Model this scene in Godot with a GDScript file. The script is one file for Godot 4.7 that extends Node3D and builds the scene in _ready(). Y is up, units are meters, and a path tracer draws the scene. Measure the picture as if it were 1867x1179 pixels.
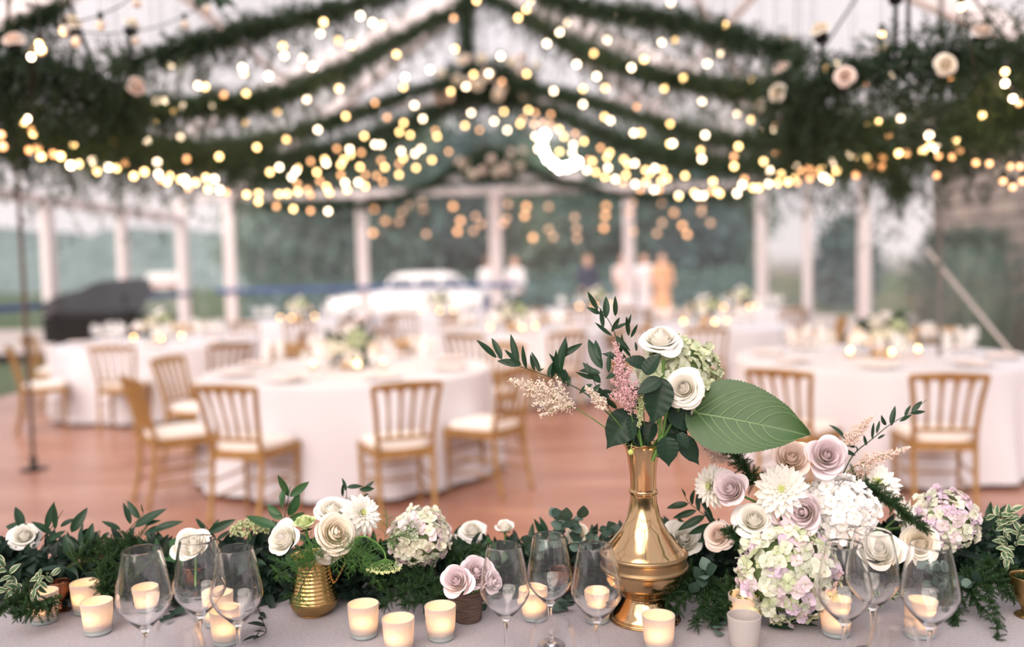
extends Node3D

const FPX := 1650.0
const CAM_Y := 1.47
const TABLE_Y := 0.75
var cam_basis: Basis
var M := {}
var rng := RandomNumberGenerator.new()
var proto := {}


# ---------------------------------------------------------------- geometry helper
class Geo:
	var v := PackedVector3Array()
	var c := PackedColorArray()
	var uv := PackedVector2Array()
	var ix := PackedInt32Array()
	var colored := false
	var col := Color.WHITE

	func add(p: Vector3) -> int:
		v.append(p)
		c.append(col)
		return v.size() - 1

	func tri(a: int, b: int, d: int) -> void:
		ix.append(a)
		ix.append(b)
		ix.append(d)

	# f(u, w) gives a point; colf(u, w) a colour
	func grid(nu: int, nw: int, f: Callable, wrap := false, colf = null) -> void:
		var o := v.size()
		var cols := nu if wrap else nu + 1
		for j in nw + 1:
			for i in cols:
				var a := float(i) / nu
				var b := float(j) / nw
				v.append(f.call(a, b))
				if colf != null:
					c.append(colf.call(a, b))
					colored = true
				else:
					c.append(col)
		for j in nw:
			for i in nu:
				var a := o + j * cols + i
				var b := o + j * cols + (i + 1) % cols
				tri(a, b, a + cols)
				tri(b, b + cols, a + cols)

	func lathe(profile: Array, seg: int) -> void:
		var n := profile.size() - 1
		grid(seg, n, func(a, b):
			var p: Vector2 = profile[int(round(b * n))]
			return Vector3(p.x * cos(a * TAU), p.y, p.x * sin(a * TAU)), true)

	func tube(pts: Array, radii: Array, sides: int) -> void:
		var o := v.size()
		var n := pts.size()
		var t0: Vector3 = (pts[1] - pts[0]).normalized()
		var nn := t0.cross(Vector3.UP if absf(t0.y) < 0.9 else Vector3.RIGHT).normalized()
		for j in n:
			var t: Vector3 = (pts[mini(j + 1, n - 1)] - pts[maxi(j - 1, 0)]).normalized()
			nn = (nn - t * nn.dot(t)).normalized()
			var bb := nn.cross(t)
			var rf := float(j) / (n - 1) * (radii.size() - 1)
			var ri := int(rf)
			var r: float = lerpf(radii[ri], radii[mini(ri + 1, radii.size() - 1)], rf - ri)
			for i in sides:
				var a := TAU * i / sides
				add(pts[j] + (nn * cos(a) + bb * sin(a)) * r)
		for j in n - 1:
			for i in sides:
				var a := o + j * sides + i
				var b := o + j * sides + (i + 1) % sides
				tri(a, b, a + sides)
				tri(b, b + sides, a + sides)
		var s := add(pts[0])
		var e := add(pts[n - 1])
		for i in sides:
			tri(s, o + (i + 1) % sides, o + i)
			tri(e, o + (n - 1) * sides + i, o + (n - 1) * sides + (i + 1) % sides)

	func poly(pts: Array, center: Vector3) -> void:
		var m := Vector3.ZERO
		for p in pts:
			m += p
		m /= pts.size()
		var nr: Vector3 = (pts[2] - pts[0]).cross(pts[1] - pts[0])
		if nr.dot(m - center) < 0:
			pts.reverse()
		var o := v.size()
		for p in pts:
			add(p)
		for i in pts.size() - 2:
			tri(o, o + i + 1, o + i + 2)

	# box with chamfered edges, placed by a transform
	func box(t: Transform3D, s: Vector3, ch := 0.004) -> void:
		var h := s / 2
		ch = minf(ch, minf(h.x, minf(h.y, h.z)) * 0.49)
		var q := func(sx, sy, sz, ax):
			var p := Vector3(sx * h.x, sy * h.y, sz * h.z)
			for k in 3:
				if k != ax:
					p[k] -= signf(p[k]) * ch
			return t * p
		var cc := t.origin
		var S := [-1, 1]
		for s1 in S:
			poly([q.call(s1, -1, -1, 0), q.call(s1, 1, -1, 0), q.call(s1, 1, 1, 0), q.call(s1, -1, 1, 0)], cc)
			poly([q.call(-1, s1, -1, 1), q.call(1, s1, -1, 1), q.call(1, s1, 1, 1), q.call(-1, s1, 1, 1)], cc)
			poly([q.call(-1, -1, s1, 2), q.call(1, -1, s1, 2), q.call(1, 1, s1, 2), q.call(-1, 1, s1, 2)], cc)
			for s2 in S:
				poly([q.call(s1, s2, -1, 0), q.call(s1, s2, 1, 0), q.call(s1, s2, 1, 1), q.call(s1, s2, -1, 1)], cc)
				poly([q.call(s1, -1, s2, 0), q.call(s1, 1, s2, 0), q.call(s1, 1, s2, 2), q.call(s1, -1, s2, 2)], cc)
				poly([q.call(-1, s1, s2, 1), q.call(1, s1, s2, 1), q.call(1, s1, s2, 2), q.call(-1, s1, s2, 2)], cc)
				for s3 in S:
					poly([q.call(s1, s2, s3, 0), q.call(s1, s2, s3, 1), q.call(s1, s2, s3, 2)], cc)

	func beam(a: Vector3, b: Vector3, w: float, h: float, ch := 0.006) -> void:
		var z := (b - a).normalized()
		var x := z.cross(Vector3.UP if absf(z.y) < 0.98 else Vector3.RIGHT).normalized()
		box(Transform3D(Basis(x, z.cross(x), z), (a + b) / 2), Vector3(w, h, a.distance_to(b)), ch)

	func ball(p: Vector3, r: float, su := 8, sw := 5, squash := 1.0) -> void:
		grid(su, sw, func(a, b): return p + Vector3(cos(a * TAU) * sin(b * PI), -cos(b * PI) * squash, sin(a * TAU) * sin(b * PI)) * r, true)

	func append(g: Geo, t: Transform3D) -> void:
		var o := v.size()
		for p in g.v:
			v.append(t * p)
		c.append_array(g.c)
		for i in g.ix:
			ix.append(o + i)
		colored = colored or g.colored

	func mesh() -> ArrayMesh:
		var n := PackedVector3Array()
		n.resize(v.size())
		for k in range(0, ix.size(), 3):
			var a := ix[k]
			var b := ix[k + 1]
			var d := ix[k + 2]
			var nr := (v[d] - v[a]).cross(v[b] - v[a])
			n[a] += nr
			n[b] += nr
			n[d] += nr
		for k in n.size():
			n[k] = n[k].normalized() if n[k].length_squared() > 1e-24 else Vector3.UP
		var arr := []
		arr.resize(Mesh.ARRAY_MAX)
		arr[Mesh.ARRAY_VERTEX] = v
		arr[Mesh.ARRAY_NORMAL] = n
		if colored:
			arr[Mesh.ARRAY_COLOR] = c
		arr[Mesh.ARRAY_INDEX] = ix
		var m := ArrayMesh.new()
		m.add_surface_from_arrays(Mesh.PRIMITIVE_TRIANGLES, arr)
		return m


# ---------------------------------------------------------------- small tools
func spline(pts: Array, per := 4) -> Array:
	var out := []
	var n := pts.size()
	for i in n - 1:
		var p0 = pts[maxi(i - 1, 0)]
		var p1 = pts[i]
		var p2 = pts[i + 1]
		var p3 = pts[mini(i + 2, n - 1)]
		for k in per:
			var t := float(k) / per
			out.append(0.5 * (2.0 * p1 + (p2 - p0) * t + (2.0 * p0 - 5.0 * p1 + 4.0 * p2 - p3) * t * t + (3.0 * p1 - p0 - 3.0 * p2 + p3) * t * t * t))
	out.append(pts[n - 1])
	return out


func at(px: float, py: float, d: float) -> Vector3:
	return Vector3(0, CAM_Y, 0) + cam_basis * (Vector3((px - 933.5) / FPX, -(py - 589.5) / FPX, -1) * d)


func on_level(px: float, py: float, y: float) -> Vector3:
	var r := cam_basis * Vector3((px - 933.5) / FPX, -(py - 589.5) / FPX, -1)
	return Vector3(0, CAM_Y, 0) + r * ((y - CAM_Y) / r.y)


func spot(px: float, d: float) -> Vector3:
	var p := at(px, 640, d)
	return Vector3(p.x, 0, -d)


func rnd(a: float, b: float) -> float:
	return rng.randf_range(a, b)


func rdir() -> Vector3:
	return Vector3(rng.randfn(), rng.randfn(), rng.randfn()).normalized()


# a basis whose y axis is DIR, turned by SPIN round it
func up_basis(dir: Vector3, spin := 0.0) -> Basis:
	var y := dir.normalized()
	var x := y.cross(Vector3(0, 0, 1) if absf(y.z) < 0.9 else Vector3.RIGHT).normalized()
	return Basis(x, y, x.cross(y)).rotated(y, spin)


# a basis whose z axis (the leaf's face) looks to FACE and whose y axis (its length) is DIR
func leaf_basis(dir: Vector3, face: Vector3) -> Basis:
	var y := dir.normalized()
	var x := y.cross(face)
	x = x.normalized() if x.length() > 1e-4 else y.cross(Vector3(0.3, 0.5, 0.8)).normalized()
	return Basis(x, y, x.cross(y))


func mat(called: String, color: Color, rough := 0.6, metal := 0.0, vcol := false) -> StandardMaterial3D:
	var m := StandardMaterial3D.new()
	m.resource_name = called
	m.albedo_color = color
	m.roughness = rough
	m.metallic = metal
	m.vertex_color_use_as_albedo = vcol
	M[called] = m
	return m


func obj(called: String, mesh: Mesh, m: Material, parent: Node = self, t := Transform3D()) -> MeshInstance3D:
	var o := MeshInstance3D.new()
	o.name = called
	o.mesh = mesh
	o.material_override = m
	o.transform = t
	parent.add_child(o, true)
	return o


func tag(o: Node, label: String, category: String, group := "") -> void:
	o.set_meta("label", label)
	o.set_meta("category", category)
	if group:
		o.set_meta("group", group)


func thing(called: String, label: String, category: String, t := Transform3D(), group := "") -> Node3D:
	var o := Node3D.new()
	var n := called
	var k := 1
	while has_node(n):
		n = "%s_%03d" % [called, k]
		k += 1
	o.name = n
	o.transform = t
	add_child(o, true)
	tag(o, label, category, group)
	return o


func copy(o: Node3D, label: String, t: Transform3D, group := "", called := "") -> Node3D:
	var r: Node3D = o.duplicate()
	var base := called if called else str(o.get_meta("base_name", o.name))
	var n := base
	var k := 1
	while has_node(n):
		n = "%s_%03d" % [base, k]
		k += 1
	r.name = n
	add_child(r, true)
	r.transform = t
	r.set_meta("label", label)
	if group:
		r.set_meta("group", group)
	return r


func struct(called: String, mesh: Mesh, m: Material, parent: Node = self, label := "") -> MeshInstance3D:
	var o := obj(called, mesh, m, parent)
	if parent == self:
		o.set_meta("kind", "structure")
		if label:
			tag(o, label, called.split("_")[0])
	return o


func many(called: String, mesh: Mesh, m: Material, xs: Array, parent: Node) -> MultiMeshInstance3D:
	var mm := MultiMesh.new()
	mm.transform_format = MultiMesh.TRANSFORM_3D
	mm.mesh = mesh
	mm.instance_count = xs.size()
	for i in xs.size():
		mm.set_instance_transform(i, xs[i])
	var o := MultiMeshInstance3D.new()
	o.name = called
	o.multimesh = mm
	o.material_override = m
	o.set_meta("kind", "stuff")
	parent.add_child(o, true)
	return o


func omni(called: String, p: Vector3, color: Color, energy: float, size: float, parent: Node = self) -> void:
	var l := OmniLight3D.new()
	l.name = called
	l.position = p
	l.light_color = color
	l.light_energy = energy
	l.light_size = size
	l.omni_range = 12.0
	l.omni_attenuation = 2.0
	l.shadow_enabled = true
	parent.add_child(l, true)


func T(b: Basis, p: Vector3) -> Transform3D:
	return Transform3D(b, p)


func noise_tex(freq: float, size := 256, as_normal := false, ramp: Array = [], kind := FastNoiseLite.TYPE_SIMPLEX_SMOOTH, strength := 4.0) -> NoiseTexture2D:
	var n := FastNoiseLite.new()
	n.seed = 7
	n.noise_type = kind
	n.frequency = freq
	n.fractal_octaves = 4
	var t := NoiseTexture2D.new()
	t.width = size
	t.height = size
	t.seamless = true
	t.noise = n
	t.as_normal_map = as_normal
	t.bump_strength = strength
	if ramp.size():
		var g := Gradient.new()
		g.set_color(0, ramp[0])
		g.set_color(1, ramp[1])
		t.color_ramp = g
	return t


func weave_tex() -> ImageTexture:
	var s := 256
	var im := Image.create(s, s, false, Image.FORMAT_RGB8)
	var r := RandomNumberGenerator.new()
	r.seed = 3
	var warp := []
	var weft := []
	for i in s:
		warp.append(r.randf_range(0.6, 1.0))
		weft.append(r.randf_range(0.6, 1.0))
	for y in s:
		for x in s:
			var over := ((x / 4) + (y / 4)) % 2 == 0
			var p: float = sin((x % 4 + 0.5) / 4.0 * PI) if over else sin((y % 4 + 0.5) / 4.0 * PI)
			var h: float = p * (warp[x / 4] if over else weft[y / 4])
			im.set_pixel(x, y, Color(h, h, h))
	return ImageTexture.create_from_image(im)


func make_materials() -> void:
	var green := [["ruscus_leaf", Color8(33, 62, 41), 0.4], ["ruscus_leaf_light", Color8(54, 90, 54), 0.4], ["rose_leaf", Color8(27, 54, 38), 0.42], ["eucalyptus_leaf", Color8(92, 114, 106), 0.6], ["fern_green", Color8(38, 66, 36), 0.65], ["dill_green", Color8(78, 124, 60), 0.55], ["garland_green", Color8(36, 56, 42), 0.65], ["dark_filler", Color8(22, 42, 32), 0.5], ["grey_filler", Color8(44, 66, 56), 0.55]]
	for g in green:
		var m := mat(g[0], g[1], g[2], 0.0, true)
		m.backlight_enabled = true
		m.backlight = Color(0.22, 0.28, 0.1)
		m.metallic_specular = 0.4
	mat("stem_green", Color8(96, 140, 66), 0.5)
	mat("stem_dark", Color8(52, 70, 46), 0.6)
	mat("big_leaf", Color8(64, 92, 58), 0.5).backlight_enabled = true
	M["big_leaf"].backlight = Color(0.25, 0.35, 0.15)
	mat("leaf_vein", Color8(122, 154, 108), 0.5)
	var vl := mat("variegated_leaf", Color.WHITE, 0.5, 0.0, true)
	vl.backlight_enabled = true
	vl.backlight = Color(0.2, 0.25, 0.15)
	var petals := [["white_petal", Color8(253, 251, 246)], ["cream_petal", Color8(252, 244, 230)], ["blush_petal", Color8(250, 234, 226)], ["lilac_petal", Color8(243, 230, 236)], ["floret_white", Color8(252, 250, 250)], ["floret_green", Color8(206, 216, 180)], ["floret_cream", Color8(240, 239, 222)], ["floret_pale_green", Color8(219, 224, 205)], ["floret_lilac", Color8(224, 204, 224)], ["floret_pink", Color8(238, 222, 228)], ["dahlia_white", Color8(250, 248, 242)]]
	for p in petals:
		var m := mat(p[0], p[1], 0.65, 0.0, true)
		m.backlight_enabled = true
		m.backlight = Color(0.62, 0.62, 0.6)
	mat("flower_heart_green", Color8(186, 196, 110), 0.7)
	mat("plume_white", Color8(246, 228, 212), 0.8).backlight_enabled = true
	M["plume_white"].backlight = Color(0.4, 0.38, 0.35)
	mat("plume_pink", Color8(234, 190, 194), 0.8).backlight_enabled = true
	M["plume_pink"].backlight = Color(0.4, 0.32, 0.33)
	mat("plume_green", Color8(176, 186, 140), 0.8)
	mat("plume_blush", Color8(240, 214, 202), 0.8)
	mat("green_white_bud", Color8(214, 226, 170), 0.6)
	# metals and glass
	var b := mat("brass", Color8(200, 168, 126), 0.13, 1.0)
	b.roughness_texture = noise_tex(0.02, 256, false, [Color(0.5, 0.5, 0.5), Color(1, 1, 1)])
	b.roughness = 0.17
	b.uv1_triplanar = true
	b.uv1_scale = Vector3(6, 6, 6)
	mat("brass_worn", Color8(158, 134, 102), 0.4, 1.0)
	mat("gold", Color8(222, 184, 122), 0.12, 1.0)
	mat("gold_matt", Color8(178, 146, 98), 0.38, 1.0)
	mat("copper", Color8(150, 104, 82), 0.35, 1.0)
	M["copper"].normal_enabled = true
	M["copper"].normal_texture = noise_tex(0.03, 256, true, [], FastNoiseLite.TYPE_CELLULAR)
	M["copper"].uv1_triplanar = true
	M["copper"].uv1_scale = Vector3(10, 10, 10)
	var g := mat("clear_glass", Color(1, 1, 1, 0), 0.0)
	g.transparency = BaseMaterial3D.TRANSPARENCY_ALPHA
	g.refraction_enabled = true
	g.refraction_scale = 0.05
	g.metallic_specular = 0.42
	var tg := mat("thin_glass", Color(1, 1, 1, 0.3), 0.04)  # white share of the colour stands in for highlights and refraction
	tg.transparency = BaseMaterial3D.TRANSPARENCY_ALPHA
	var fr := mat("frosted_glass", Color8(194, 187, 184), 0.6)
	fr.backlight_enabled = true
	fr.backlight = Color(0.8, 0.78, 0.76)
	var fb := mat("frosted_base", Color(0.86, 0.9, 0.9, 0.35), 0.4)
	fb.transparency = BaseMaterial3D.TRANSPARENCY_ALPHA
	fb.refraction_enabled = true
	fb.refraction_scale = 0.05
	mat("wax", Color8(250, 244, 232), 0.5).backlight_enabled = true
	M["wax"].backlight = Color(0.6, 0.55, 0.45)
	var fl := mat("flame", Color8(255, 210, 140), 0.5)
	fl.emission_enabled = true
	fl.emission = Color8(255, 196, 120)
	fl.emission_energy_multiplier = 14.0
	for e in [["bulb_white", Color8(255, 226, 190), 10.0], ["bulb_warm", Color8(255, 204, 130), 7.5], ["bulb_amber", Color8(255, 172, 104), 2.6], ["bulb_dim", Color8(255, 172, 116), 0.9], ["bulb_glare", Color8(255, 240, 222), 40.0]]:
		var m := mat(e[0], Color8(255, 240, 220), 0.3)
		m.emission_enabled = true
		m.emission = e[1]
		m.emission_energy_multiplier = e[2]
	mat("bulb_off", Color8(240, 225, 210), 0.2)
	mat("cable", Color8(30, 32, 32), 0.6)
	mat("grey_metal", Color8(120, 116, 116), 0.5, 0.3)
	mat("black_metal", Color8(24, 28, 30), 0.4, 0.6)
	# cloth
	var weave := weave_tex()
	var l := mat("linen", Color8(180, 174, 179), 0.95)
	l.heightmap_enabled = true
	l.heightmap_texture = weave
	l.heightmap_scale = 0.05
	l.uv1_triplanar = true
	l.uv1_world_triplanar = true
	l.uv1_scale = Vector3(9, 9, 9)
	l.albedo_texture = noise_tex(0.05, 256, false, [Color(0.9, 0.9, 0.9), Color(1, 1, 1)])
	mat("white_cloth", Color8(222, 220, 226), 0.95)
	mat("cushion", Color8(246, 238, 232), 0.9)
	mat("china", Color8(246, 243, 242), 0.25)
	mat("napkin", Color8(236, 222, 218), 0.95)
	var cg := mat("chair_gold", Color8(186, 146, 92), 0.42, 0.35)
	cg.albedo_texture = noise_tex(0.03, 256, false, [Color(0.82, 0.8, 0.78), Color(1, 1, 1)])
	cg.uv1_triplanar = true
	# tent and outdoors
	for k in 3:
		var w := mat("floor_board_%d" % k, [Color8(190, 138, 116), Color8(182, 129, 108), Color8(197, 147, 127)][k], 0.3)
		w.albedo_texture = noise_tex(0.012, 256, false, [Color(0.82, 0.8, 0.8), Color(1, 1, 1)])
		w.uv1_triplanar = true
		w.uv1_scale = Vector3(0.35, 3, 3)
	mat("under_floor", Color8(90, 56, 44), 0.8)
	mat("tent_white", Color8(232, 224, 226), 0.45)
	var vn := mat("vinyl", Color(0.97, 0.97, 1.0, 0.04), 0.12)
	vn.transparency = BaseMaterial3D.TRANSPARENCY_ALPHA
	vn.normal_enabled = true
	vn.normal_texture = noise_tex(0.02, 256, true, [], FastNoiseLite.TYPE_SIMPLEX_SMOOTH, 2.0)
	vn.uv1_triplanar = true
	vn.uv1_world_triplanar = true
	vn.uv1_scale = Vector3(1.2, 0.1, 1.2)
	mat("blue_band", Color8(72, 96, 150), 0.5)
	var gr := mat("lawn", Color8(74, 100, 58), 0.95)
	gr.albedo_texture = noise_tex(0.03, 256, false, [Color(0.7, 0.7, 0.7), Color(1, 1, 1)])
	gr.uv1_triplanar = true
	gr.uv1_world_triplanar = true
	gr.uv1_scale = Vector3(0.2, 0.2, 0.2)
	mat("gravel", Color8(186, 174, 168), 0.95)
	mat("shrub_green", Color8(40, 74, 58), 0.6)
	mat("hydrangea_core", Color8(108, 130, 84), 0.8)
	var hl := mat("hill", Color8(136, 154, 152), 1.0)  # distance haze is put into this pale bluish colour
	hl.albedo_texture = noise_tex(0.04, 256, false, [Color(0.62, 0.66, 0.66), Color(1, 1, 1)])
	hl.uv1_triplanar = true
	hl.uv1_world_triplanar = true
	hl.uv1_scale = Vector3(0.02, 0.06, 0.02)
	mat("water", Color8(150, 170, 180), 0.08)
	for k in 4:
		var m := mat("tree_leaf_%d" % k, [Color8(84, 112, 106), Color8(110, 136, 120), Color8(78, 104, 108), Color8(132, 152, 132)][k], 0.75)  # lightened and blued, the haze of the vinyl wall is in the colour
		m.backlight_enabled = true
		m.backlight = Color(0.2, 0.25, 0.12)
	mat("bark", Color8(92, 80, 70), 0.9)
	for k in 3:
		mat("stone_%d" % k, [Color8(168, 154, 146), Color8(150, 140, 134), Color8(182, 168, 158)][k], 0.9)
	mat("mortar", Color8(150, 140, 130), 0.95)
	mat("piano_black", Color8(10, 12, 14), 0.35)
	mat("ivory", Color8(240, 236, 226), 0.3)
	mat("car_white", Color8(240, 238, 238), 0.2).clearcoat_enabled = true
	mat("car_glass", Color8(52, 64, 76), 0.08)
	mat("chrome", Color8(200, 200, 205), 0.15, 1.0)
	mat("tyre", Color8(26, 26, 28), 0.8)
	mat("skin", Color8(222, 176, 152), 0.6)
	mat("hair", Color8(96, 74, 58), 0.7)
	for e in [["suit_navy", Color8(44, 54, 78)], ["shirt_white", Color8(232, 230, 234)], ["dress_pink", Color8(236, 212, 208)], ["dress_peach", Color8(226, 170, 130)], ["trousers_grey", Color8(96, 104, 116)], ["trousers_blue", Color8(70, 84, 120)]]:
		mat(e[0], e[1], 0.85)
	var wd := mat("weathered_wood", Color8(120, 102, 92), 0.85)
	wd.albedo_texture = noise_tex(0.02, 256, false, [Color(0.55, 0.5, 0.48), Color(1, 1, 1)])
	wd.uv1_triplanar = true
	wd.uv1_scale = Vector3(4, 40, 4)


# ---------------------------------------------------------------- leaves
# a leaf along +y from its base at the origin, facing +z
func leaf_geo(len: float, wid: float, curl := 0.2, fold := 0.25, shape := 0.8, rows := 8, cream := false) -> Geo:
	var g := Geo.new()
	var colf = null
	if cream:
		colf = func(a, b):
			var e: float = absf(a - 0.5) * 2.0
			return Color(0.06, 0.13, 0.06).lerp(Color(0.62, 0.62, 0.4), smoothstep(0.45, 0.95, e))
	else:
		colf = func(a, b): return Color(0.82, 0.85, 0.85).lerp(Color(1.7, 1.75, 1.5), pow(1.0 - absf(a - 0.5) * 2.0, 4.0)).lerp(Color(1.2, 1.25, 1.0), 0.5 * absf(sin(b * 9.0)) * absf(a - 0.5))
	g.grid(8, rows, func(a, b):
		var x: float = a * 2.0 - 1.0
		var w: float = pow(sin(PI * pow(b, shape)), 0.85) * wid * 0.5 + (1.0 - b) * len * 0.008
		var ang: float = curl * b
		var y: float = len * (sin(ang) / curl if absf(curl) > 0.01 else b)
		var z: float = -len * ((1.0 - cos(ang)) / curl if absf(curl) > 0.01 else 0.0)
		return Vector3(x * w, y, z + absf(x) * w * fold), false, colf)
	return g


func leaf_mesh(key: String, len: float, wid: float, curl := 0.2, fold := 0.25, shape := 0.8, cream := false) -> ArrayMesh:
	if not proto.has(key):
		proto[key] = leaf_geo(len, wid, curl, fold, shape, 8, cream).mesh()
	return proto[key]


# rose leaf with a toothed edge and a midrib
func rose_leaf_mesh(k: int) -> ArrayMesh:
	var key := "rose_leaf_%d" % k
	if not proto.has(key):
		var g := Geo.new()
		var curl: float = [0.5, 0.2, 0.8][k]
		g.grid(12, 44, func(a, b):
			var x: float = a * 2.0 - 1.0
			var w: float = pow(sin(PI * pow(b, 0.70)), 0.8) * 0.27 * (1.0 - 0.5 * smoothstep(0.7, 1.0, b)) + 0.006
			if absf(x) > 0.99:
				w *= 1.0 + 0.06 * (fmod(b * 22.0, 1.0) - 0.5)
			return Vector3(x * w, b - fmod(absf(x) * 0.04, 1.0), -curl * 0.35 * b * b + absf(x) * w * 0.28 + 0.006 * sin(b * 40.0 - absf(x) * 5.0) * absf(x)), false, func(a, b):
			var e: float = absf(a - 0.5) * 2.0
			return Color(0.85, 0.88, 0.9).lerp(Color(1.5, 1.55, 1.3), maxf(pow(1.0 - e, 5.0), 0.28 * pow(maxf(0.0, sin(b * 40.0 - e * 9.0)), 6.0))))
		g.col = Color(1.4, 1.5, 1.2)
		g.tube([Vector3(0, 0, 0.0), Vector3(0, 0.5, -curl * 0.0875 - 0.004), Vector3(0, 0.97, -curl * 0.33)], [0.014, 0.009, 0.003], 5)
		proto[key] = g.mesh()
	return proto[key]


# one leaf between two points in the scene
func put_leaf(parent: Node, key_mesh: Mesh, m: Material, base: Vector3, tip: Vector3, face: Vector3, unit := true, wide := 1.0, called := "leaf") -> void:
	var b := leaf_basis(tip - base, face)
	var l := base.distance_to(tip) if unit else 1.0
	obj(called, key_mesh, m, parent, T(b * Basis.from_scale(Vector3(l * wide, l, l)), base))


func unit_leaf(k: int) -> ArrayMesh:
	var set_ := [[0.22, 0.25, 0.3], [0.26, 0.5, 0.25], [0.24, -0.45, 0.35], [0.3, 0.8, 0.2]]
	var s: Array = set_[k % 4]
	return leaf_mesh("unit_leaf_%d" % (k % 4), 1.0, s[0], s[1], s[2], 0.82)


# a curved stem with leaves on alternate sides. POINTS are scene points
func leafy_spray(parent: Node, points: Array, n: int, len0: float, len1: float, m: Material, stem_r := 0.0011, splay := 0.9, stem_called := "stem", wide := 1.0) -> void:
	var pts := spline(points, 6)
	var sg := Geo.new()
	var radii := []
	for i in pts.size():
		radii.append(lerpf(stem_r, stem_r * 0.35, float(i) / pts.size()))
	sg.tube(pts, radii, 5)
	obj(stem_called, sg.mesh(), M.stem_dark if stem_r < 0.002 else M.stem_green, parent)
	var cam := Vector3(0, CAM_Y, 0)
	for k in n:
		var f := (k + 0.6) / n
		var i := mini(int(f * (pts.size() - 1)), pts.size() - 2)
		var p: Vector3 = pts[i].lerp(pts[i + 1], f * (pts.size() - 1) - i)
		var t: Vector3 = (pts[i + 1] - pts[i]).normalized()
		var face := ((cam - p).normalized() + rdir() * 0.55 + Vector3.UP * 0.25).normalized()
		var side := t.cross(face).normalized() * (1.0 if k % 2 == 0 else -1.0)
		var d := (t * rnd(0.5, 1.0) + side * splay * rnd(0.5, 1.1) + rdir() * 0.25).normalized()
		if k == n - 1:
			d = (t + rdir() * 0.2).normalized()
		var l := lerpf(len0, len1, f) * rnd(0.85, 1.15)
		put_leaf(parent, unit_leaf(rng.randi() % 4), m, p, p + d * l, face, true, wide)


# ---------------------------------------------------------------- roses
func rose_meshes(v: int) -> Array:
	var key := "rose_%d" % v
	if proto.has(key):
		return proto[key]
	var r := RandomNumberGenerator.new()
	r.seed = 50 + v
	var n: int = [34, 19, 28][v]
	var heart := Geo.new()
	var outer := []
	# v: 0 open, 1 half open (higher, tighter), 2 blown garden rose
	var height: float = [1.0, 1.3, 0.9][v]
	for i in n:
		var t := float(i + 1) / n
		var ang0 := i * 2.39996 + r.randf_range(-0.15, 0.15)
		var inner := clampf(1.0 - t / 0.45, 0.0, 1.0)
		var rt: float = 0.07 + 0.80 * pow(t, [0.85, 1.05, 0.82][v])
		var rb := 0.02 + 0.22 * t
		var ht: float = height * (1.0 - [0.55, 0.3, 0.45][v] * pow(t, [1.5, 2.2, 1.8][v])) * r.randf_range(0.94, 1.06)
		var half := lerpf(2.3, [0.95, 0.95, 0.85][v], pow(t, 0.6))
		var flop: float = r.randf_range([0.75, 0.6, 0.6][v], [1.2, 1.5, 1.4][v])
		var lip: float = lerpf(0.0, [0.3, 0.22, 0.24][v], smoothstep(0.12, 0.9, t))
		var ph := r.randf() * 6.0
		var dent := r.randf_range(0.02, 0.07)
		var off := r.randf_range(-0.06, 0.06) * t
		var g := Geo.new()
		var nu := 12
		g.grid(nu, 9, func(a, b):
			var x: float = a * 2.0 - 1.0
			var hv: float = b * (1.0 - 0.42 * pow(absf(x), 2.4) * (0.3 + 0.7 * t) - dent * (0.5 + 0.5 * sin(x * 4.0 + ph)) * b)
			var an: float = ang0 + x * half * (0.35 + 0.65 * sin(minf(hv * 1.25, 1.0) * PI * 0.5))
			var rr := lerpf(rb, rt, pow(sin(hv * PI * 0.5), 1.1)) + off * hv
			rr += 0.10 * sin(hv * PI) * t
			rr *= 1.0 - inner * 0.75 * hv * hv
			rr += 0.07 * x * t
			var y: float = ht * hv + 0.1 * inner * hv
			var k := maxf(0.0, hv - 0.6) / 0.4
			rr += flop * lip * k * k * ((0.8 + 0.45 * x * x) if v != 1 else (1.35 - 0.75 * x * x))
			y -= flop * lip * 0.75 * k * k * k * (0.85 + 0.9 * x * x) * (0.5 + t)
			rr += 0.022 * sin(x * 5.0 + ph) * hv * t
			return Vector3(rr * cos(an), y, rr * sin(an)), false, func(a, b):
			var e := pow(b, 1.2)
			return Color(0.88, 0.9, 0.7).lerp(Color(1, 1, 1), clampf(e * 1.7, 0, 1)).lerp(Color(1.0, 0.95, 0.87), 0.3 * (1.0 - t)))
		if i < [13, 6, 11][v]:
			heart.append(g, Transform3D())
		else:
			outer.append(g.mesh())
	heart.col = Color(1, 0.96, 0.88)
	heart.ball(Vector3(0, height * 0.78, 0), 0.09, 8, 6, 2.4)
	var green := Geo.new()
	green.grid(10, 4, func(a, b): return Vector3(cos(a * TAU) * 0.36 * b * (1.0 - 0.15 * b), -0.14 + 0.16 * b * b, sin(a * TAU) * 0.36 * b * (1.0 - 0.15 * b)), true)
	for k in 5:
		var lf := leaf_geo(0.75, 0.2, 1.0, 0.2, 0.5, 5)
		green.append(lf, T(up_basis(Vector3(cos(k * TAU / 5), -0.05, sin(k * TAU / 5))), Vector3(0, -0.1, 0)))
	proto[key] = [heart.mesh(), outer, green.mesh()]
	return proto[key]


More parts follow.
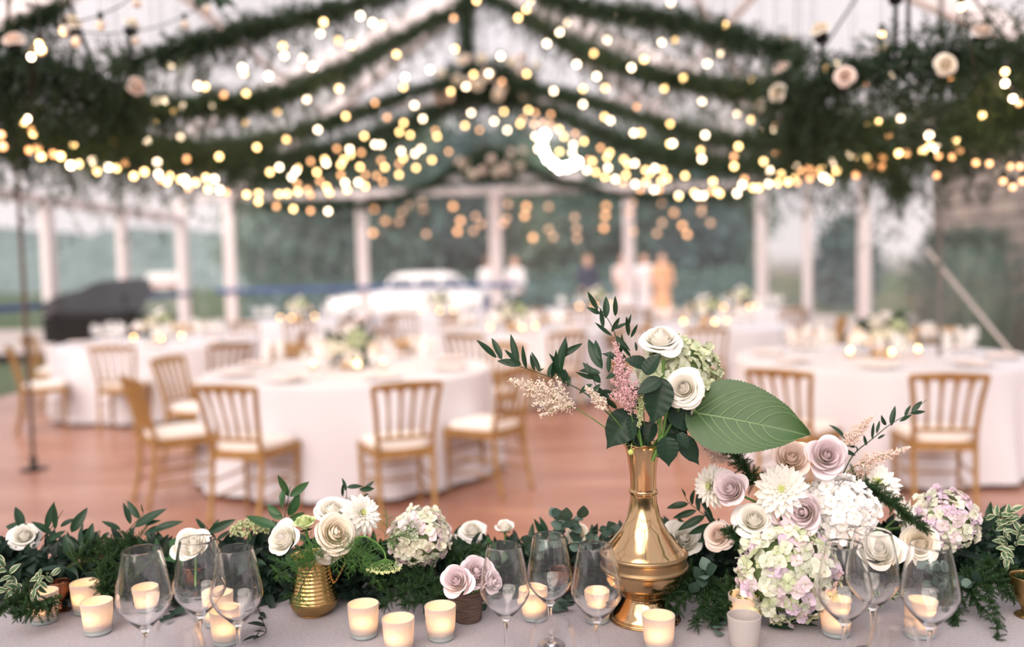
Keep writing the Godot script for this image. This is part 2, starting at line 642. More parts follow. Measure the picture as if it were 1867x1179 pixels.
func rose(label: String, p: Vector3, r: float, dir: Vector3, m: Material, v := 0, stem_to = null, spin := 0.0, called := "rose") -> Node3D:
	var t := thing(called, label, "rose", T(Basis(), p))
	var b := up_basis(dir, spin) * Basis.from_scale(Vector3.ONE * r)
	var rm := rose_meshes(v)
	var off := -b.y * 0.45
	obj("heart", rm[0], m, t, T(b, off))
	for q in rm[1]:
		obj("petal", q, m, t, T(b, off))
	obj("sepals", rm[2], M.rose_leaf, t, T(b, off))
	if stem_to != null:
		var g := Geo.new()
		var s: Vector3 = off - b.y * 0.1
		var e: Vector3 = stem_to - p
		g.tube(spline([s, s.lerp(e, 0.4) - b.y * 0.3, e], 5), [0.0028], 6)
		obj("stem", g.mesh(), M.stem_green, t)
	return t


# ---------------------------------------------------------------- hydrangeas
func floret_mesh(v: int) -> ArrayMesh:
	var key := "floret_%d" % v
	if not proto.has(key):
		var r := RandomNumberGenerator.new()
		r.seed = 90 + v
		var g := Geo.new()
		for k in 4:
			var tilt := r.randf_range(-0.1, 0.65)
			var wide := r.randf_range(0.52, 0.62)
			var curl := r.randf_range(-0.4, 0.3)
			var lift := 0.04 * (k % 2)
			var bb := Basis(Vector3.UP, k * PI / 2 + r.randf_range(-0.12, 0.12))
			g.grid(6, 5, func(a, b):
				var x: float = a * 2.0 - 1.0
				var bb2 = 0.08 + 0.92 * b
				var w: float = wide * (0.12 + 0.88 * sin(PI * 0.5 * minf(1.0, bb2 / 0.62))) * sqrt(maxf(0.0, 1.0 - pow(maxf(0.0, (bb2 - 0.5) / 0.5), 2.4) * 0.62))
				var len: float = bb2 * (1.0 - 0.20 * pow(absf(x), 2.2) * bb2)
				return bb * Vector3(x * w, lift + len * sin(tilt) + 0.2 * x * x * bb2 + curl * bb2 * bb2 + 0.05 * sin(x * 4.0 + k), len * cos(tilt)), false, func(a, b):
				var e := maxf(absf(a - 0.5) * 2.0, b)
				return Color(0.9, 0.94, 0.8).lerp(Color(1, 1, 1), smoothstep(0.05, 0.6, e)).lerp(Color(1.0, 0.93, 0.95), smoothstep(0.8, 1.0, e)) if v < 3 else Color(0.93, 0.95, 0.88).lerp(Color(1, 1, 1), smoothstep(0.05, 0.6, e)))
		g.col = Color(0.7, 0.75, 0.5)
		g.ball(Vector3(0, 0.1, 0), 0.12, 6, 4)
		proto[key] = g.mesh()
	return proto[key]


# MATS: floret materials with weights; DIR: the crown of the head; FULL: how far round the florets reach (cosine)
func hydrangea(label: String, p: Vector3, r: float, dir: Vector3, mats: Array, n := 80, full := -0.35, squash := 0.85, fs := 0.2, stem_to = null) -> Node3D:
	var t := thing("hydrangea", label, "hydrangea", T(Basis(), p))
	var b := up_basis(dir)
	var core := Geo.new()
	core.grid(14, 8, func(a, c): return b * (Vector3(cos(a * TAU) * sin(c * PI), -cos(c * PI) * squash, sin(a * TAU) * sin(c * PI)) * r * 0.78), true)
	obj("flower_core", core.mesh(), M.hydrangea_core if mats[0] != M.floret_white else M.floret_white, t)
	for i in n:
		var y := 1.0 - (1.0 - full) * (i + 0.5) / n
		var a := i * 2.39996
		var s := sqrt(maxf(0.0, 1.0 - y * y))
		var d := (Vector3(s * cos(a), y, s * sin(a)) + rdir() * 0.1).normalized()
		var q := b * (d * Vector3(1, squash, 1)) * r * rnd(0.82, 0.98)
		var nd := (b * d + rdir() * 0.5).normalized()
		var m: Material = mats[rng.randi() % mats.size()]
		obj("floret", floret_mesh(rng.randi() % 3 if mats.size() > 1 else 3), m, t, T(up_basis(nd, rnd(0, 6)) * Basis.from_scale(Vector3.ONE * r * fs * rnd(0.85, 1.2)), q))
	if stem_to != null:
		var g := Geo.new()
		g.tube(spline([Vector3.ZERO, (stem_to - p) * 0.5 - b.y * r * 0.4, stem_to - p], 4), [0.003], 6)
		obj("stem", g.mesh(), M.stem_green, t)
	return t


# ---------------------------------------------------------------- dahlias
func dahlia(label: String, p: Vector3, r: float, dir: Vector3, spin := 0.0, daisy := false) -> Node3D:
	if not proto.has("dahlia_petal_0"):
		for k in 3:
			var g := Geo.new()
			var cup: float = [0.55, 0.4, 0.25][k]
			g.grid(4, 7, func(a, b):
				var x: float = a * 2.0 - 1.0
				var w: float = 0.17 * pow(sin(PI * (0.1 + 0.9 * pow(b, 0.9))), 0.7)
				return Vector3(x * w, b, cup * x * x * w * (1.2 - b * 0.6) - 0.1 * b * b), false, func(a, b): return Color(0.86, 0.92, 0.6).lerp(Color(1, 1, 1), smoothstep(0.0, 0.5, b)))
			proto["dahlia_petal_%d" % k] = g.mesh()
	var t := thing("dahlia", label, "dahlia", T(Basis(), p))
	var b := up_basis(dir, spin)
	var rings := [[8, 0.22, 1.25], [10, 0.38, 1.05], [12, 0.56, 0.82], [14, 0.76, 0.55], [15, 0.92, 0.28], [15, 1.0, 0.02], [14, 0.98, -0.25]]
	if daisy:
		rings = [[9, 0.45, 0.95], [12, 0.8, 0.6], [14, 1.0, 0.25], [13, 1.05, -0.1]]
	for i in rings.size():
		var ring: Array = rings[i]
		for k in int(ring[0]):
			var a := TAU * (k + 0.5 * (i % 2)) / int(ring[0]) + rnd(-0.08, 0.08)
			var el: float = ring[2] + rnd(-0.1, 0.1)
			var out := Vector3(cos(a), 0, sin(a))
			var d := out * cos(el) + Vector3.UP * sin(el)
			var up := -out * sin(el) + Vector3.UP * cos(el)
			var pb := b * Basis(d.cross(up), d, up) * Basis.from_scale(Vector3(1.15, 1, 1) * r * ring[1])
			obj("petal", proto["dahlia_petal_%d" % (i % 3)], M.dahlia_white, t, T(pb, b * (out * 0.06 * r + Vector3.UP * r * (0.14 - 0.05 * i))))
	var h := Geo.new()
	for k in 26:
		var a := k * 2.4
		var rr := 0.02 * sqrt(k) * r * (1.2 if not daisy else 2.0)
		h.ball(b * Vector3(cos(a) * rr, r * 0.2, sin(a) * rr), r * 0.05, 5, 4, 1.6)
	obj("flower_heart", h.mesh(), M.flower_heart_green, t)
	var c := Geo.new()
	c.ball(b * Vector3(0, -r * 0.14, 0), r * 0.2, 8, 5)
	c.tube([b * Vector3(0, -r * 0.2, 0), b * Vector3(0, -r * 0.9, 0) + Vector3(0, -r * 0.5, 0)], [0.0026], 6)
	obj("stem", c.mesh(), M.stem_green, t)
	return t


# ---------------------------------------------------------------- astilbe: a plume of tiny blobs on branches
func astilbe(label: String, tip: Vector3, base: Vector3, stem_to: Vector3, spread: float, m: Material, seed_ := 1, reach := 1.0) -> Node3D:
	var r := RandomNumberGenerator.new()
	r.seed = seed_
	var t := thing("astilbe", label, "flower", T(Basis(), base))
	var ax := tip - base
	var L := ax.length()
	var d := ax.normalized()
	var oct := Geo.new()
	oct.ball(Vector3.ZERO, 1.0, 4, 3)
	var g := Geo.new()
	var tw := Geo.new()
	var f0 := d.cross(Vector3.UP if absf(d.y) < 0.9 else Vector3.RIGHT).normalized()
	var f1 := d.cross(f0)
	var n := int(34 * reach)
	for i in n:
		var s := float(i) / n
		var bl := spread * pow(1.0 - s, 1.15) * r.randf_range(0.55, 1.1) + 0.0025
		var a := i * 2.4 + r.randf() * 0.5
		var out := (f0 * cos(a) + f1 * sin(a)) * 0.8 + d * 0.75
		var o := d * L * s
		var e := o + out.normalized() * bl
		tw.tube([o, e], [0.0006, 0.0003], 4)
		var cnt := int(bl / 0.0009) + 3
		for k in cnt:
			var q := o.lerp(e, (k + 0.7) / cnt) + Vector3(r.randfn(), r.randfn(), r.randfn()) * (0.0014 + 0.06 * bl * (1.0 - float(k) / cnt))
			g.append(oct, T(Basis(Vector3(r.randf(), r.randf(), r.randf()).normalized(), r.randf() * 6.0) * Basis.from_scale(Vector3.ONE * r.randf_range(0.0011, 0.0021)), q))
	obj("plume", g.mesh(), m, t).set_meta("kind", "stuff")
	tw.tube(spline([stem_to - base, (stem_to - base) * 0.45 - d * L * 0.1, Vector3.ZERO, ax * 0.97], 4), [0.0015, 0.0015, 0.0013, 0.0013, 0.0012, 0.0012, 0.0012, 0.001, 0.001, 0.0008, 0.0006, 0.0005, 0.0004], 5)
	obj("stem", tw.mesh(), M.stem_green, t)
	return t


# ---------------------------------------------------------------- asparagus fern, a feathery sprig
func fern_tuft() -> ArrayMesh:
	if not proto.has("fern_tuft"):
		var r := RandomNumberGenerator.new()
		r.seed = 11
		var g := Geo.new()
		for k in 44:
			var s := k / 44.0
			var o := Vector3(0, s, 0)
			var a := k * 2.4
			var d := Vector3(cos(a), 0.7, sin(a)).normalized()
			var l := 0.32 * (1.1 - 0.7 * s) * r.randf_range(0.7, 1.1)
			var w := 0.021
			var sd := d.cross(Vector3.UP).normalized() * w
			var n := g.v.size()
			g.add(o - sd)
			g.add(o + sd)
			g.add(o + d * l * 0.6 + sd * 0.8 + Vector3.UP * w)
			g.add(o + d * l)
			g.add(o + d * l * 0.6 - sd * 0.8 - Vector3.UP * w)
			g.tri(n, n + 1, n + 2)
			g.tri(n, n + 2, n + 4)
			g.tri(n + 4, n + 2, n + 3)
		g.tube([Vector3.ZERO, Vector3(0, 1, 0)], [0.02, 0.006], 4)
		proto["fern_tuft"] = g.mesh()
	return proto["fern_tuft"]


func fern_sprig(parent: Node, points: Array, n: int, tuft: float, m: Material = null, flat := 0.7, sides := 4, mesh: Mesh = null) -> void:
	var pts := spline(points, 6)
	var g := Geo.new()
	g.tube(pts, [0.0009], 4)
	var xs := []
	for k in n:
		var f := (k + 0.3) / n
		var i := mini(int(f * (pts.size() - 1)), pts.size() - 2)
		var p: Vector3 = pts[i].lerp(pts[i + 1], f * (pts.size() - 1) - i)
		var t: Vector3 = (pts[i + 1] - pts[i]).normalized()
		for s in sides:
			var d := (t * 0.6 + rdir() * flat * 1.3).normalized()
			xs.append(T(up_basis(d, rnd(0, 6)) * Basis.from_scale(Vector3.ONE * tuft * (1.15 - 0.6 * f) * rnd(0.7, 1.2)), p))
	var o := many("fern_needles", mesh if mesh else fern_tuft(), m if m else M.fern_green, xs, parent)
	obj("fern_stem", g.mesh(), M.stem_dark, o)


# ---------------------------------------------------------------- overhead and filler greenery
func tiny_sprig() -> ArrayMesh:
	if not proto.has("tiny_sprig"):
		var r := RandomNumberGenerator.new()
		r.seed = 5
		var g := Geo.new()
		for k in 14:
			var s := (k + 0.5) / 14.0
			var o := Vector3(0.08 * sin(s * 3.0), s, 0.06 * s)
			var a := k * 2.4
			var d := Vector3(cos(a), 0.5, sin(a)).normalized()
			var b := leaf_basis(d, Vector3(r.randfn(), 1, r.randfn()).normalized())
			var l := r.randf_range(0.2, 0.34)
			var n := g.v.size()
			g.add(o)
			g.add(o + b * Vector3(l * 0.2, l * 0.5, 0.02))
			g.add(o + b * Vector3(0, l, -0.02))
			g.add(o + b * Vector3(-l * 0.2, l * 0.5, 0.02))
			g.tri(n, n + 1, n + 2)
			g.tri(n, n + 2, n + 3)
		g.tube([Vector3.ZERO, Vector3(0.05, 0.5, 0.03), Vector3(0.0, 1, 0.06)], [0.012, 0.006], 3)
		proto["tiny_sprig"] = g.mesh()
	return proto["tiny_sprig"]


func overhead_garland(label: String, points: Array, thick: float, dens := 1.0, hang := 0.25, group := "") -> Node3D:
	var pts := spline(points, 8)
	var t := thing("greenery_garland", label, "garland", T(Basis(), pts[0]), group)
	var rope := []
	var len := 0.0
	for i in pts.size():
		rope.append(pts[i] - pts[0])
		if i:
			len += pts[i].distance_to(pts[i - 1])
	var g := Geo.new()
	g.tube(rope, [0.012], 6)
	obj("rope", g.mesh(), M.stem_dark, t)
	for e in [pts[0], pts[-1]]:
		hang_wire(t, e)
	var xs := []
	var n := int(len * 800 * dens * (0.35 + thick / 0.2))
	for k in n:
		var f := rng.randf() * (pts.size() - 1.001)
		var i := int(f)
		var p: Vector3 = rope[i].lerp(rope[i + 1], f - i)
		var lump := 0.75 + 0.35 * sin(f * 1.7) + 0.2 * sin(f * 4.1 + 1.0)
		var off := rdir() * thick * 0.46 * rng.randf() * lump
		off.y *= 0.9
		if rng.randf() < hang:
			off.y -= absf(rng.randfn()) * thick * 0.9
		var d := (off.normalized() * 0.6 + Vector3.DOWN * 0.45 + rdir() * 0.7).normalized()
		xs.append(T(up_basis(d, rnd(0, 6)) * Basis.from_scale(Vector3.ONE * rnd(0.045, 0.09) * (1.0 + thick)), p + off))
	many("foliage", tiny_sprig(), M.garland_green, xs, t)
	return t


# height of the roof's underside over a point, and a wire up to it
func roof_y(p: Vector3) -> float:
	var y := RIDGE - absf(p.x - CX) * (RIDGE - EAVE) / HALF
	if p.z < HIP_Z:
		y = minf(y, RIDGE - (HIP_Z - p.z) * (RIDGE - EAVE) / (HIP_Z - END_Z))
	if p.x < CX - HALF:
		y = EAVE - (CX - HALF - p.x) * 0.4 / (CX - HALF - LEFT_X)
	return y


func hang_wire(t: Node3D, p: Vector3) -> void:
	var top := roof_y(p)
	if top - p.y < 0.02:
		return
	var w := Geo.new()
	w.tube([p - t.position, Vector3(p.x, top - 0.005, p.z) - t.position], [0.0012], 4)
	obj("hanging_wire", w.mesh(), M.cable, t)


# a forked, thread like dill tuft
func dill_tuft() -> ArrayMesh:
	if not proto.has("dill_tuft"):
		var r := RandomNumberGenerator.new()
		r.seed = 21
		var g := Geo.new()
		g.tube([Vector3.ZERO, Vector3(0.03, 0.5, 0), Vector3(0, 1, 0.04)], [0.016, 0.008], 4)
		for k in 9:
			var o := Vector3(0.02, 0.15 + k * 0.09, 0.01)
			var a := k * 2.0
			var d := Vector3(cos(a), 0.8, sin(a)).normalized()
			var e := o + d * (0.5 - 0.035 * k)
			g.tube([o, o.lerp(e, 0.5) + Vector3(0, 0.02, 0), e], [0.011, 0.006], 3)
			for q in 3:
				var f := o.lerp(e, 0.35 + 0.25 * q)
				g.tube([f, f + (d + Vector3(r.randfn(), r.randfn(), r.randfn()) * 0.6).normalized() * 0.2], [0.008, 0.004], 3)
		proto["dill_tuft"] = g.mesh()
	return proto["dill_tuft"]


# ---------------------------------------------------------------- tent and floor
const EAVE := 2.9
const RIDGE := 5.15
const END_Z := -16.9
const HIP_Z := -12.0
const CX := -0.27
const HALF := 4.95
const LEFT_X := -6.1
const RIGHT_X := 4.68
const NEAR_Z := 3.0


func build_floor() -> void:
	var g := Geo.new()
	g.box(T(Basis(), Vector3(-0.7, -0.05, -6.5)), Vector3(11.4, 0.08, 21.6), 0.01)
	var f := struct("floor", g.mesh(), M.under_floor)
	tag(f, "terracotta brown wooden boards under the tent tables", "floor")
	var meshes := []
	for l in [3.78]:
		var b := Geo.new()
		b.box(Transform3D(), Vector3(l, 0.02, 0.1735), 0.002)
		meshes.append(b.mesh())
	var w := 0.175
	for k in 82:
		var z := -2.75 - k * w
		if z < END_Z + 0.05:
			break
		var x := -6.35 - 0.55 * (k % 3)
		for i in 3:
			var l: float = 3.78
			var x0 := maxf(x + i * 3.8, -6.4)
			var x1 := x + (i + 1) * 3.8 - 0.003 if i < 2 else 5.0
			var o := obj("floor_board", meshes[0], M["floor_board_%d" % (rng.randi() % 3)], f, T(Basis.from_scale(Vector3((x1 - x0) / l, 1, 1)), Vector3((x0 + x1) / 2, 0.0 - 0.01, z)))
			o.rotation.x = rnd(-0.004, 0.004)
	var near := Geo.new()
	near.box(T(Basis(), Vector3(-0.7, -0.011, 0.8)), Vector3(11.4, 0.02, 6.9), 0.002)
	obj("floor_board", near.mesh(), M.floor_board_0, f)


func pane(called: String, pts: Array, parent: Node) -> void:
	var g := Geo.new()
	for p in pts:
		g.add(p)
	g.tri(0, 1, 2)
	if pts.size() == 4:
		g.tri(0, 2, 3)
	obj(called, g.mesh(), M.vinyl, parent)


func build_tent() -> void:
	# side walls: posts, rails and clear vinyl sheets
	var zs := [NEAR_Z, -2.0, -7.0, HIP_Z, END_Z]
	for side in 2:
		var x: float = LEFT_X if side == 0 else RIGHT_X
		var h := EAVE - 0.4 if side == 0 else EAVE
		var g := Geo.new()
		g.beam(Vector3(x, h, NEAR_Z), Vector3(x, h, END_Z), 0.1, 0.14)
		var w := struct("wall_left" if side == 0 else "wall_right", g.mesh(), M.tent_white)
		tag(w, "clear vinyl side wall of the tent on white posts, %s" % ("beside the black piano" if side == 0 else "before the stone building"), "wall")
		var ps := [3.0, 0.5, -2.0, -4.5, -7.0, -9.5, HIP_Z, -14.3, END_Z]
		for i in ps.size():
			if side == 1 and ps[i] == -9.5:
				pane("vinyl_sheet", [Vector3(x, 0.02, ps[i - 1]), Vector3(x, 0.02, ps[i]), Vector3(x, h, ps[i]), Vector3(x, h, ps[i - 1])], w)
				continue
			var p := Geo.new()
			var wide := 0.2 if i % 2 == 0 or side == 0 else 0.14
			p.box(T(Basis(), Vector3(x, h / 2, ps[i])), Vector3(0.12, h, wide), 0.012)
			obj("post", p.mesh(), M.tent_white, w)
			if i:
				pane("vinyl_sheet", [Vector3(x, 0.02, ps[i - 1]), Vector3(x, 0.02, ps[i]), Vector3(x, h, ps[i]), Vector3(x, h, ps[i - 1])], w)
		if side == 0:
			var b := Geo.new()
			b.box(T(Basis(), Vector3(x + 0.1, 1.12, -9.4)), Vector3(0.025, 0.08, 15.0), 0.005)
			obj("blue_strap", b.mesh(), M.blue_band, w).set_meta("label", "dark blue strap along the left tent wall")
	# end wall
	var e := Geo.new()
	e.beam(Vector3(LEFT_X, EAVE, END_Z), Vector3(RIGHT_X, EAVE, END_Z), 0.16, 0.12)
	var ew := struct("wall_end", e.mesh(), M.tent_white)
	tag(ew, "clear vinyl end wall of the tent with white posts before the trees", "wall")
	var xs := [LEFT_X, CX - HALF, CX - HALF / 2, CX, CX + HALF / 2, CX + HALF]
	for i in xs.size():
		var p := Geo.new()
		p.box(T(Basis(), Vector3(xs[i], EAVE / 2, END_Z)), Vector3(0.2 if i != 3 else 0.24, EAVE, 0.12), 0.012)
		obj("post", p.mesh(), M.tent_white, ew)
		if i:
			pane("vinyl_sheet", [Vector3(xs[i - 1], 0.02, END_Z), Vector3(xs[i], 0.02, END_Z), Vector3(xs[i], EAVE, END_Z), Vector3(xs[i - 1], EAVE, END_Z)], ew)
	var rail := Geo.new()
	rail.box(T(Basis(), Vector3(CX - 2.4, 1.16, END_Z + 0.1)), Vector3(5.6, 0.08, 0.025), 0.005)
	obj("blue_strap", rail.mesh(), M.blue_band, ew)
	var lint := Geo.new()
	lint.beam(Vector3(CX - 1.0, EAVE + 0.2, END_Z + 0.4), Vector3(CX + 1.6, EAVE + 0.2, END_Z + 0.4), 0.1, 0.12)
	obj("cross_rail", lint.mesh(), M.tent_white, ew)
	# near wall behind the camera
	var nw := Geo.new()
	nw.beam(Vector3(LEFT_X, EAVE, NEAR_Z), Vector3(RIGHT_X, EAVE, NEAR_Z), 0.16, 0.12)
	var nwall := struct("wall_near", nw.mesh(), M.tent_white)
	tag(nwall, "clear vinyl wall at the near end of the tent", "wall")
	pane("vinyl_sheet", [Vector3(LEFT_X, 0, NEAR_Z), Vector3(RIGHT_X, 0, NEAR_Z), Vector3(RIGHT_X, EAVE, NEAR_Z), Vector3(LEFT_X, EAVE, NEAR_Z)], nwall)
	# roof: ridge, frames, hips and clear sheets
	var r := Geo.new()
	r.beam(Vector3(CX, RIDGE, NEAR_Z), Vector3(CX, RIDGE, HIP_Z), 0.1, 0.16)
	var roof := struct("roof", r.mesh(), M.tent_white)
	tag(roof, "clear tent roof on white frames and hip rafters", "roof")
	for z in [NEAR_Z, -2.0, -7.2, HIP_Z]:
		for s in [-1, 1]:
			var q := Geo.new()
			q.beam(Vector3(CX, RIDGE, z), Vector3(CX + s * HALF, EAVE, z), 0.1, 0.2)
			obj("rafter", q.mesh(), M.tent_white, roof)
	for s in [-1, 1]:
		var q := Geo.new()
		q.beam(Vector3(CX, RIDGE, HIP_Z), Vector3(CX + s * HALF, EAVE, END_Z), 0.12, 0.2)
		obj("hip_rafter", q.mesh(), M.tent_white, roof)
		var mid := Geo.new()
		mid.beam(Vector3(CX + s * 2.6, (RIDGE * 2.35 + EAVE * 2.6) / 4.95, NEAR_Z), Vector3(CX + s * 2.6, (RIDGE * 2.35 + EAVE * 2.6) / 4.95, HIP_Z - 2.3), 0.06, 0.08)
		obj("purlin", mid.mesh(), M.tent_white, roof)
	var br := Geo.new()
	br.beam(Vector3(CX + 1.4, 4.5, -7.6), Vector3(CX + 3.4, 3.6, -11.8), 0.06, 0.06)
	obj("brace", br.mesh(), M.tent_white, roof)
	var tie := Geo.new()
	tie.beam(Vector3(CX - 2.4, 4.06, HIP_Z - 2.4), Vector3(CX + 2.4, 4.06, HIP_Z - 2.4), 0.08, 0.1)
	obj("tie_bar", tie.mesh(), M.tent_white, roof)
	var low_l := Vector3(LEFT_X, EAVE - 0.4, 0)
	for s in [-1, 1]:
		for i in 3:
			var z0: float = zs[i]
			var z1: float = zs[i + 1]
			var ex: float = CX + s * HALF
			pane("roof_sheet", [Vector3(CX, RIDGE, z0), Vector3(CX, RIDGE, z1), Vector3(ex, EAVE, z1), Vector3(ex, EAVE, z0)], roof)
		pane("roof_sheet", [Vector3(CX, RIDGE, HIP_Z), Vector3(CX + s * HALF, EAVE, END_Z), Vector3(CX + s * HALF, EAVE, HIP_Z)], roof)
	for i in 4:
		pane("roof_sheet", [Vector3(CX - HALF, EAVE, zs[i]), Vector3(CX - HALF, EAVE, zs[i + 1]), Vector3(low_l.x, low_l.y, zs[i + 1]), Vector3(low_l.x, low_l.y, zs[i])], roof)
	pane("roof_sheet", [Vector3(CX, RIDGE, HIP_Z), Vector3(CX - HALF, EAVE, END_Z), Vector3(CX + HALF, EAVE, END_Z)], roof)


# ---------------------------------------------------------------- outside
func build_outside() -> void:
	var fn := FastNoiseLite.new()
	fn.seed = 2
	fn.frequency = 0.02
	var g := Geo.new()
	g.grid(60, 60, func(a, b):
		var x = (a - 0.5) * 160.0
		var z = 20.0 - b * 130.0
		return Vector3(x, -0.12 + (fn.get_noise_2d(x, z) * 0.3 if absf(x) > 8 or z < -20 else 0.0) - 0.1, z))
	struct("ground", g.mesh(), M.lawn, self, "green lawn around and beyond the clear tent")
	var dr := Geo.new()
	dr.grid(20, 6, func(a, b): return Vector3(-60 + a * 72.0, 0.02 - 0.12, -19.0 - b * 9.0))
	struct("path", dr.mesh(), M.gravel, self, "pale gravel drive behind the tent where the white car stands")
	var h := Geo.new()
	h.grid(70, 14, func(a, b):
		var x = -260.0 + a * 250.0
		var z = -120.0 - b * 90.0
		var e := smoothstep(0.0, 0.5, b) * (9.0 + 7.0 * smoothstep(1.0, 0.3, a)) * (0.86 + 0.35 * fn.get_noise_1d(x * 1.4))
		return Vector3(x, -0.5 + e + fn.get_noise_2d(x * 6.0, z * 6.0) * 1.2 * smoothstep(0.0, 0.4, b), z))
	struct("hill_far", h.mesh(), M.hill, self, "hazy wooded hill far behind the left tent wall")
	# trees beyond the end wall: [pixel x, depth, height, crown radius, leaf colour]
	var looks := ["dark dense", "mid green", "bluish dark", "pale green"]
	var rows := [[505, 34, 6.3, 2.6, 1], [575, 31, 5.6, 2.4, 0], [640, 38, 7.0, 2.8, 2], [715, 33, 6.2, 2.5, 0], [790, 40, 7.6, 3.0, 1], [850, 35, 6.8, 2.5, 2], [925, 42, 8.4, 3.0, 0], [1000, 36, 6.2, 2.4, 1], [1070, 40, 7.2, 2.8, 2], [1140, 34, 6.4, 2.6, 0], [1215, 38, 7.4, 2.8, 0], [1280, 33, 6.6, 2.3, 2], [1335, 37, 7.0, 2.0, 1], [555, 44, 7.6, 3.0, 3], [1240, 46, 9.0, 3.0, 3], [1545, 30, 2.6, 0.8, 2]]
	for k in rows.size():
		var q: Array = rows[k]
		var p := spot(q[0], q[1])
		var t := thing("tree", "%s tree beyond the end wall, %s" % [looks[q[4]], ["leftmost of the row", "second from the left", "third from the left", "left of the car roof", "above the car hood", "above the car cabin", "right behind the middle post", "right of the middle post", "behind the person in navy", "behind the right middle post", "behind the woman in peach", "near the right corner", "last at the right corner", "tall at the back on the left", "tall at the back on the right", "small, seen through the right wall"][k]], "tree", T(Basis(), p), "trees beyond the tent")
		var tr := Geo.new()
		tr.tube(spline([Vector3(0, -0.3, 0), Vector3(0.1, q[2] * 0.3, 0), Vector3(0, q[2] * 0.75, 0.1)], 3), [0.22, 0.2, 0.18, 0.16, 0.14, 0.1, 0.06], 7)
		for i in 5:
			var a := i * 1.4
			tr.tube([Vector3(0.05, q[2] * 0.35 + i * 0.3, 0), Vector3(cos(a) * q[3] * 0.6, q[2] * 0.55 + i * 0.3, sin(a) * q[3] * 0.6)], [0.08, 0.02], 5)
		obj("trunk", tr.mesh(), M.bark, t)
		var xs := []
		var blobs := []
		for i in 13:
			var f := rng.randf()
			var a := rnd(0, TAU)
			var rr: float = q[3] * 0.75 * sin(PI * (0.2 + 0.75 * f)) * sqrt(rng.randf())
			blobs.append([Vector3(cos(a) * rr, lerpf(q[2] * 0.16, q[2] * 0.9, f), sin(a) * rr), q[3] * rnd(0.3, 0.5)])
		for i in 900:
			var bl: Array = blobs[i % 13]
			var d := rdir()
			xs.append(T(up_basis(d + Vector3.DOWN * 0.4 + rdir() * 0.4, rnd(0, 6)) * Basis.from_scale(Vector3.ONE * rnd(0.5, 0.9)), bl[0] + d * bl[1] * (0.75 + 0.3 * rng.randf())))
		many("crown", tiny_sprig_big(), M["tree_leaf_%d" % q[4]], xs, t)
	# hedge row that closes the view under the trees
	var hb := thing("hedge", "low dark hedge along the foot of the trees behind the car", "hedge", T(Basis(), spot(930, 30)))
	var core := Geo.new()
	core.grid(60, 10, func(a, b): return Vector3((a - 0.5) * 17.0, sin(b * PI) * (1.25 + 0.15 * fn.get_noise_1d(a * 700.0)) - 0.2, cos(b * PI) * 0.7))
	obj("hedge_body", core.mesh(), M.tree_leaf_2, hb)
	var hx := []
	for i in 1500:
		var a := rng.randf() * PI
		hx.append(T(up_basis(rdir() + Vector3.UP, rnd(0, 6)) * Basis.from_scale(Vector3.ONE * rnd(0.35, 0.6)), Vector3(rnd(-8.5, 8.5), sin(a) * 1.25 - 0.2, cos(a) * 0.72)))
	many("foliage", tiny_sprig_big(), M.tree_leaf_0, hx, hb)
	var hb2 := thing("hedge", "tall dark hedge behind the near end of the tent", "hedge", T(Basis(), Vector3(0, 0, 11)))  # unseen hedge added to darken what the brass and glass reflect
	var hc := Geo.new()
	hc.grid(40, 10, func(a, b): return Vector3((a - 0.5) * 30.0, sin(b * PI) * (2.6 + 0.5 * fn.get_noise_1d(a * 500.0)) - 0.2, cos(b * PI) * 0.9))
	obj("hedge_body", hc.mesh(), M.dark_filler, hb2)
	# rounded shrub and stone building seen through the right wall
	var sp := spot(1762, 11.5)
	var sh := thing("shrub", "large rounded clipped dark shrub before the stone building", "shrub", T(Basis(), sp))
	var sb := Geo.new()
	sb.grid(24, 14, func(a, b):
		var y = 1.0 - b
		var rr := 0.6 * pow(1.0 - pow(y, 5.0), 0.3) if y > 0 else 0.6
		return Vector3(cos(-a * TAU) * rr * 0.93, -0.2 + y * 1.95, sin(-a * TAU) * rr * 0.93), true)
	obj("shrub_body", sb.mesh(), M.shrub_green, sh)
	var sx := []
	for i in 900:
		var d := rdir()
		d.y = absf(d.y)
		var y := rng.randf() * 1.95
		if i % 3 == 0:
			y = 1.95 * (1.0 - 0.08 * rng.randf())
		var rr := 0.61 * pow(1.0 - pow(minf(y / 1.96, 0.999), 5.0), 0.3)
		if i % 3 == 0:
			rr *= sqrt(rng.randf())
		var a := rnd(0, TAU)
		sx.append(T(up_basis(Vector3(cos(a), 0.6, sin(a)) + rdir() * 0.5, rnd(0, 6)) * Basis.from_scale(Vector3.ONE * rnd(0.12, 0.2)), Vector3(cos(a) * rr, y - 0.2, sin(a) * rr)))
	many("foliage", tiny_sprig(), M.shrub_green, sx, sh)
	build_stone_building()


func tiny_sprig_big() -> ArrayMesh:
	if not proto.has("leaf_clump"):
		var r := RandomNumberGenerator.new()
		r.seed = 8
		var g := Geo.new()
		for k in 10:
			var o := Vector3(r.randfn(), r.randfn(), r.randfn()) * 0.35
			var b := up_basis(Vector3(r.randfn(), r.randfn(), r.randfn()), r.randf() * 6.0)
			var l := r.randf_range(0.2, 0.36)
			var n := g.v.size()
			g.add(o)
			g.add(o + b * Vector3(l * 0.4, l * 0.5, 0.03))
			g.add(o + b * Vector3(0, l, 0))
			g.add(o + b * Vector3(-l * 0.4, l * 0.5, 0.03))
			g.tri(n, n + 1, n + 2)
			g.tri(n, n + 2, n + 3)
		proto["leaf_clump"] = g.mesh()
	return proto["leaf_clump"]


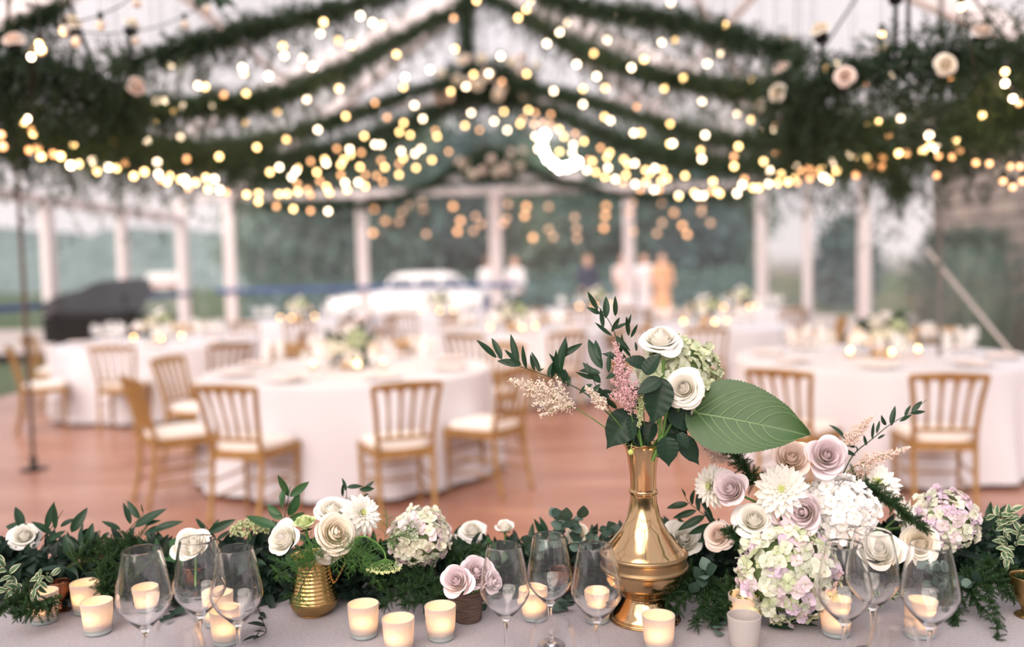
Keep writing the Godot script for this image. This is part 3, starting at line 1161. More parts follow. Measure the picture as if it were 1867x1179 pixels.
func build_stone_building() -> void:
	# a wall of coursed stones that runs along the right of the tent, from pixel 1650 on
	var x0 := 6.6
	var t := thing("building", "old stone building behind the rounded shrub on the right", "building", T(Basis(), Vector3(x0, -0.2, -12.6)))
	var core := Geo.new()
	core.box(T(Basis(), Vector3(2.0, 1.9, 0.0)), Vector3(3.9, 3.8, 3.4), 0.02)
	obj("wall_core", core.mesh(), M.mortar, t)
	var meshes := []
	for k in 4:
		var s := Geo.new()
		s.box(Transform3D(), Vector3([0.42, 0.34, 0.5, 0.28][k], 0.2, 0.12), 0.02)
		meshes.append(s.mesh())
	var n := 0
	for row in 17:
		# the face towards the tent end (z), then the face along the tent (x)
		var u := 0.0
		while u < 3.8 and n < 150:
			var k := rng.randi() % 4
			var w: float = [0.42, 0.34, 0.5, 0.28][k] + 0.02
			obj("stone", meshes[k], M["stone_%d" % (rng.randi() % 3)], t, T(Basis(), Vector3(0.2 + u, 0.12 + row * 0.22, 1.7 + rnd(-0.02, 0.02))))
			u += w
			n += 1
		var z := -1.65
		while z < 1.6 and n < 290:
			var k := rng.randi() % 4
			var w: float = [0.42, 0.34, 0.5, 0.28][k] + 0.02
			obj("stone", meshes[k], M["stone_%d" % (rng.randi() % 3)], t, T(Basis(Vector3.UP, PI / 2), Vector3(0.05 + rnd(-0.02, 0.02), 0.12 + row * 0.22, z + w / 2)))
			z += w
			n += 1
	var rf := Geo.new()
	rf.box(T(Basis(Vector3(0, 0, 1), 0.2), Vector3(1.9, 4.2, 0)), Vector3(4.6, 0.14, 3.9), 0.03)
	obj("roof", rf.mesh(), M.stone_0, t)


# ---------------------------------------------------------------- people (one continuous body each, by surface nets)
func field_mesh(bones: Array, cell: float, k: float) -> ArrayMesh:
	var lo := Vector3.ONE * 1e9
	var hi := -lo
	for b in bones:
		for i in 2:
			var r: float = b[2 + i] + 2.5 * cell
			lo = lo.min(b[i] - Vector3.ONE * r)
			hi = hi.max(b[i] + Vector3.ONE * r)
	var n := Vector3i(((hi - lo) / cell).ceil()) + Vector3i.ONE
	var f := PackedFloat32Array()
	f.resize(n.x * n.y * n.z)
	f.fill(1.0)
	for b in bones:
		var a: Vector3 = b[0]
		var e: Vector3 = b[1] - a
		var ee := maxf(e.length_squared(), 1e-9)
		var pad: float = maxf(b[2], b[3]) + 3.0 * cell
		var l0 := Vector3i(((a.min(b[1]) - Vector3.ONE * pad - lo) / cell).floor()).max(Vector3i.ZERO)
		var h0 := Vector3i(((a.max(b[1]) + Vector3.ONE * pad - lo) / cell).ceil()).min(n - Vector3i.ONE)
		for z in range(l0.z, h0.z + 1):
			for y in range(l0.y, h0.y + 1):
				for x in range(l0.x, h0.x + 1):
					var p := lo + Vector3(x, y, z) * cell
					var t := clampf((p - a).dot(e) / ee, 0.0, 1.0)
					var d: float = (p - a - e * t).length() - lerpf(b[2], b[3], t)
					var i := x + n.x * (y + n.y * z)
					var q := f[i]
					var m := maxf(k - absf(q - d), 0.0) / k
					f[i] = minf(q, d) - m * m * k * 0.25
	var g := Geo.new()
	var ids := {}
	var st := [1, n.x, n.x * n.y]
	for z in n.z - 1:
		for y in n.y - 1:
			for x in n.x - 1:
				var i := x + n.x * (y + n.y * z)
				var inside := 0
				var s := Vector3.ZERO
				var w := 0
				var val := []
				for c in 8:
					var q := f[i + (c & 1) * st[0] + ((c >> 1) & 1) * st[1] + (c >> 2) * st[2]]
					val.append(q)
					if q < 0:
						inside += 1
				if inside == 0 or inside == 8:
					continue
				for c in 8:
					for ax in 3:
						var c2 := c | (1 << ax)
						if c2 != c and (val[c] < 0) != (val[c2] < 0):
							var t: float = val[c] / (val[c] - val[c2])
							var o := Vector3(c & 1, (c >> 1) & 1, c >> 2)
							o[ax] = t
							s += o
							w += 1
				ids[i] = g.add(lo + (Vector3(x, y, z) + s / w) * cell)
	for i in ids:
		for ax in 3:
			var j: int = i + st[ax]
			if (f[i] < 0) == (f[j] < 0):
				continue
			var u: int = st[(ax + 1) % 3]
			var v: int = st[(ax + 2) % 3]
			if ids.has(i - u) and ids.has(i - v) and ids.has(i - u - v):
				var a: int = ids[i]
				var b: int = ids[i - u]
				var c: int = ids[i - u - v]
				var d: int = ids[i - v]
				if f[i] < 0:
					g.tri(a, c, b)
					g.tri(a, d, c)
				else:
					g.tri(a, b, c)
					g.tri(a, c, d)
	return g.mesh()


func person(label: String, p: Vector3, turn: float, top: Material, lower: Material, dress := false, arm := 0.25, hair_long := false) -> void:
	var t := thing("person", label, "person", T(Basis(Vector3.UP, turn), p))
	var V := func(x, y, z): return Vector3(x, y, z)
	var el := []
	var body := [[V.call(0, 1.62, 0.01), V.call(0, 1.56, 0.03), 0.095, 0.075], [V.call(0, 1.5, 0), V.call(0, 1.42, 0), 0.05, 0.06], [V.call(0, 1.36, 0), V.call(0, 1.0, 0), 0.12, 0.12], [V.call(-0.16, 1.38, 0), V.call(0.16, 1.38, 0), 0.06, 0.06], [V.call(-0.08, 0.95, 0), V.call(0.08, 0.95, 0), 0.11, 0.11]]
	for s in [-1, 1]:
		var e: Vector3 = V.call(s * 0.24, 1.12, 0.02)
		var w: Vector3 = V.call(s * (0.24 - 0.1 * arm), 0.9 + arm * 0.3, 0.08 + arm * 0.3)
		el.append([e, w])
		body += [[V.call(s * 0.19, 1.38, 0), e, 0.05, 0.038], [e, w, 0.036, 0.026], [w, w + (w - e).normalized() * 0.08, 0.028, 0.03], [V.call(s * 0.09, 0.93, 0), V.call(s * 0.1, 0.5, 0.01), 0.085, 0.055], [V.call(s * 0.1, 0.5, 0.01), V.call(s * 0.1, 0.08, -0.02), 0.055, 0.038], [V.call(s * 0.1, 0.04, -0.03), V.call(s * 0.12, 0.035, 0.14), 0.038, 0.03]]
		for q in 5:
			var hand: Vector3 = w + (w - e).normalized() * 0.1
			body.append([hand + Vector3((q - 2) * 0.014, 0, 0), hand + Vector3((q - 2) * 0.017, -0.05 if q else -0.02, 0.03), 0.008, 0.007])
	body.append([V.call(0, 1.585, 0.1), V.call(0, 1.57, 0.115), 0.014, 0.012])
	obj("body", field_mesh(body, 0.03, 0.05), M.skin, t)
	var shirt := [[V.call(0, 1.34, 0), V.call(0, 1.0, 0), 0.145, 0.14], [V.call(-0.17, 1.38, 0), V.call(0.17, 1.38, 0), 0.075, 0.075], [V.call(-0.06, 0.95, 0), V.call(0.06, 0.95, 0), 0.13, 0.13]]
	for i in 2:
		var s: float = -1.0 if i == 0 else 1.0
		shirt.append([V.call(s * 0.19, 1.38, 0), el[i][0], 0.066, 0.055])
		if not dress:
			shirt.append([el[i][0], el[i][0].lerp(el[i][1], 0.9), 0.053, 0.042])
	if dress:
		shirt.append([V.call(0, 0.95, 0), V.call(0, 0.3, 0), 0.15, 0.26])
	obj("dress" if dress else "jacket" if top == M.suit_navy else "shirt", field_mesh(shirt, 0.035, 0.06), top, t)
	if not dress:
		var tr := []
		for s in [-1, 1]:
			tr += [[V.call(s * 0.085, 0.93, 0), V.call(s * 0.1, 0.5, 0.01), 0.105, 0.075], [V.call(s * 0.1, 0.5, 0.01), V.call(s * 0.1, 0.09, -0.01), 0.075, 0.062]]
		obj("trousers", field_mesh(tr, 0.035, 0.04), lower, t)
	var hr := [[V.call(0, 1.67, -0.02), V.call(0, 1.62, -0.045), 0.092, 0.085]]
	if hair_long:
		hr.append([V.call(0, 1.6, -0.06), V.call(0, 1.4, -0.07), 0.08, 0.07])
	obj("hair", field_mesh(hr, 0.025, 0.03), M.hair, t)


func build_people() -> void:
	person("person in a white shirt and blue trousers at the middle post", spot(893, 21.0), PI * 0.8, M.shirt_white, M.trousers_blue, false, 0.6)
	person("person in a white shirt and grey trousers right of the middle post", spot(943, 20.6), -0.7, M.shirt_white, M.trousers_grey, false, 0.9)
	person("person in a navy suit standing between the end posts", spot(1074, 21.0), 0.4, M.suit_navy, M.suit_navy, false, 0.2)
	person("woman in a pale pink dress left of the right post", spot(1140, 22.0), 0.2, M.dress_pink, M.dress_pink, true, 0.5, true)
	person("woman in a white dress just right of the right post", spot(1178, 22.6), -0.3, M.shirt_white, M.shirt_white, true, 0.4, true)
	person("woman in a peach dress right of the woman in white", spot(1210, 22.2), 0.1, M.dress_peach, M.dress_peach, true, 0.5, true)


# ---------------------------------------------------------------- white saloon car
func build_car() -> void:
	var t := thing("car", "white vintage saloon car parked behind the end wall", "car", T(Basis(), spot(765, 24.0) + Vector3(0, -0.08, 0)))
	# x: nose at -2.3, tail at 2.2
	var g := Geo.new()
	var prof := [[-2.32, 0.45, 0.62, 0.3], [-2.25, 0.4, 0.86, 0.7], [-1.7, 0.34, 0.96, 0.82], [-0.95, 0.34, 1.03, 0.86], [0.0, 0.33, 1.05, 0.88], [1.0, 0.33, 1.04, 0.87], [1.7, 0.35, 0.98, 0.8], [2.15, 0.42, 0.84, 0.66], [2.25, 0.5, 0.65, 0.3]]
	g.grid(24, 32, func(a, b):
		var f: float = b * (prof.size() - 1)
		var i := mini(int(f), prof.size() - 2)
		var u := f - i
		var q := []
		for k in 4:
			q.append(lerpf(prof[i][k], prof[i + 1][k], u * u * (3 - 2 * u) if k else u))
		var an: float = a * TAU
		var cy: float = (q[1] + q[2]) / 2
		return Vector3(q[0], cy + signf(sin(an)) * pow(absf(sin(an)), 0.55) * (q[2] - q[1]) / 2, -signf(cos(an)) * pow(absf(cos(an)), 0.5) * q[3]), true)
	obj("body", g.mesh(), M.car_white, t)
	var cab := Geo.new()
	cab.grid(24, 18, func(a, b):
		var top := smoothstep(0.0, 1.0, b)
		var xl := lerpf(-0.98, -0.5, pow(b, 0.8))
		var xr := lerpf(1.45, 0.85, pow(b, 0.9))
		var y := 1.0 + 0.5 * sin(b * PI / 2)
		var sh := sqrt(maxf(0.0, 1.0 - pow(b, 6.0)))
		var an: float = a * TAU
		var w := lerpf(0.78, 0.6, top)
		return Vector3((xl + xr) / 2 + signf(cos(an)) * pow(absf(cos(an)), 0.45) * (xr - xl) / 2 * sh, y, signf(sin(an)) * pow(absf(sin(an)), 0.45) * w * sh), true)
	obj("cabin", cab.mesh(), M.car_white, t)
	for w in [[-0.62, -0.05, 0.16], [0.05, 0.6, 0.0], [0.7, 1.15, -0.12]]:
		for s in [-1, 1]:
			var q := Geo.new()
			q.box(T(Basis(Vector3.RIGHT, -s * 0.24), Vector3((w[0] + w[1]) / 2, 1.2, s * 0.735)), Vector3(w[1] - w[0], 0.26, 0.03), 0.012)
			obj("window", q.mesh(), M.car_glass, t)
	var ws := Geo.new()
	ws.box(T(Basis(Vector3(0, 0, 1), -0.85), Vector3(-0.8, 1.22, 0)), Vector3(0.42, 0.03, 1.1), 0.01)
	obj("windscreen", ws.mesh(), M.car_glass, t)
	for x in [-1.45, 1.35]:
		for s in [-1, 1]:
			var tyre := Geo.new()
			var pr := [Vector2(0.2, -0.09), Vector2(0.31, -0.09), Vector2(0.335, -0.05), Vector2(0.335, 0.05), Vector2(0.31, 0.09), Vector2(0.2, 0.09), Vector2(0.2, -0.09)]
			tyre.lathe(pr, 22)
			var wh := Node3D.new()
			wh.name = "wheel"
			wh.transform = T(Basis(Vector3.RIGHT, PI / 2), Vector3(x, 0.33, s * 0.74))
			t.add_child(wh, true)
			obj("tyre", tyre.mesh(), M.tyre, wh)
			var hub := Geo.new()
			hub.ball(Vector3.ZERO, 0.2, 16, 8, 0.4)
			obj("hub_cap", hub.mesh(), M.chrome, wh)
	for s in [-1, 1]:
		var hl := Geo.new()
		hl.ball(Vector3(-2.2, 0.78, s * 0.5), 0.13, 12, 8)
		obj("headlamp", hl.mesh(), M.chrome, t)
	for x in [-2.35, 2.28]:
		var bp := Geo.new()
		bp.box(T(Basis(), Vector3(x, 0.45, 0)), Vector3(0.1, 0.12, 1.6), 0.03)
		obj("bumper", bp.mesh(), M.chrome, t)
	# small vehicles far left of it on the drive
	var tr := thing("van", "small white van with a red stripe far off behind the left wall", "van", T(Basis(Vector3.UP, 0.2), spot(304, 75.0)))
	var vb := Geo.new()
	vb.grid(20, 10, func(a, b):
		var an: float = a * TAU
		var sh := pow(maxf(0.0, 1.0 - pow(absf(b * 2 - 1), 8.0)), 0.3)
		return Vector3((b - 0.5) * 3.0, 1.0 + signf(sin(an)) * pow(absf(sin(an)), 0.4) * 0.75 * sh, -signf(cos(an)) * pow(absf(cos(an)), 0.4) * 0.8 * sh), true)
	obj("body", vb.mesh(), M.car_white, tr)
	var stp := Geo.new()
	stp.box(T(Basis(), Vector3(0, 0.75, 0)), Vector3(2.6, 0.2, 1.64), 0.01)
	obj("stripe", stp.mesh(), mat("red_stripe", Color8(214, 96, 100), 0.5), tr)
	for x in [-0.9, 0.9]:
		for s in [-1, 1]:
			var ty := Geo.new()
			ty.lathe([Vector2(0.0, -0.09), Vector2(0.28, -0.09), Vector2(0.31, 0.0), Vector2(0.28, 0.09), Vector2(0.0, 0.09)], 16)
			obj("wheel", ty.mesh(), M.tyre, tr, T(Basis(Vector3.RIGHT, PI / 2), Vector3(x, 0.31, s * 0.7)))


# ---------------------------------------------------------------- grand piano at the left
func build_piano() -> void:
	var t := thing("piano", "black grand piano with raised lid behind the left table", "piano", T(Basis(Vector3.UP, PI / 2 + 0.25) * Basis.from_scale(Vector3(0.85, 1.0, 0.85)), Vector3(-5.25, 0, -11.9)))
	var shape := [[-0.6, -0.5], [0.6, -0.5], [0.6, 0.15], [0.5, 0.35], [0.25, 0.5], [0.05, 0.75], [-0.2, 0.9], [-0.45, 0.88], [-0.6, 0.7]]
	var slab := func(y0: float, y1: float, s := 1.0) -> Geo:
		var g := Geo.new()
		var pts := []
		for q in shape:
			pts.append(Vector3(q[0] * s, 0, -q[1] * s))
		pts = spline(pts + [pts[0]], 3)
		pts.pop_back()
		var n := pts.size()
		g.grid(n, 1, func(a, b): return pts[int(round(a * n)) % n] + Vector3(0, lerpf(y0, y1, b), 0), true)
		for y in [y0, y1]:
			var cc := g.add(Vector3(0, y, -0.1))
			var o := g.v.size()
			for p in pts:
				g.add(p + Vector3(0, y, 0))
			for i in n:
				g.tri(cc, o + i, o + (i + 1) % n)
		return g
	obj("case", slab.call(0.66, 1.0).mesh(), M.piano_black, t)
	var lid := Geo.new()
	var lg: Geo = slab.call(0.0, 0.03)
	lid.append(lg, T(Basis(Vector3(0, 0, 1), 0.32), Vector3(-0.03, 1.2, 0)))
	obj("lid", lid.mesh(), M.piano_black, t)
	var prop_ := Geo.new()
	prop_.tube([Vector3(0.45, 1.0, 0.1), Vector3(0.38, 1.3, 0.1)], [0.012], 6)
	obj("lid_prop", prop_.mesh(), M.piano_black, t)
	var kb := Geo.new()
	kb.box(T(Basis(), Vector3(0, 0.72, 0.58)), Vector3(1.2, 0.08, 0.22), 0.01)
	obj("key_bed", kb.mesh(), M.piano_black, t)
	var ky := Geo.new()
	ky.box(T(Basis(), Vector3(0, 0.775, 0.6)), Vector3(1.1, 0.025, 0.14), 0.004)
	obj("keys", ky.mesh(), M.ivory, t)
	var ms := Geo.new()
	ms.box(T(Basis(Vector3.RIGHT, -0.3), Vector3(0, 1.12, 0.25)), Vector3(0.7, 0.24, 0.02), 0.004)
	obj("music_stand", ms.mesh(), M.piano_black, t)
	for q in [[-0.5, 0.42], [0.5, 0.42], [-0.3, -0.65]]:
		var l := Geo.new()
		l.lathe([Vector2(0.03, 0), Vector2(0.03, 0.06), Vector2(0.04, 0.1), Vector2(0.06, 0.5), Vector2(0.07, 0.67)], 10)
		obj("leg", l.mesh(), M.piano_black, t, T(Basis(), Vector3(q[0], 0, q[1])))


# ---------------------------------------------------------------- gold banquet chair, facing -z, origin on the floor
func make_chair() -> Node3D:
	var t := Node3D.new()
	var seat_y := 0.43
	var back := func(x: float, y: float) -> Vector3:   # the surface of the leaning, flaring back; x from -1 to 1
		var f := (y - seat_y) / (0.83 - seat_y)
		return Vector3(x * (0.165 + 0.04 * f * f), y, 0.19 + 0.07 * f + 0.025 * f * f - 0.03 * (1.0 - x * x) * -0.6 * f)
	var sf := Geo.new()
	var trap := func(inset: float) -> Array: return [Vector3(-0.205 + inset, 0, -0.2 + inset), Vector3(0.205 - inset, 0, -0.2 + inset), Vector3(0.165 - inset, 0, 0.19 - inset), Vector3(-0.165 + inset, 0, 0.19 - inset)]
	var q: Array = trap.call(0.0)
	var q2: Array = trap.call(0.012)
	var c := Vector3(0, seat_y - 0.03, 0)
	var lo := []
	var hi := []
	for p in q:
		lo.append(p + Vector3(0, seat_y - 0.055, 0))
		hi.append(p + Vector3(0, seat_y - 0.008, 0))
	var tp := []
	for p in q2:
		tp.append(p + Vector3(0, seat_y, 0))
	for i in 4:
		var j := (i + 1) % 4
		sf.poly([lo[i], lo[j], hi[j], hi[i]], c)
		sf.poly([hi[i], hi[j], tp[j], tp[i]], c)
	sf.poly(lo.duplicate(), c)
	sf.poly(tp.duplicate(), c)
	obj("seat_frame", sf.mesh(), M.chair_gold, t)
	var cu := Geo.new()
	cu.grid(28, 8, func(a, b):
		var an: float = a * TAU
		var sx := signf(cos(an)) * pow(absf(cos(an)), 0.35)
		var sz := signf(sin(an)) * pow(absf(sin(an)), 0.35)
		var s := pow(maxf(0.0, 1.0 - pow(b, 5.0)), 0.5)
		return Vector3(sx * s * lerpf(0.195, 0.155, sz * 0.5 + 0.5), seat_y - 0.002 + 0.05 * pow(b, 0.6) * 1.0, -0.005 + sz * s * 0.185), true)
	obj("seat_cushion", cu.mesh(), M.cushion, t)
	for s in [-1, 1]:
		var g := Geo.new()
		var pts := [Vector3(s * 0.16, 0, 0.25), Vector3(s * 0.165, 0.2, 0.205), Vector3(s * 0.167, 0.4, 0.19)]
		for k in 6:
			pts.append(back.call(s, lerpf(0.46, 0.81, k / 5.0)))
		g.tube(spline(pts, 3), [0.016], 8)
		obj("rear_leg", g.mesh(), M.chair_gold, t)
		var fl := Geo.new()
		var x: float = s * 0.185
		fl.lathe([Vector2(0.001, 0), Vector2(0.011, 0.0), Vector2(0.012, 0.1), Vector2(0.017, 0.11), Vector2(0.012, 0.12), Vector2(0.016, 0.3), Vector2(0.021, 0.31), Vector2(0.017, 0.325), Vector2(0.019, 0.4)], 10)
		obj("leg", fl.mesh(), M.chair_gold, t, T(Basis(), Vector3(x, 0, -0.18)))
		for y in [0.14, 0.24]:
			var st := Geo.new()
			st.tube([Vector3(x, y, -0.18), Vector3(s * 0.165, y, 0.205)], [0.008], 6)
			obj("stretcher", st.mesh(), M.chair_gold, t)
	for y in [0.17, 0.27]:
		var st := Geo.new()
		st.tube([Vector3(-0.185, y, -0.18), Vector3(0.185, y, -0.18)], [0.008], 6)
		obj("stretcher", st.mesh(), M.chair_gold, t)
	var tr := Geo.new()
	tr.grid(8, 60, func(a, b):
		var x: float = b * 2.0 - 1.0
		var up := 0.825 + 0.014 * (1.0 - x * x)
		var dn := 0.756 + 0.036 * pow(absf(sin(2.5 * PI * (x + 1.0))), 0.7)
		var an: float = a * TAU
		var y := lerpf(dn, up, 0.5 + 0.5 * signf(sin(an)) * pow(absf(sin(an)), 0.6))
		var p: Vector3 = back.call(x * 1.03, y)
		return p + Vector3(0, 0, -cos(an) * 0.013), true)
	obj("top_rail", tr.mesh(), M.chair_gold, t)
	var lr := Geo.new()
	var lp := []
	for k in 9:
		lp.append(back.call(-1.0 + k / 4.0, 0.5))
	lr.tube(lp, [0.012], 8)
	obj("lower_rail", lr.mesh(), M.chair_gold, t)
	for k in 4:
		var x := -0.6 + k * 0.4
		var sp := Geo.new()
		var pts := []
		for i in 6:
			pts.append(back.call(x, lerpf(0.5, 0.78, i / 5.0)))
		sp.tube(pts, [0.009, 0.0125, 0.0105, 0.0095, 0.011, 0.015], 6)
		obj("spindle", sp.mesh(), M.chair_gold, t)
	return t


func chair_to(label: String, px: float, depth: float, to: Vector3, extra := 0.0) -> void:
	var b := spot(px, depth)
	var d := to - b
	d.y = 0
	var o := b + d.normalized() * 0.28
	var gap := Vector2(to.x - o.x, to.z - o.z).length()
	if gap < 1.27:
		o -= d.normalized() * (1.27 - gap)
	var r: Node3D = proto.chair.duplicate()
	var n := "banquet_chair"
	var k := 1
	while has_node(n):
		n = "banquet_chair_%03d" % k
		k += 1
	r.name = n
	add_child(r, true)
	r.transform = T(Basis(Vector3.UP, atan2(-d.x, -d.z) + extra), Vector3(o.x, 0, o.z))
	tag(r, label, "chair", "gold banquet chairs")


# ---------------------------------------------------------------- tables
func cloth_mesh(r: float, top: float, seed_: int, drop := 0.7) -> ArrayMesh:
	var g := Geo.new()
	var fn := FastNoiseLite.new()
	fn.seed = seed_
	fn.frequency = 1.0
	g.grid(120, 24, func(a, b):
		var an: float = -a * TAU
		if b < 0.34:
			var rr = r * b / 0.34
			return Vector3(cos(an) * rr, top + 0.004, sin(an) * rr)
		var u = (b - 0.34) / 0.66
		var e := minf(u / 0.12, 1.0)
		var y := top + 0.004 - 0.02 * (1.0 - cos(e * PI / 2)) - maxf(0.0, u - 0.12) / 0.88 * drop
		var f := 0.5 + 0.5 * sin(an * 17.0 + 3.0 * fn.get_noise_2d(cos(an) * 2.0, sin(an) * 2.0))
		var rr := r + 0.02 * sin(e * PI / 2) + maxf(0.0, u - 0.1) * (0.03 + 0.17 * f * (0.5 + 0.5 * fn.get_noise_2d(cos(an) * 3.0 + 9, sin(an) * 3.0)))
		return Vector3(cos(an) * rr, y, sin(an) * rr), true)
	return g.mesh()


func make_glass_low() -> ArrayMesh:
	var g := Geo.new()
	var pr := [Vector2(0.0001, 0), Vector2(0.034, 0.002), Vector2(0.008, 0.008), Vector2(0.004, 0.02), Vector2(0.004, 0.085), Vector2(0.02, 0.1), Vector2(0.038, 0.125), Vector2(0.041, 0.15), Vector2(0.037, 0.185), Vector2(0.031, 0.215)]
	g.lathe(spline(pr, 2), 18)
	return g.mesh()


func candle_glow(parent: Node, p: Vector3, r: float) -> void:
	var f := Geo.new()
	f.ball(p, r, 8, 6, 1.4)
	obj("flame", f.mesh(), M.flame, parent)


# a full round table: cloth, places, centrepiece, candles. WHO says which table it is.
func round_table(who: String, c: Vector3, r: float, places: int, rich: int, lean: float) -> void:
	var t := thing("round_table", "round banquet table under a long white cloth, %s" % who, "table", T(Basis(), c), "round banquet tables")
	var tp := Geo.new()
	tp.lathe([Vector2(0.001, 0.72), Vector2(r - 0.02, 0.72), Vector2(r - 0.005, 0.735), Vector2(r - 0.01, 0.748), Vector2(0.001, 0.75)], 40)
	obj("tabletop", tp.mesh(), M.weathered_wood, t)
	for k in 4:
		var a := PI / 4 + k * PI / 2
		var lg := Geo.new()
		lg.tube([Vector3(cos(a) * 0.55, 0, sin(a) * 0.55), Vector3(cos(a) * 0.5, 0.72, sin(a) * 0.5)], [0.02], 8)
		obj("leg", lg.mesh(), M.black_metal, t)
	var cl := thing("tablecloth", "white floor length cloth over the table %s" % who, "tablecloth", T(Basis(), c), "white round tablecloths")
	obj("cloth", cloth_mesh(r, 0.75, int(c.x * 31.0 + c.z * 7.0)), M.white_cloth, cl)
	var where := ["nearest the camera", "near right", "right", "far right", "farthest from the camera", "far left", "left", "near left"]
	for k in places:
		var a := TAU * k / places + lean
		var seat: String = where[int(round(a / TAU * 8.0)) % 8]
		var d := Vector3(sin(a), 0, cos(a))
		var sd := Vector3(cos(a), 0, -sin(a))
		var y := Vector3(0, 0.756, 0)
		var ordinal: String = "" if places <= 8 else ", place %d" % k
		if rich > 1:
			copy(proto.plate, "white plate at the %s place, table %s%s" % [seat, who, ordinal], T(Basis(), c + y + d * (r - 0.22)), "dinner plates")
			copy(proto.napkin, "folded napkin at the %s place, table %s" % [seat, who], T(Basis(Vector3.UP, a), c + y + d * (r - 0.22) + Vector3(0, 0.012, 0)), "folded napkins")
		copy(proto.low_glass, "tall wine glass, %s place, table %s" % [seat, who], T(Basis(), c + y + d * (r - 0.4) + sd * 0.12), "wine glasses on round tables")
		if rich > 1:
			copy(proto.low_glass, "narrow flute, %s place, table %s" % [seat, who], T(Basis.from_scale(Vector3(0.66, 1.0, 0.66)), c + y + d * (r - 0.5) + sd * 0.09), "flutes on round tables", "flute_glass")
		if rich > 0:
			copy(proto.low_glass, "shorter water glass, %s place, table %s" % [seat, who], T(Basis.from_scale(Vector3.ONE * 0.86), c + y + d * (r - 0.43) + sd * 0.0), "water glasses on round tables")
	# centrepiece
	var cp := thing("centrepiece", "white flower centrepiece with dark leaves, table %s" % who, "flowers", T(Basis(), c + Vector3(0, 0.754, 0)), "table centrepieces")
	var hgt := 0.1 if rich < 3 else 0.07
	var vs := Geo.new()
	vs.lathe(spline([Vector2(0.001, 0), Vector2(0.06, 0.0), Vector2(0.065, 0.02), Vector2(0.05, 0.06), Vector2(0.055, hgt), Vector2(0.045, hgt), Vector2(0.001, hgt - 0.02)], 2), 20)
	obj("vase", vs.mesh(), M.gold_matt, cp)
	var n := 12 if rich > 1 else 9
	for k in n:
		var a := k * 2.4
		var rr := 0.06 * sqrt(k + 0.4)
		var p := Vector3(cos(a) * rr * 1.05, hgt + 0.14 - 0.045 * k / 2.0 * 0.6 + 0.03, sin(a) * rr)
		if k % 3 == 0:
			var hx := []
			for i in 34:
				var dd := rdir()
				dd.y = absf(dd.y) * 1.2 - 0.2
				hx.append(T(up_basis(dd, rnd(0, 6)) * Basis.from_scale(Vector3.ONE * 0.03), p + dd * 0.075))
			many("hydrangea_head", floret_mesh(k % 4), [M.floret_white, M.floret_green, M.floret_cream][k % 3 if k < 3 else (k / 3) % 3], hx, cp)
		else:
			var b := up_basis(Vector3(cos(a) * rr * 8.0, 1, sin(a) * rr * 8.0)) * Basis.from_scale(Vector3.ONE * 0.062)
			obj("rose", proto.rose_small, M.white_petal if k % 2 else M.cream_petal, cp, T(b, p))
	for k in 16:
		var a := k * 2.4
		var b0 := Vector3(cos(a) * 0.06, hgt + 0.01 + 0.02 * (k % 4), sin(a) * 0.06)
		var tip := b0 + Vector3(cos(a) * rnd(0.08, 0.16), rnd(-0.1, 0.22) if k % 3 else 0.2, sin(a) * rnd(0.08, 0.16))
		put_leaf(cp, unit_leaf(k), M.ruscus_leaf, b0, tip, Vector3(0, 0.5, 1), true, 1.5)
	for k in 3 if rich > 0 else 2:
		var a := lean * 2.0 + 0.5 + k * 2.3
		var vt := thing("tea_light", "lit tea light %s of the centrepiece, table %s" % [["in front", "to the right", "to the left"][k], who], "candle", T(Basis(), c + Vector3(0, 0.757, 0) + [Vector3(rnd(-0.05, 0.12), 0, 0.24), Vector3(0.26, 0, 0.05), Vector3(-0.25, 0, 0.08)][k]), "tea lights on round tables")
		var cup := Geo.new()
		cup.lathe([Vector2(0.001, 0), Vector2(0.024, 0), Vector2(0.028, 0.042), Vector2(0.026, 0.042), Vector2(0.022, 0.006), Vector2(0.001, 0.006)], 14)
		obj("cup", cup.mesh(), M.frosted_glass, vt)
		candle_glow(vt, Vector3(0, 0.05, 0), 0.012)
		omni("candle_light", vt.position + Vector3(0, 0.05, 0), Color8(255, 190, 120), 0.012, 0.01)


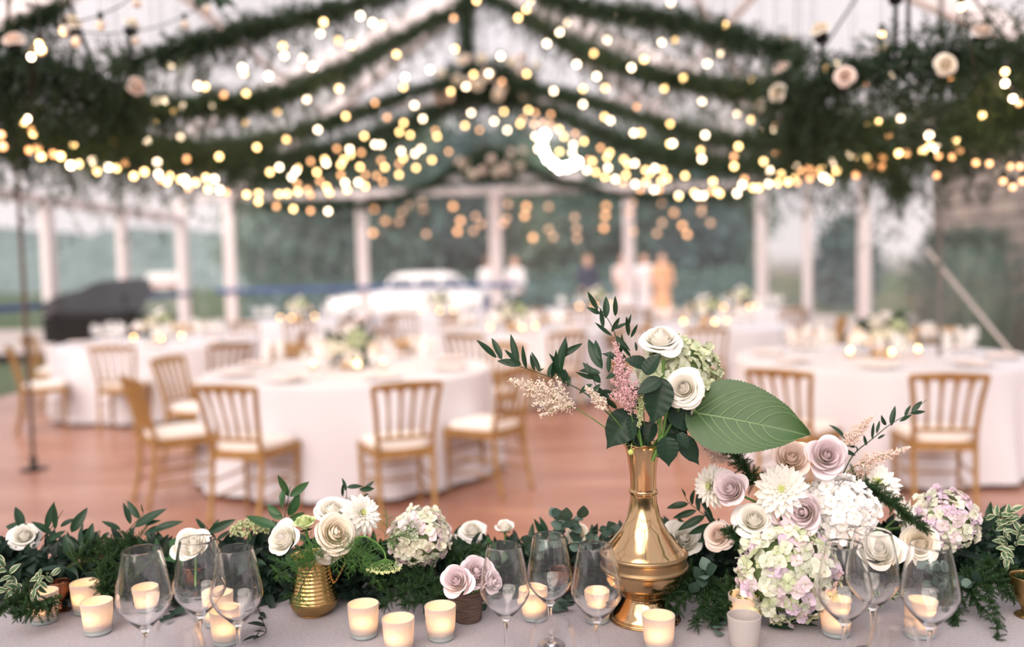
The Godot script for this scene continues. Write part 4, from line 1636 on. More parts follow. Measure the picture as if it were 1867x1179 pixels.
func build_dining() -> void:
	proto.chair = make_chair()
	var w := Node3D.new()
	w.name = "wine_glass"
	w.set_meta("category", "glass")
	obj("glass", make_glass_low(), M.thin_glass, w)
	w.set_meta("base_name", "wine_glass")
	proto.low_glass = w
	var pl := Node3D.new()
	pl.set_meta("base_name", "dinner_plate")
	pl.set_meta("category", "plate")
	var pg := Geo.new()
	pg.lathe([Vector2(0.001, 0.0), Vector2(0.08, 0.0), Vector2(0.135, 0.014), Vector2(0.137, 0.017), Vector2(0.133, 0.018), Vector2(0.085, 0.006), Vector2(0.001, 0.005)], 28)
	obj("plate", pg.mesh(), M.china, pl)
	proto.plate = pl
	var np := Node3D.new()
	np.set_meta("base_name", "napkin")
	np.set_meta("category", "napkin")
	var ng := Geo.new()
	ng.box(T(Basis(), Vector3(0, 0.012, 0)), Vector3(0.1, 0.018, 0.2), 0.008)
	obj("napkin", ng.mesh(), M.napkin, np)
	proto.napkin = np
	var rm := rose_meshes(0)
	var rg := Geo.new()
	rg.colored = true
	var rs := SurfaceTool.new()
	rs.begin(Mesh.PRIMITIVE_TRIANGLES)
	rs.append_from(rm[0], 0, Transform3D())
	for q in rm[1]:
		rs.append_from(q, 0, Transform3D())
	proto.rose_small = rs.commit()
	var c1 := spot(635, 6.7)
	var c2 := spot(290, 9.9)
	var c3 := spot(1607, 6.7)
	var c4 := spot(935, 10.3)
	var c5 := spot(545, 13.6)
	var c6 := spot(1350, 13.8)
	var c7 := spot(1285, 10.5)
	var c8 := spot(800, 14.9)
	var c9 := spot(1085, 15.2)
	round_table("left of the brass vase", c1, 1.03, 8, 3, 0.45)
	round_table("beside the piano", c2, 1.03, 8, 2, 0.3)
	round_table("at the right before the shrub", c3, 1.03, 8, 3, 0.4)
	round_table("in the middle behind the vase", c4, 1.0, 8, 2, 0.2)
	round_table("in the far left corner", c5, 1.0, 8, 1, 0.1)
	round_table("in the far right corner", c6, 1.0, 8, 1, 0.2)
	round_table("right of the middle one", c7, 0.95, 8, 1, 0.3)
	round_table("before the white car", c8, 1.0, 8, 1, 0.0)
	round_table("before the people outside", c9, 1.0, 8, 1, 0.2)
	# chairs, placed by the middle of the back's top rail
	chair_to("gold chair, back to the camera, right front of the table left of the vase", 740, 5.15, c1)
	chair_to("gold chair, back to the camera, left front of the table left of the vase", 405, 5.2, c1)
	chair_to("gold chair seen from its side, nearest left of the table left of the vase", 232, 5.75, c1)
	chair_to("gold chair with seat showing, farther left of the table left of the vase", 303, 7.1, c1)
	chair_to("gold chair turned left, on the right of the table left of the vase", 922, 5.85, c1)
	chair_to("gold chair on the far right of the table left of the vase, behind the first", 905, 7.6, c1, 0.1)
	chair_to("gold chair on the far left side of the table left of the vase", 520, 8.0, c1)
	chair_to("gold chair on the far right side of the table left of the vase", 745, 8.1, c1)
	chair_to("gold chair, back to the camera, at the left front of the piano table", 205, 8.4, c2)
	chair_to("gold chair, back to the camera, at the right front of the piano table", 418, 8.4, c2)
	chair_to("gold chair left of the piano table, in front of the piano", 108, 10.1, c2, 0.3)
	chair_to("gold chair at the far left edge beside the tent wall", 22, 8.5, c2, -0.6)
	chair_to("gold chair on the right side of the piano table", 462, 10.0, c2)
	chair_to("gold chair at the back of the piano table", 330, 11.3, c2)
	chair_to("gold chair, back to the camera, left front of the table at the right", 1421, 5.35, c3)
	chair_to("gold chair, back to the camera, right front of the table at the right", 1735, 5.0, c3)
	chair_to("gold chair at the right edge facing the table at the right", 1880, 6.2, c3)
	chair_to("gold chair on the left of the table at the right", 1335, 6.9, c3)
	chair_to("gold chair beyond the table at the right, before the shrub", 1712, 8.3, c3)
	chair_to("gold chair on the far left of the table at the right", 1480, 8.2, c3)
	chair_to("gold chair, back to the camera, left front of the middle table", 848, 8.85, c4)
	chair_to("gold chair, back to the camera, right front of the middle table", 1035, 8.85, c4)
	chair_to("gold chair on the left of the middle table", 742, 10.2, c4)
	chair_to("gold chair on the right of the middle table", 1128, 10.3, c4)
	chair_to("gold chair at the back left of the middle table", 840, 11.7, c4)
	chair_to("gold chair at the back right of the middle table", 1010, 11.7, c4)
	chair_to("gold chair, back to the camera, left front of the table right of the middle one", 1160, 9.3, c7)
	chair_to("gold chair, back to the camera, right front of the table right of the middle one", 1290, 9.2, c7)
	chair_to("gold chair on the right of the table right of the middle one", 1400, 10.4, c7)
	chair_to("gold chair at the back of the table right of the middle one", 1270, 12.0, c7)
	var far := [[c5, "far left corner table"], [c6, "far right corner table"], [c8, "table before the car"], [c9, "table before the people"]]
	for f in far:
		for k in 6:
			var a: float = -1.2 + k * 0.48 if k < 6 else 0.0
			var b: Vector3 = f[0] + Vector3(sin(a), 0, cos(a)) * 1.5
			var free := true
			for other in [c1, c2, c3, c4, c5, c6, c7, c8, c9]:
				free = free and (other == f[0] or Vector2(other.x - b.x, other.z - b.z).length() > 1.25)
			if not free or b.z < END_Z + 0.4 or b.x > RIGHT_X - 0.3:
				continue
			var px := 933.5 + b.x / -b.z * FPX
			chair_to("gold chair at the %s, %s" % [f[1], ["left side", "second on the near side from the left", "left of the nearest", "right of the nearest", "second on the near side from the right", "right side"][k]], px, -b.z, f[0])
	# guy strap and prop pole at the right, pole at the left
	for q in [[1716, 6.6, 0.0, "grey tent prop pole standing behind the table at the right"], [47, 6.9, 0.0, "slim grey tent pole at the left behind the floral hoop"]]:
		var p := spot(q[0], q[1])
		p.x = clampf(p.x, LEFT_X + 0.3, RIGHT_X - 0.3)
		var t := thing("tent_pole", q[3], "pole", T(Basis(), p))
		var g := Geo.new()
		g.tube([Vector3.ZERO, Vector3(0, 1.5, 0), Vector3(0, roof_y(p) - 0.01, 0)], [0.016], 8)
		obj("pole", g.mesh(), M.grey_metal if p.x > 0 else M.weathered_wood, t)
		var ft := Geo.new()
		ft.lathe([Vector2(0.001, 0), Vector2(0.1, 0), Vector2(0.1, 0.01), Vector2(0.025, 0.02), Vector2(0.025, 0.1)], 14)
		obj("base", ft.mesh(), M.black_metal, t)
	var s0 := at(1690, 455, 7.6)
	var s1 := at(1850, 650, 6.4)
	var sg := thing("guy_strap", "pale strap slanting down behind the table at the right", "strap", T(Basis(), s0))
	var g := Geo.new()
	g.beam(Vector3.ZERO, s1 - s0, 0.03, 0.006, 0.001)
	obj("strap", g.mesh(), M.gravel, sg)


# ---------------------------------------------------------------- overhead greenery, floral hoops, string lights
func path_at(list: Array) -> Array:
	var out := []
	for q in list:
		out.append(at(q[0], q[1], q[2]))
	return out


func floral_hoop(label: String, c: Vector3, r: float, roses: int, tilt: float, seed_: int) -> void:
	var t := thing("floral_hoop", label, "hoop", T(Basis(), c))
	var ring := []
	for i in 41:
		var a := TAU * i / 40
		ring.append(Vector3(cos(a) * r, sin(a * 2.0) * 0.01 + sin(a) * tilt, sin(a) * r))
	var g := Geo.new()
	g.tube(ring, [0.012], 8)
	obj("ring", g.mesh(), M.black_metal, t)
	for k in 4:
		var a := TAU * k / 4 + 0.4
		var wr := Geo.new()
		wr.tube([Vector3(cos(a) * r, 0, sin(a) * r), Vector3(cos(a) * 0.05, 0.75, sin(a) * 0.05), Vector3(cos(a) * 0.05, 1.6, sin(a) * 0.05)], [0.006], 6)
		obj("hanging_wire", wr.mesh(), M.black_metal, t)
	var hub := Geo.new()
	hub.lathe([Vector2(0.001, 0), Vector2(0.06, 0.0), Vector2(0.085, 0.03), Vector2(0.085, 0.08), Vector2(0.05, 0.11), Vector2(0.001, 0.11)], 14)
	obj("hub", hub.mesh(), M.black_metal, t, T(Basis(), Vector3(0, 0.72, 0)))
	var xs := []
	for i in int(1700 * r / 0.38):
		var a := rnd(0, TAU)
		var off := rdir() * (0.1 + 0.12 * r) * pow(rng.randf(), 0.5)
		off.y = off.y * 1.1 - (0.12 * absf(rng.randfn()) if rng.randf() < 0.4 else 0.0)
		var lump := 0.7 + 0.4 * sin(a * 3.0 + seed_) + 0.2 * sin(a * 7.0)
		xs.append(T(up_basis(off.normalized() * 0.7 + Vector3.DOWN * 0.2 + rdir() * 0.7, rnd(0, 6)) * Basis.from_scale(Vector3.ONE * rnd(0.06, 0.1)), Vector3(cos(a) * r, sin(a) * tilt, sin(a) * r) + off * lump))
	for i in int(700 * r / 0.38):
		var a := rnd(0, TAU)
		var rr := r * sqrt(0.25 + 0.75 * rng.randf())
		xs.append(T(up_basis(rdir() + Vector3.DOWN * 0.5, rnd(0, 6)) * Basis.from_scale(Vector3.ONE * rnd(0.06, 0.1)), Vector3(cos(a) * rr, rnd(-0.3, 0.1), sin(a) * rr)))
	many("foliage", tiny_sprig(), M.garland_green, xs, t)
	for k in roses:
		var a := TAU * k / roses + 0.35 + seed_
		var cup := Geo.new()
		var up := k % 2 == 0
		var p := Vector3(cos(a) * (r + (0.02 if up else 0.11)), 0.14 if up else 0.0, sin(a) * (r + (0.02 if up else 0.11)))
		if up:
			p.y += 0.1 * (k % 3)
			cup.tube([Vector3(cos(a) * r, 0, sin(a) * r), p - Vector3(0, 0.05, 0)], [0.008], 6)
			cup.lathe([Vector2(0.004, -0.055), Vector2(0.025, -0.05), Vector2(0.035, -0.01)], 10)
			var g2 := Geo.new()
			g2.tube([Vector3(cos(a) * r, 0, sin(a) * r), p - Vector3(0, 0.05, 0)], [0.008], 6)
			var g3 := Geo.new()
			g3.lathe([Vector2(0.004, -0.055), Vector2(0.025, -0.05), Vector2(0.036, -0.01)], 10)
			g2.append(g3, T(Basis(), p))
			obj("rose_cup", g2.mesh(), M.black_metal, t)
		var dir := Vector3(cos(a), 1.6 if up else 0.2, sin(a)) + Vector3(0, 0, 0.5)
		obj("rose", proto.rose_small, M.cream_petal if k % 3 else M.blush_petal, t, T(up_basis(dir, a) * Basis.from_scale(Vector3.ONE * 0.045), p))


# bulbs given as pixel pairs of one zoomed view (scale, left edge) become strings hung over the room:
# far over the room's middle and nearer towards both sides
func bulb_point(x: float, y: float) -> Vector3:
	var side := clampf(absf(x - 905.0) / 900.0, 0.0, 1.0)
	var d := lerpf(9.2, 3.9, pow(side, 0.8))
	d *= lerpf(0.78, 1.0, smoothstep(0.0, 260.0, y))
	return at(x, y, d)


var string_n := 0


func string_lights(label: String, list: Array, scale: float, left: float, strings: int, mats := [], r := 0.016, unlit := false) -> void:
	var pts := []
	for i in range(0, list.size(), 2):
		pts.append(Vector2(left + list[i] / scale, list[i + 1] / scale))
	pts.sort_custom(func(a, b): return a.x < b.x)
	var bulb := Geo.new()
	bulb.ball(Vector3(0, -0.02 - r, 0), r, 10, 7, 1.1)
	var bm := bulb.mesh()
	var sock := Geo.new()
	sock.lathe([Vector2(0.001, -0.022), Vector2(0.011, -0.02), Vector2(0.012, 0.012), Vector2(0.001, 0.016)], 8)
	var sm := sock.mesh()
	for s in strings:
		var mine := []
		for i in range(s * pts.size() / strings, (s + 1) * pts.size() / strings):
			mine.append(pts[i])
		if mine.size() < 2:
			continue
		var nm := label if strings == 1 else "%s, %s" % [label, (["left half", "right half"] if strings == 2 else ["left third", "middle third", "right third"])[s]]
		var p0 := bulb_point(mine[0].x, mine[0].y)
		var t := thing("string_light", nm, "string light", T(Basis(), p0), "string lights")
		var wire := []
		for i in mine.size():
			var p := bulb_point(mine[i].x, mine[i].y) - p0 + Vector3(0, 0.035, 0)
			if i:
				wire.append((wire[-1] + p) / 2 - Vector3(0, 0.01, 0))
			wire.append(p)
			string_n += 1
			var b := obj("bulb", bm, M.bulb_off if unlit else mats[(string_n * 7 + string_n / 3) % mats.size()], t, T(Basis(), p))
			obj("socket", sm, M.cable, t, T(Basis(), p))
			if not unlit and string_n % 9 == 0:
				omni("bulb_light", p0 + p + Vector3(0, -0.02 - r, 0), Color8(255, 206, 140), 0.05, r)
		var g := Geo.new()
		g.tube(wire, [0.003], 4)
		obj("cable", g.mesh(), M.cable, t)
		for q in [wire[0], wire[-1]]:
			hang_wire(t, q + p0)


func build_overhead() -> void:
	floral_hoop("floral hoop of greenery and cream roses hanging at the left", at(78, 170, 4.3), 0.38, 11, 0.05, 1)
	floral_hoop("large floral hoop of greenery and cream roses hanging at the right", at(1655, 175, 4.3), 0.56, 22, 0.08, 4)
	var G := "greenery garlands under the tent roof"
	var up := "greenery garland under the roof, "
	overhead_garland(up + "topmost from the left hoop to the roof", path_at([[215, 118, 4.5], [330, 86, 4.7], [400, 64, 4.9], [480, 42, 5.2], [560, 24, 5.5], [640, 6, 5.8], [740, -25, 6.2]]), 0.12, 1.0, 0.22, G)
	overhead_garland(up + "second from the left hoop up to the middle hub", path_at([[210, 200, 4.8], [300, 192, 5.2], [390, 184, 5.6], [470, 178, 6.0], [560, 150, 6.5], [640, 116, 7.0], [720, 72, 7.6], [800, 30, 8.2], [870, -10, 8.8]]), 0.14, 1.0, 0.22, G)
	overhead_garland(up + "third on the left, ending low at the hub", path_at([[200, 250, 5.4], [300, 264, 6.0], [380, 267, 6.6], [460, 258, 7.2], [560, 232, 8.0], [650, 205, 8.6], [740, 168, 9.2], [850, 140, 9.8]]), 0.14, 1.0, 0.22, G)
	overhead_garland(up + "lowest on the left above the string lights", path_at([[-60, 215, 4.6], [60, 240, 5.0], [150, 262, 5.5], [250, 283, 6.2], [330, 290, 6.8], [420, 292, 7.4], [520, 285, 8.2], [640, 258, 9.0], [760, 208, 9.8], [860, 165, 10.2]]), 0.19, 1.0, 0.22, G)
	overhead_garland(up + "fifth on the left, thin and far, behind the lowest", path_at([[420, 318, 11.0], [520, 318, 11.0], [600, 300, 11.2], [700, 258, 11.4], [800, 205, 11.4], [880, 160, 11.4]]), 0.18, 0.8, 0.22, G)
	overhead_garland(up + "far one at the left of the end wall", path_at([[480, 372, 15.6], [600, 374, 15.6], [690, 366, 15.6], [770, 342, 15.6], [830, 305, 15.6], [885, 268, 15.6]]), 0.22, 0.7, 0.22, G)
	overhead_garland(up + "far one at the right of the end wall", path_at([[890, 268, 15.6], [960, 305, 15.6], [1040, 333, 15.6], [1130, 352, 15.6], [1250, 358, 15.6], [1360, 352, 15.6]]), 0.2, 0.7, 0.22, G)
	overhead_garland(up + "topmost on the right to the right hoop", path_at([[980, -20, 6.2], [1040, 5, 6.0], [1120, 18, 5.7], [1200, 28, 5.4], [1290, 46, 5.1], [1370, 72, 4.8], [1460, 100, 4.5]]), 0.14, 1.0, 0.22, G)
	overhead_garland(up + "second on the right from the hub to the right hoop", path_at([[880, -15, 8.8], [960, 30, 8.2], [1040, 76, 7.6], [1110, 106, 7.0], [1200, 132, 6.5], [1300, 150, 5.9], [1400, 162, 5.3], [1480, 165, 4.9]]), 0.13, 1.0, 0.22, G)
	overhead_garland(up + "third on the right, curving low from the hub", path_at([[890, 135, 9.8], [960, 155, 9.4], [1030, 170, 9.0], [1100, 190, 8.6], [1200, 222, 8.0], [1300, 246, 7.4], [1400, 255, 6.7], [1500, 250, 6.0], [1620, 232, 5.3]]), 0.14, 1.0, 0.22, G)
	overhead_garland(up + "lowest on the right above the string lights", path_at([[900, 165, 10.2], [1000, 200, 10.0], [1100, 240, 9.6], [1200, 275, 9.0], [1300, 294, 8.4], [1400, 300, 7.6], [1500, 300, 6.8], [1600, 288, 6.0], [1700, 262, 5.4], [1800, 225, 5.0], [1920, 180, 4.7]]), 0.19, 1.0, 0.22, G)
	overhead_garland(up + "short one hanging down behind the right hoop", path_at([[1600, 270, 6.4], [1625, 300, 6.4], [1640, 330, 6.4], [1640, 350, 6.4]]), 0.2, 0.9, 0.22, G)
	overhead_garland(up + "at the right edge beside the right hoop", path_at([[1720, 120, 4.6], [1800, 105, 4.7], [1880, 100, 4.8]]), 0.14, 1.0, 0.22, G)
	overhead_garland(up + "at the top left corner above the left hoop", path_at([[-30, 75, 4.2], [30, 45, 4.3], [75, 22, 4.3], [110, 10, 4.3]]), 0.12, 0.8, 0.22, G)
	overhead_garland(up + "hanging straight down from the ridge to the hub", path_at([[852, -60, 9.8], [850, 20, 9.8], [850, 90, 9.8], [855, 150, 9.8]]), 0.2, 0.9, 0.1, G)
	# floral hubs
	for h in [["big floral hub of greenery and pale roses under the ridge", 885, 152, 10.0, 0.62, 0.26, 22], ["smaller floral hub low before the end wall", 893, 300, 14.6, 0.6, 0.24, 14]]:
		var c := at(h[1], h[2], h[3])
		var t := thing("floral_hub", h[0], "flowers", T(Basis(), c))
		var g := Geo.new()
		g.tube([Vector3(0, 0, 0), Vector3(0, 0.6, 0), Vector3(0, RIDGE - c.y - 0.05 if h[3] < 12 else 0.8, 0)], [0.008], 6)
		obj("hanging_wire", g.mesh(), M.black_metal, t)
		var xs := []
		for i in 1100:
			var d := rdir() * pow(rng.randf(), 0.4)
			d = d * Vector3(h[4], h[5], h[4] * 0.7)
			d.y -= 0.12 * absf(rng.randfn()) if i % 4 == 0 else 0.0
			xs.append(T(up_basis(rdir() + Vector3.DOWN * 0.4, rnd(0, 6)) * Basis.from_scale(Vector3.ONE * rnd(0.1, 0.16)), d))
		many("foliage", tiny_sprig(), M.garland_green, xs, t)
		for k in int(h[6]):
			var a := k * 2.4
			var d := Vector3(cos(a) * rnd(0.5, 1.0), rnd(-0.9, 0.9), absf(sin(a)) * 0.8 + 0.3)
			obj("rose", proto.rose_small, M.cream_petal if k % 2 else M.blush_petal, t, T(up_basis(d + Vector3(0, 0.3, 0.5), a) * Basis.from_scale(Vector3.ONE * 0.06), d * Vector3(h[4], h[5], h[4] * 0.7)))
	# small dark sprig with pointed leaves at the top, near the camera
	var sp := thing("leaf_sprig", "dangling sprig of dark pointed leaves at the top left of the roof", "leaves", T(Basis(), at(392, -18, 4.6)))
	for k in 7:
		var a := k * 0.9 - 2.4
		put_leaf(sp, unit_leaf(k), M.ruscus_leaf, Vector3(0.012 * (k - 3), -0.02 * (k % 3), 0), Vector3(0.012 * (k - 3) + sin(a) * 0.1, -0.06 - 0.05 * absf(cos(a)), 0.02), Vector3(0.2, 0.1, 1), true, 1.3)
	var sg := Geo.new()
	sg.tube([Vector3(0, 0.35, 0), Vector3(0.01, 0.1, 0), Vector3(0, -0.06, 0)], [0.004], 5)
	obj("stem", sg.mesh(), M.stem_dark, sp)
	var W := ["bulb_white", "bulb_warm", "bulb_warm", "bulb_amber"].map(func(n): return M[n])
	var warm := ["bulb_warm", "bulb_warm", "bulb_amber", "bulb_white", "bulb_amber"].map(func(n): return M[n])
	var pale := ["bulb_white", "bulb_white", "bulb_warm"].map(func(n): return M[n])
	var s := 2.808
	string_lights("warm string of bulbs lowest on the left, near the edge", [5, 690, 15, 748, 150, 767, 193, 757, 210, 800, 272, 787, 310, 798, 403, 837, 475, 822, 495, 875, 555, 853, 598, 858, 640, 832, 362, 845], s, 0, 2, warm)
	string_lights("warm string of bulbs lowest on the left, bunched over the left posts", [685, 900, 740, 878, 805, 830, 812, 890, 825, 918, 855, 928, 868, 900, 925, 918, 955, 935, 1000, 933, 965, 960, 945, 915, 1055, 908, 1098, 915, 1065, 965, 1125, 970, 1160, 985, 1262, 995, 1323, 990, 1323, 1030], s, 0, 3, W)
	string_lights("warm string of bulbs lowest on the left, dipping before the end wall", [1415, 1055, 1502, 1068, 1590, 1078, 1680, 1080, 1428, 993, 1470, 990, 1525, 980, 1590, 997, 1575, 970, 1685, 985, 1672, 955, 1522, 940, 1493, 905, 1637, 925, 1382, 880, 1430, 855, 1522, 860, 1515, 875, 1590, 825, 1622, 880, 1662, 815, 1670, 835], s, 0, 3, warm)
	string_lights("string of bulbs along the lowest left garland", [375, 733, 575, 725, 752, 720, 925, 700, 955, 812, 1122, 800, 1315, 753, 1467, 712, 1627, 663], s, 0, 1, W)
	string_lights("string of bulbs along the third left garland", [535, 633, 722, 597, 720, 625, 797, 615, 887, 563, 930, 540, 1080, 535, 1145, 483, 1260, 478, 1420, 570, 1255, 625, 1570, 507, 1735, 452], s, 0, 2, W)
	string_lights("pale string of bulbs between the two upper left garlands", [795, 517, 840, 512, 880, 330, 1015, 437, 1050, 443, 1243, 345, 1250, 370, 1375, 388, 1455, 285, 1448, 235, 1550, 297, 1600, 340, 1640, 168, 1657, 112, 1730, 210], s, 0, 2, pale)
	string_lights("string of bulbs winding round the left hoop", [160, 295, 200, 228, 120, 630, 140, 610, 160, 665, 170, 690], s, 0, 1, W, 0.0125)
	string_lights("dark cable of unlit bulbs against the sky at the top left", [210, 250, 390, 205, 693, 203, 945, 120, 1060, 40], s, 0, 1, [], 0.02, true)
	string_lights("dark cable with one unlit bulb above the other at the top left", [330, 150, 515, 122, 700, 10], s, 0, 1, [], 0.02, true)
	var c := 600.0
	string_lights("warm string of bulbs left of the middle, lowest bunch", [40, 760, 105, 762, 110, 790, 165, 780, 75, 815, 60, 842, 60, 895, 158, 853, 185, 893, 265, 820, 285, 855, 243, 898, 150, 932, 185, 952, 275, 930, 82, 935, 92, 970, 5, 985, 368, 773, 380, 808, 358, 838, 358, 893, 440, 785, 470, 760, 445, 858, 527, 818, 612, 775], s, c, 3, warm)
	string_lights("string of bulbs left of the middle, running up to the hub", [85, 593, 180, 695, 235, 738, 265, 740, 297, 600, 382, 628, 360, 675, 415, 690, 480, 607, 543, 668, 553, 698, 437, 538, 696, 642, 727, 577, 770, 665, 700, 443, 623, 467], s, c, 2, W)
	string_lights("pale string of bulbs at the upper left of the hub", [45, 208, 115, 232, 160, 80, 222, 115, 270, 127, 345, 277, 50, 452, 380, 445, 517, 357, 235, 525, 390, 395, 638, 93, 645, 250], s, c, 2, W)
	string_lights("string of bulbs over the hub", [740, 380, 818, 375, 885, 417, 878, 287, 1012, 377, 968, 90, 1010, 47, 1030, 2, 1115, 222, 755, 2], s, c, 1, W)
	string_lights("warm string of bulbs just below the hub", [846, 620, 895, 570, 912, 665, 1020, 562, 1055, 577, 1135, 585, 978, 633, 1050, 635, 1095, 628, 990, 610], s, c, 1, warm)
	string_lights("string of bulbs round the bright bunch right of the hub", [1135, 640, 1178, 660, 1057, 697, 1203, 698, 1260, 683, 1305, 722, 1250, 740, 1070, 760, 1180, 775, 1245, 780], s, c, 1, W)
	string_lights("curl of very bright bulbs right of the hub", [1105, 680, 1092, 710, 1095, 745, 1105, 775, 1120, 805, 1150, 830, 1180, 852, 1215, 848, 1250, 835, 1270, 822], s, c, 1, [M.bulb_glare], 0.028)  # bulbs added in place of a crescent of glare
	string_lights("pale string of bulbs at the upper right of the hub", [1180, 163, 1220, 115, 1268, 328, 1300, 453, 1300, 533, 1355, 272, 1422, 203, 1480, 75, 1545, 103, 1415, 450, 1548, 345, 1613, 303, 1370, 390, 1150, 465, 1717, 452, 1705, 213, 1768, 205, 1748, 12], s, c, 2, pale)
	string_lights("string of bulbs along the lowest right garland by the hub", [1575, 545, 1410, 597, 1440, 615, 1390, 755, 1423, 805, 1437, 780, 1560, 680, 1595, 678, 1745, 735, 1760, 733, 1745, 632], s, c, 2, W)
	string_lights("warm string of bulbs right of the middle, lowest bunch", [1330, 818, 1320, 870, 1365, 880, 1412, 905, 1428, 857, 1465, 915, 1505, 935, 1520, 895, 1510, 815, 1530, 840, 1565, 835, 1568, 940, 1593, 970, 1620, 870, 1645, 885, 1622, 930, 1668, 860, 1708, 870, 1730, 912, 1700, 925, 1665, 970, 1690, 970, 1790, 1000, 1350, 825], s, c, 3, W)
	var e := 1227.0
	string_lights("pale string of bulbs at the upper right", [270, 130, 245, 272, 175, 323, 55, 398, 530, 250, 405, 410, 260, 468, 150, 518, 475, 522, 330, 580], s, e, 2, pale)
	string_lights("string of bulbs under the third right garland", [522, 637, 455, 660, 402, 612, 510, 660, 165, 690, 143, 770, 148, 812, 335, 748, 312, 800, 313, 850], s, e, 2, W)
	string_lights("warm string of bulbs lowest on the right, bunched by the posts", [62, 898, 30, 1003, 205, 928, 193, 980, 110, 985, 125, 1000, 155, 1000, 228, 980, 240, 990, 328, 988, 367, 915, 355, 945, 410, 960, 440, 960, 490, 940, 540, 935, 465, 825, 495, 870, 528, 785, 555, 892, 590, 930, 632, 838], s, e, 3, W)
	string_lights("warm string of bulbs lowest on the right, rising to the edge", [710, 818, 700, 857, 660, 875, 630, 900, 637, 930, 700, 912, 740, 880, 760, 855, 770, 905, 797, 920, 820, 828, 838, 873, 908, 793, 935, 795, 937, 895, 998, 805, 1020, 848, 1075, 803, 1068, 852, 1108, 697, 1157, 783, 1195, 783, 1280, 770, 1312, 692, 1315, 745, 1355, 760, 1452, 727], s, e, 2, warm)
	string_lights("string of bulbs winding through the right hoop", [985, 433, 1125, 385, 838, 325, 728, 662, 915, 690, 995, 640, 1055, 625, 1165, 608, 1420, 402, 1475, 40, 1583, 592, 1740, 508, 1770, 530, 1700, 370, 1700, 430, 783, 355, 1070, 180], s, e, 2, W, 0.0125)
	# greenery and lights go on over the camera
	for k in 3:
		var x0: float = [-3.4, 0.2, 3.2][k]
		overhead_garland(up + "over the near end, %s" % ["left", "middle", "right"][k], [Vector3(x0, roof_y(Vector3(x0, 0, -0.5)) - 0.2, -0.5), Vector3(x0 * 0.8, 3.1, 1.2), Vector3(x0, roof_y(Vector3(x0, 0, 2.8)) - 0.2, 2.8)], 0.16, 0.5, 0.2, G)
		var t := thing("string_light", "string of warm bulbs over the near end, %s" % ["left", "middle", "right"][k], "string light", T(Basis(), Vector3(x0 + 0.3, 0, 0)), "string lights")
		var wire := []
		for i in 15:
			var z := -1.0 + i * 0.27
			wire.append(Vector3(0, 3.3 + 0.05 * (i - 7) * (i - 7) * 0.12, z))
			var bb := Geo.new()
			bb.ball(wire[-1] - Vector3(0, 0.035, 0), 0.018, 8, 6)
			obj("bulb", bb.mesh(), M.bulb_warm, t)
		var wg := Geo.new()
		wg.tube(wire, [0.003], 4)
		obj("cable", wg.mesh(), M.cable, t)
		hang_wire(t, wire[0] + t.position)
		hang_wire(t, wire[-1] + t.position)
	# reflections of the bulbs in the end wall, built as glowing strings
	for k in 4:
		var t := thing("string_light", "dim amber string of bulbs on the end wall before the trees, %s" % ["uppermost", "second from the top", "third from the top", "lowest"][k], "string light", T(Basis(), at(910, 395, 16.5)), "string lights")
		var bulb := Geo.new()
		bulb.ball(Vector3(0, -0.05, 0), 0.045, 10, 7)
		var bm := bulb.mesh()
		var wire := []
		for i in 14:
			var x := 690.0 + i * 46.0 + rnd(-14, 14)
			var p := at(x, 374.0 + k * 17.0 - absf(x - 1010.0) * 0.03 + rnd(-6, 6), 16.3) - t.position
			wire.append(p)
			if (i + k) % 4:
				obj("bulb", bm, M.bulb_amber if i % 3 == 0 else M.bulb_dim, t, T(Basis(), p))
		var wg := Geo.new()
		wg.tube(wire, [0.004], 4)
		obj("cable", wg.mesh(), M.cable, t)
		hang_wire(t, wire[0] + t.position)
	string_lights("amber string of bulbs low at the right edge before the stone building", [1360, 800, 1430, 805, 1470, 770, 1550, 835, 1620, 840, 1725, 855, 1775, 855, 1690, 930, 1740, 960, 1790, 930, 1350, 900], s, e, 2, [M.bulb_amber], 0.0125)  # mirror images of the strings, added here as glowing bulbs


# ---------------------------------------------------------------- the front table
func wine_glass_mesh() -> ArrayMesh:
	if not proto.has("wine_glass_clear"):
		var g := Geo.new()
		var outer := [Vector2(0.036, 0.0012), Vector2(0.034, 0.0022), Vector2(0.018, 0.0045), Vector2(0.008, 0.009), Vector2(0.0045, 0.02), Vector2(0.0038, 0.045), Vector2(0.0042, 0.07), Vector2(0.0065, 0.083), Vector2(0.015, 0.093), Vector2(0.0285, 0.107), Vector2(0.0395, 0.121), Vector2(0.0462, 0.135), Vector2(0.0474, 0.142), Vector2(0.0467, 0.154), Vector2(0.0425, 0.18), Vector2(0.0372, 0.206), Vector2(0.0322, 0.229)]
		var inner := [Vector2(0.0310, 0.2292), Vector2(0.0360, 0.206), Vector2(0.0413, 0.18), Vector2(0.0455, 0.154), Vector2(0.0461, 0.142), Vector2(0.0449, 0.1358), Vector2(0.0383, 0.1225), Vector2(0.0272, 0.1088), Vector2(0.0135, 0.0965), Vector2(0.005, 0.0925), Vector2(0.0001, 0.0918)]
		var pr := [Vector2(0.0001, 0.0), Vector2(0.03, 0.0), Vector2(0.0355, 0.0002)]
		pr.append_array(spline(outer, 4))
		pr.append(Vector2(0.0318, 0.23))
		pr.append(Vector2(0.0314, 0.23))
		pr.append_array(spline(inner, 4))
		g.lathe(pr, 72)
		proto["wine_glass_clear"] = g.mesh()
	return proto["wine_glass_clear"]


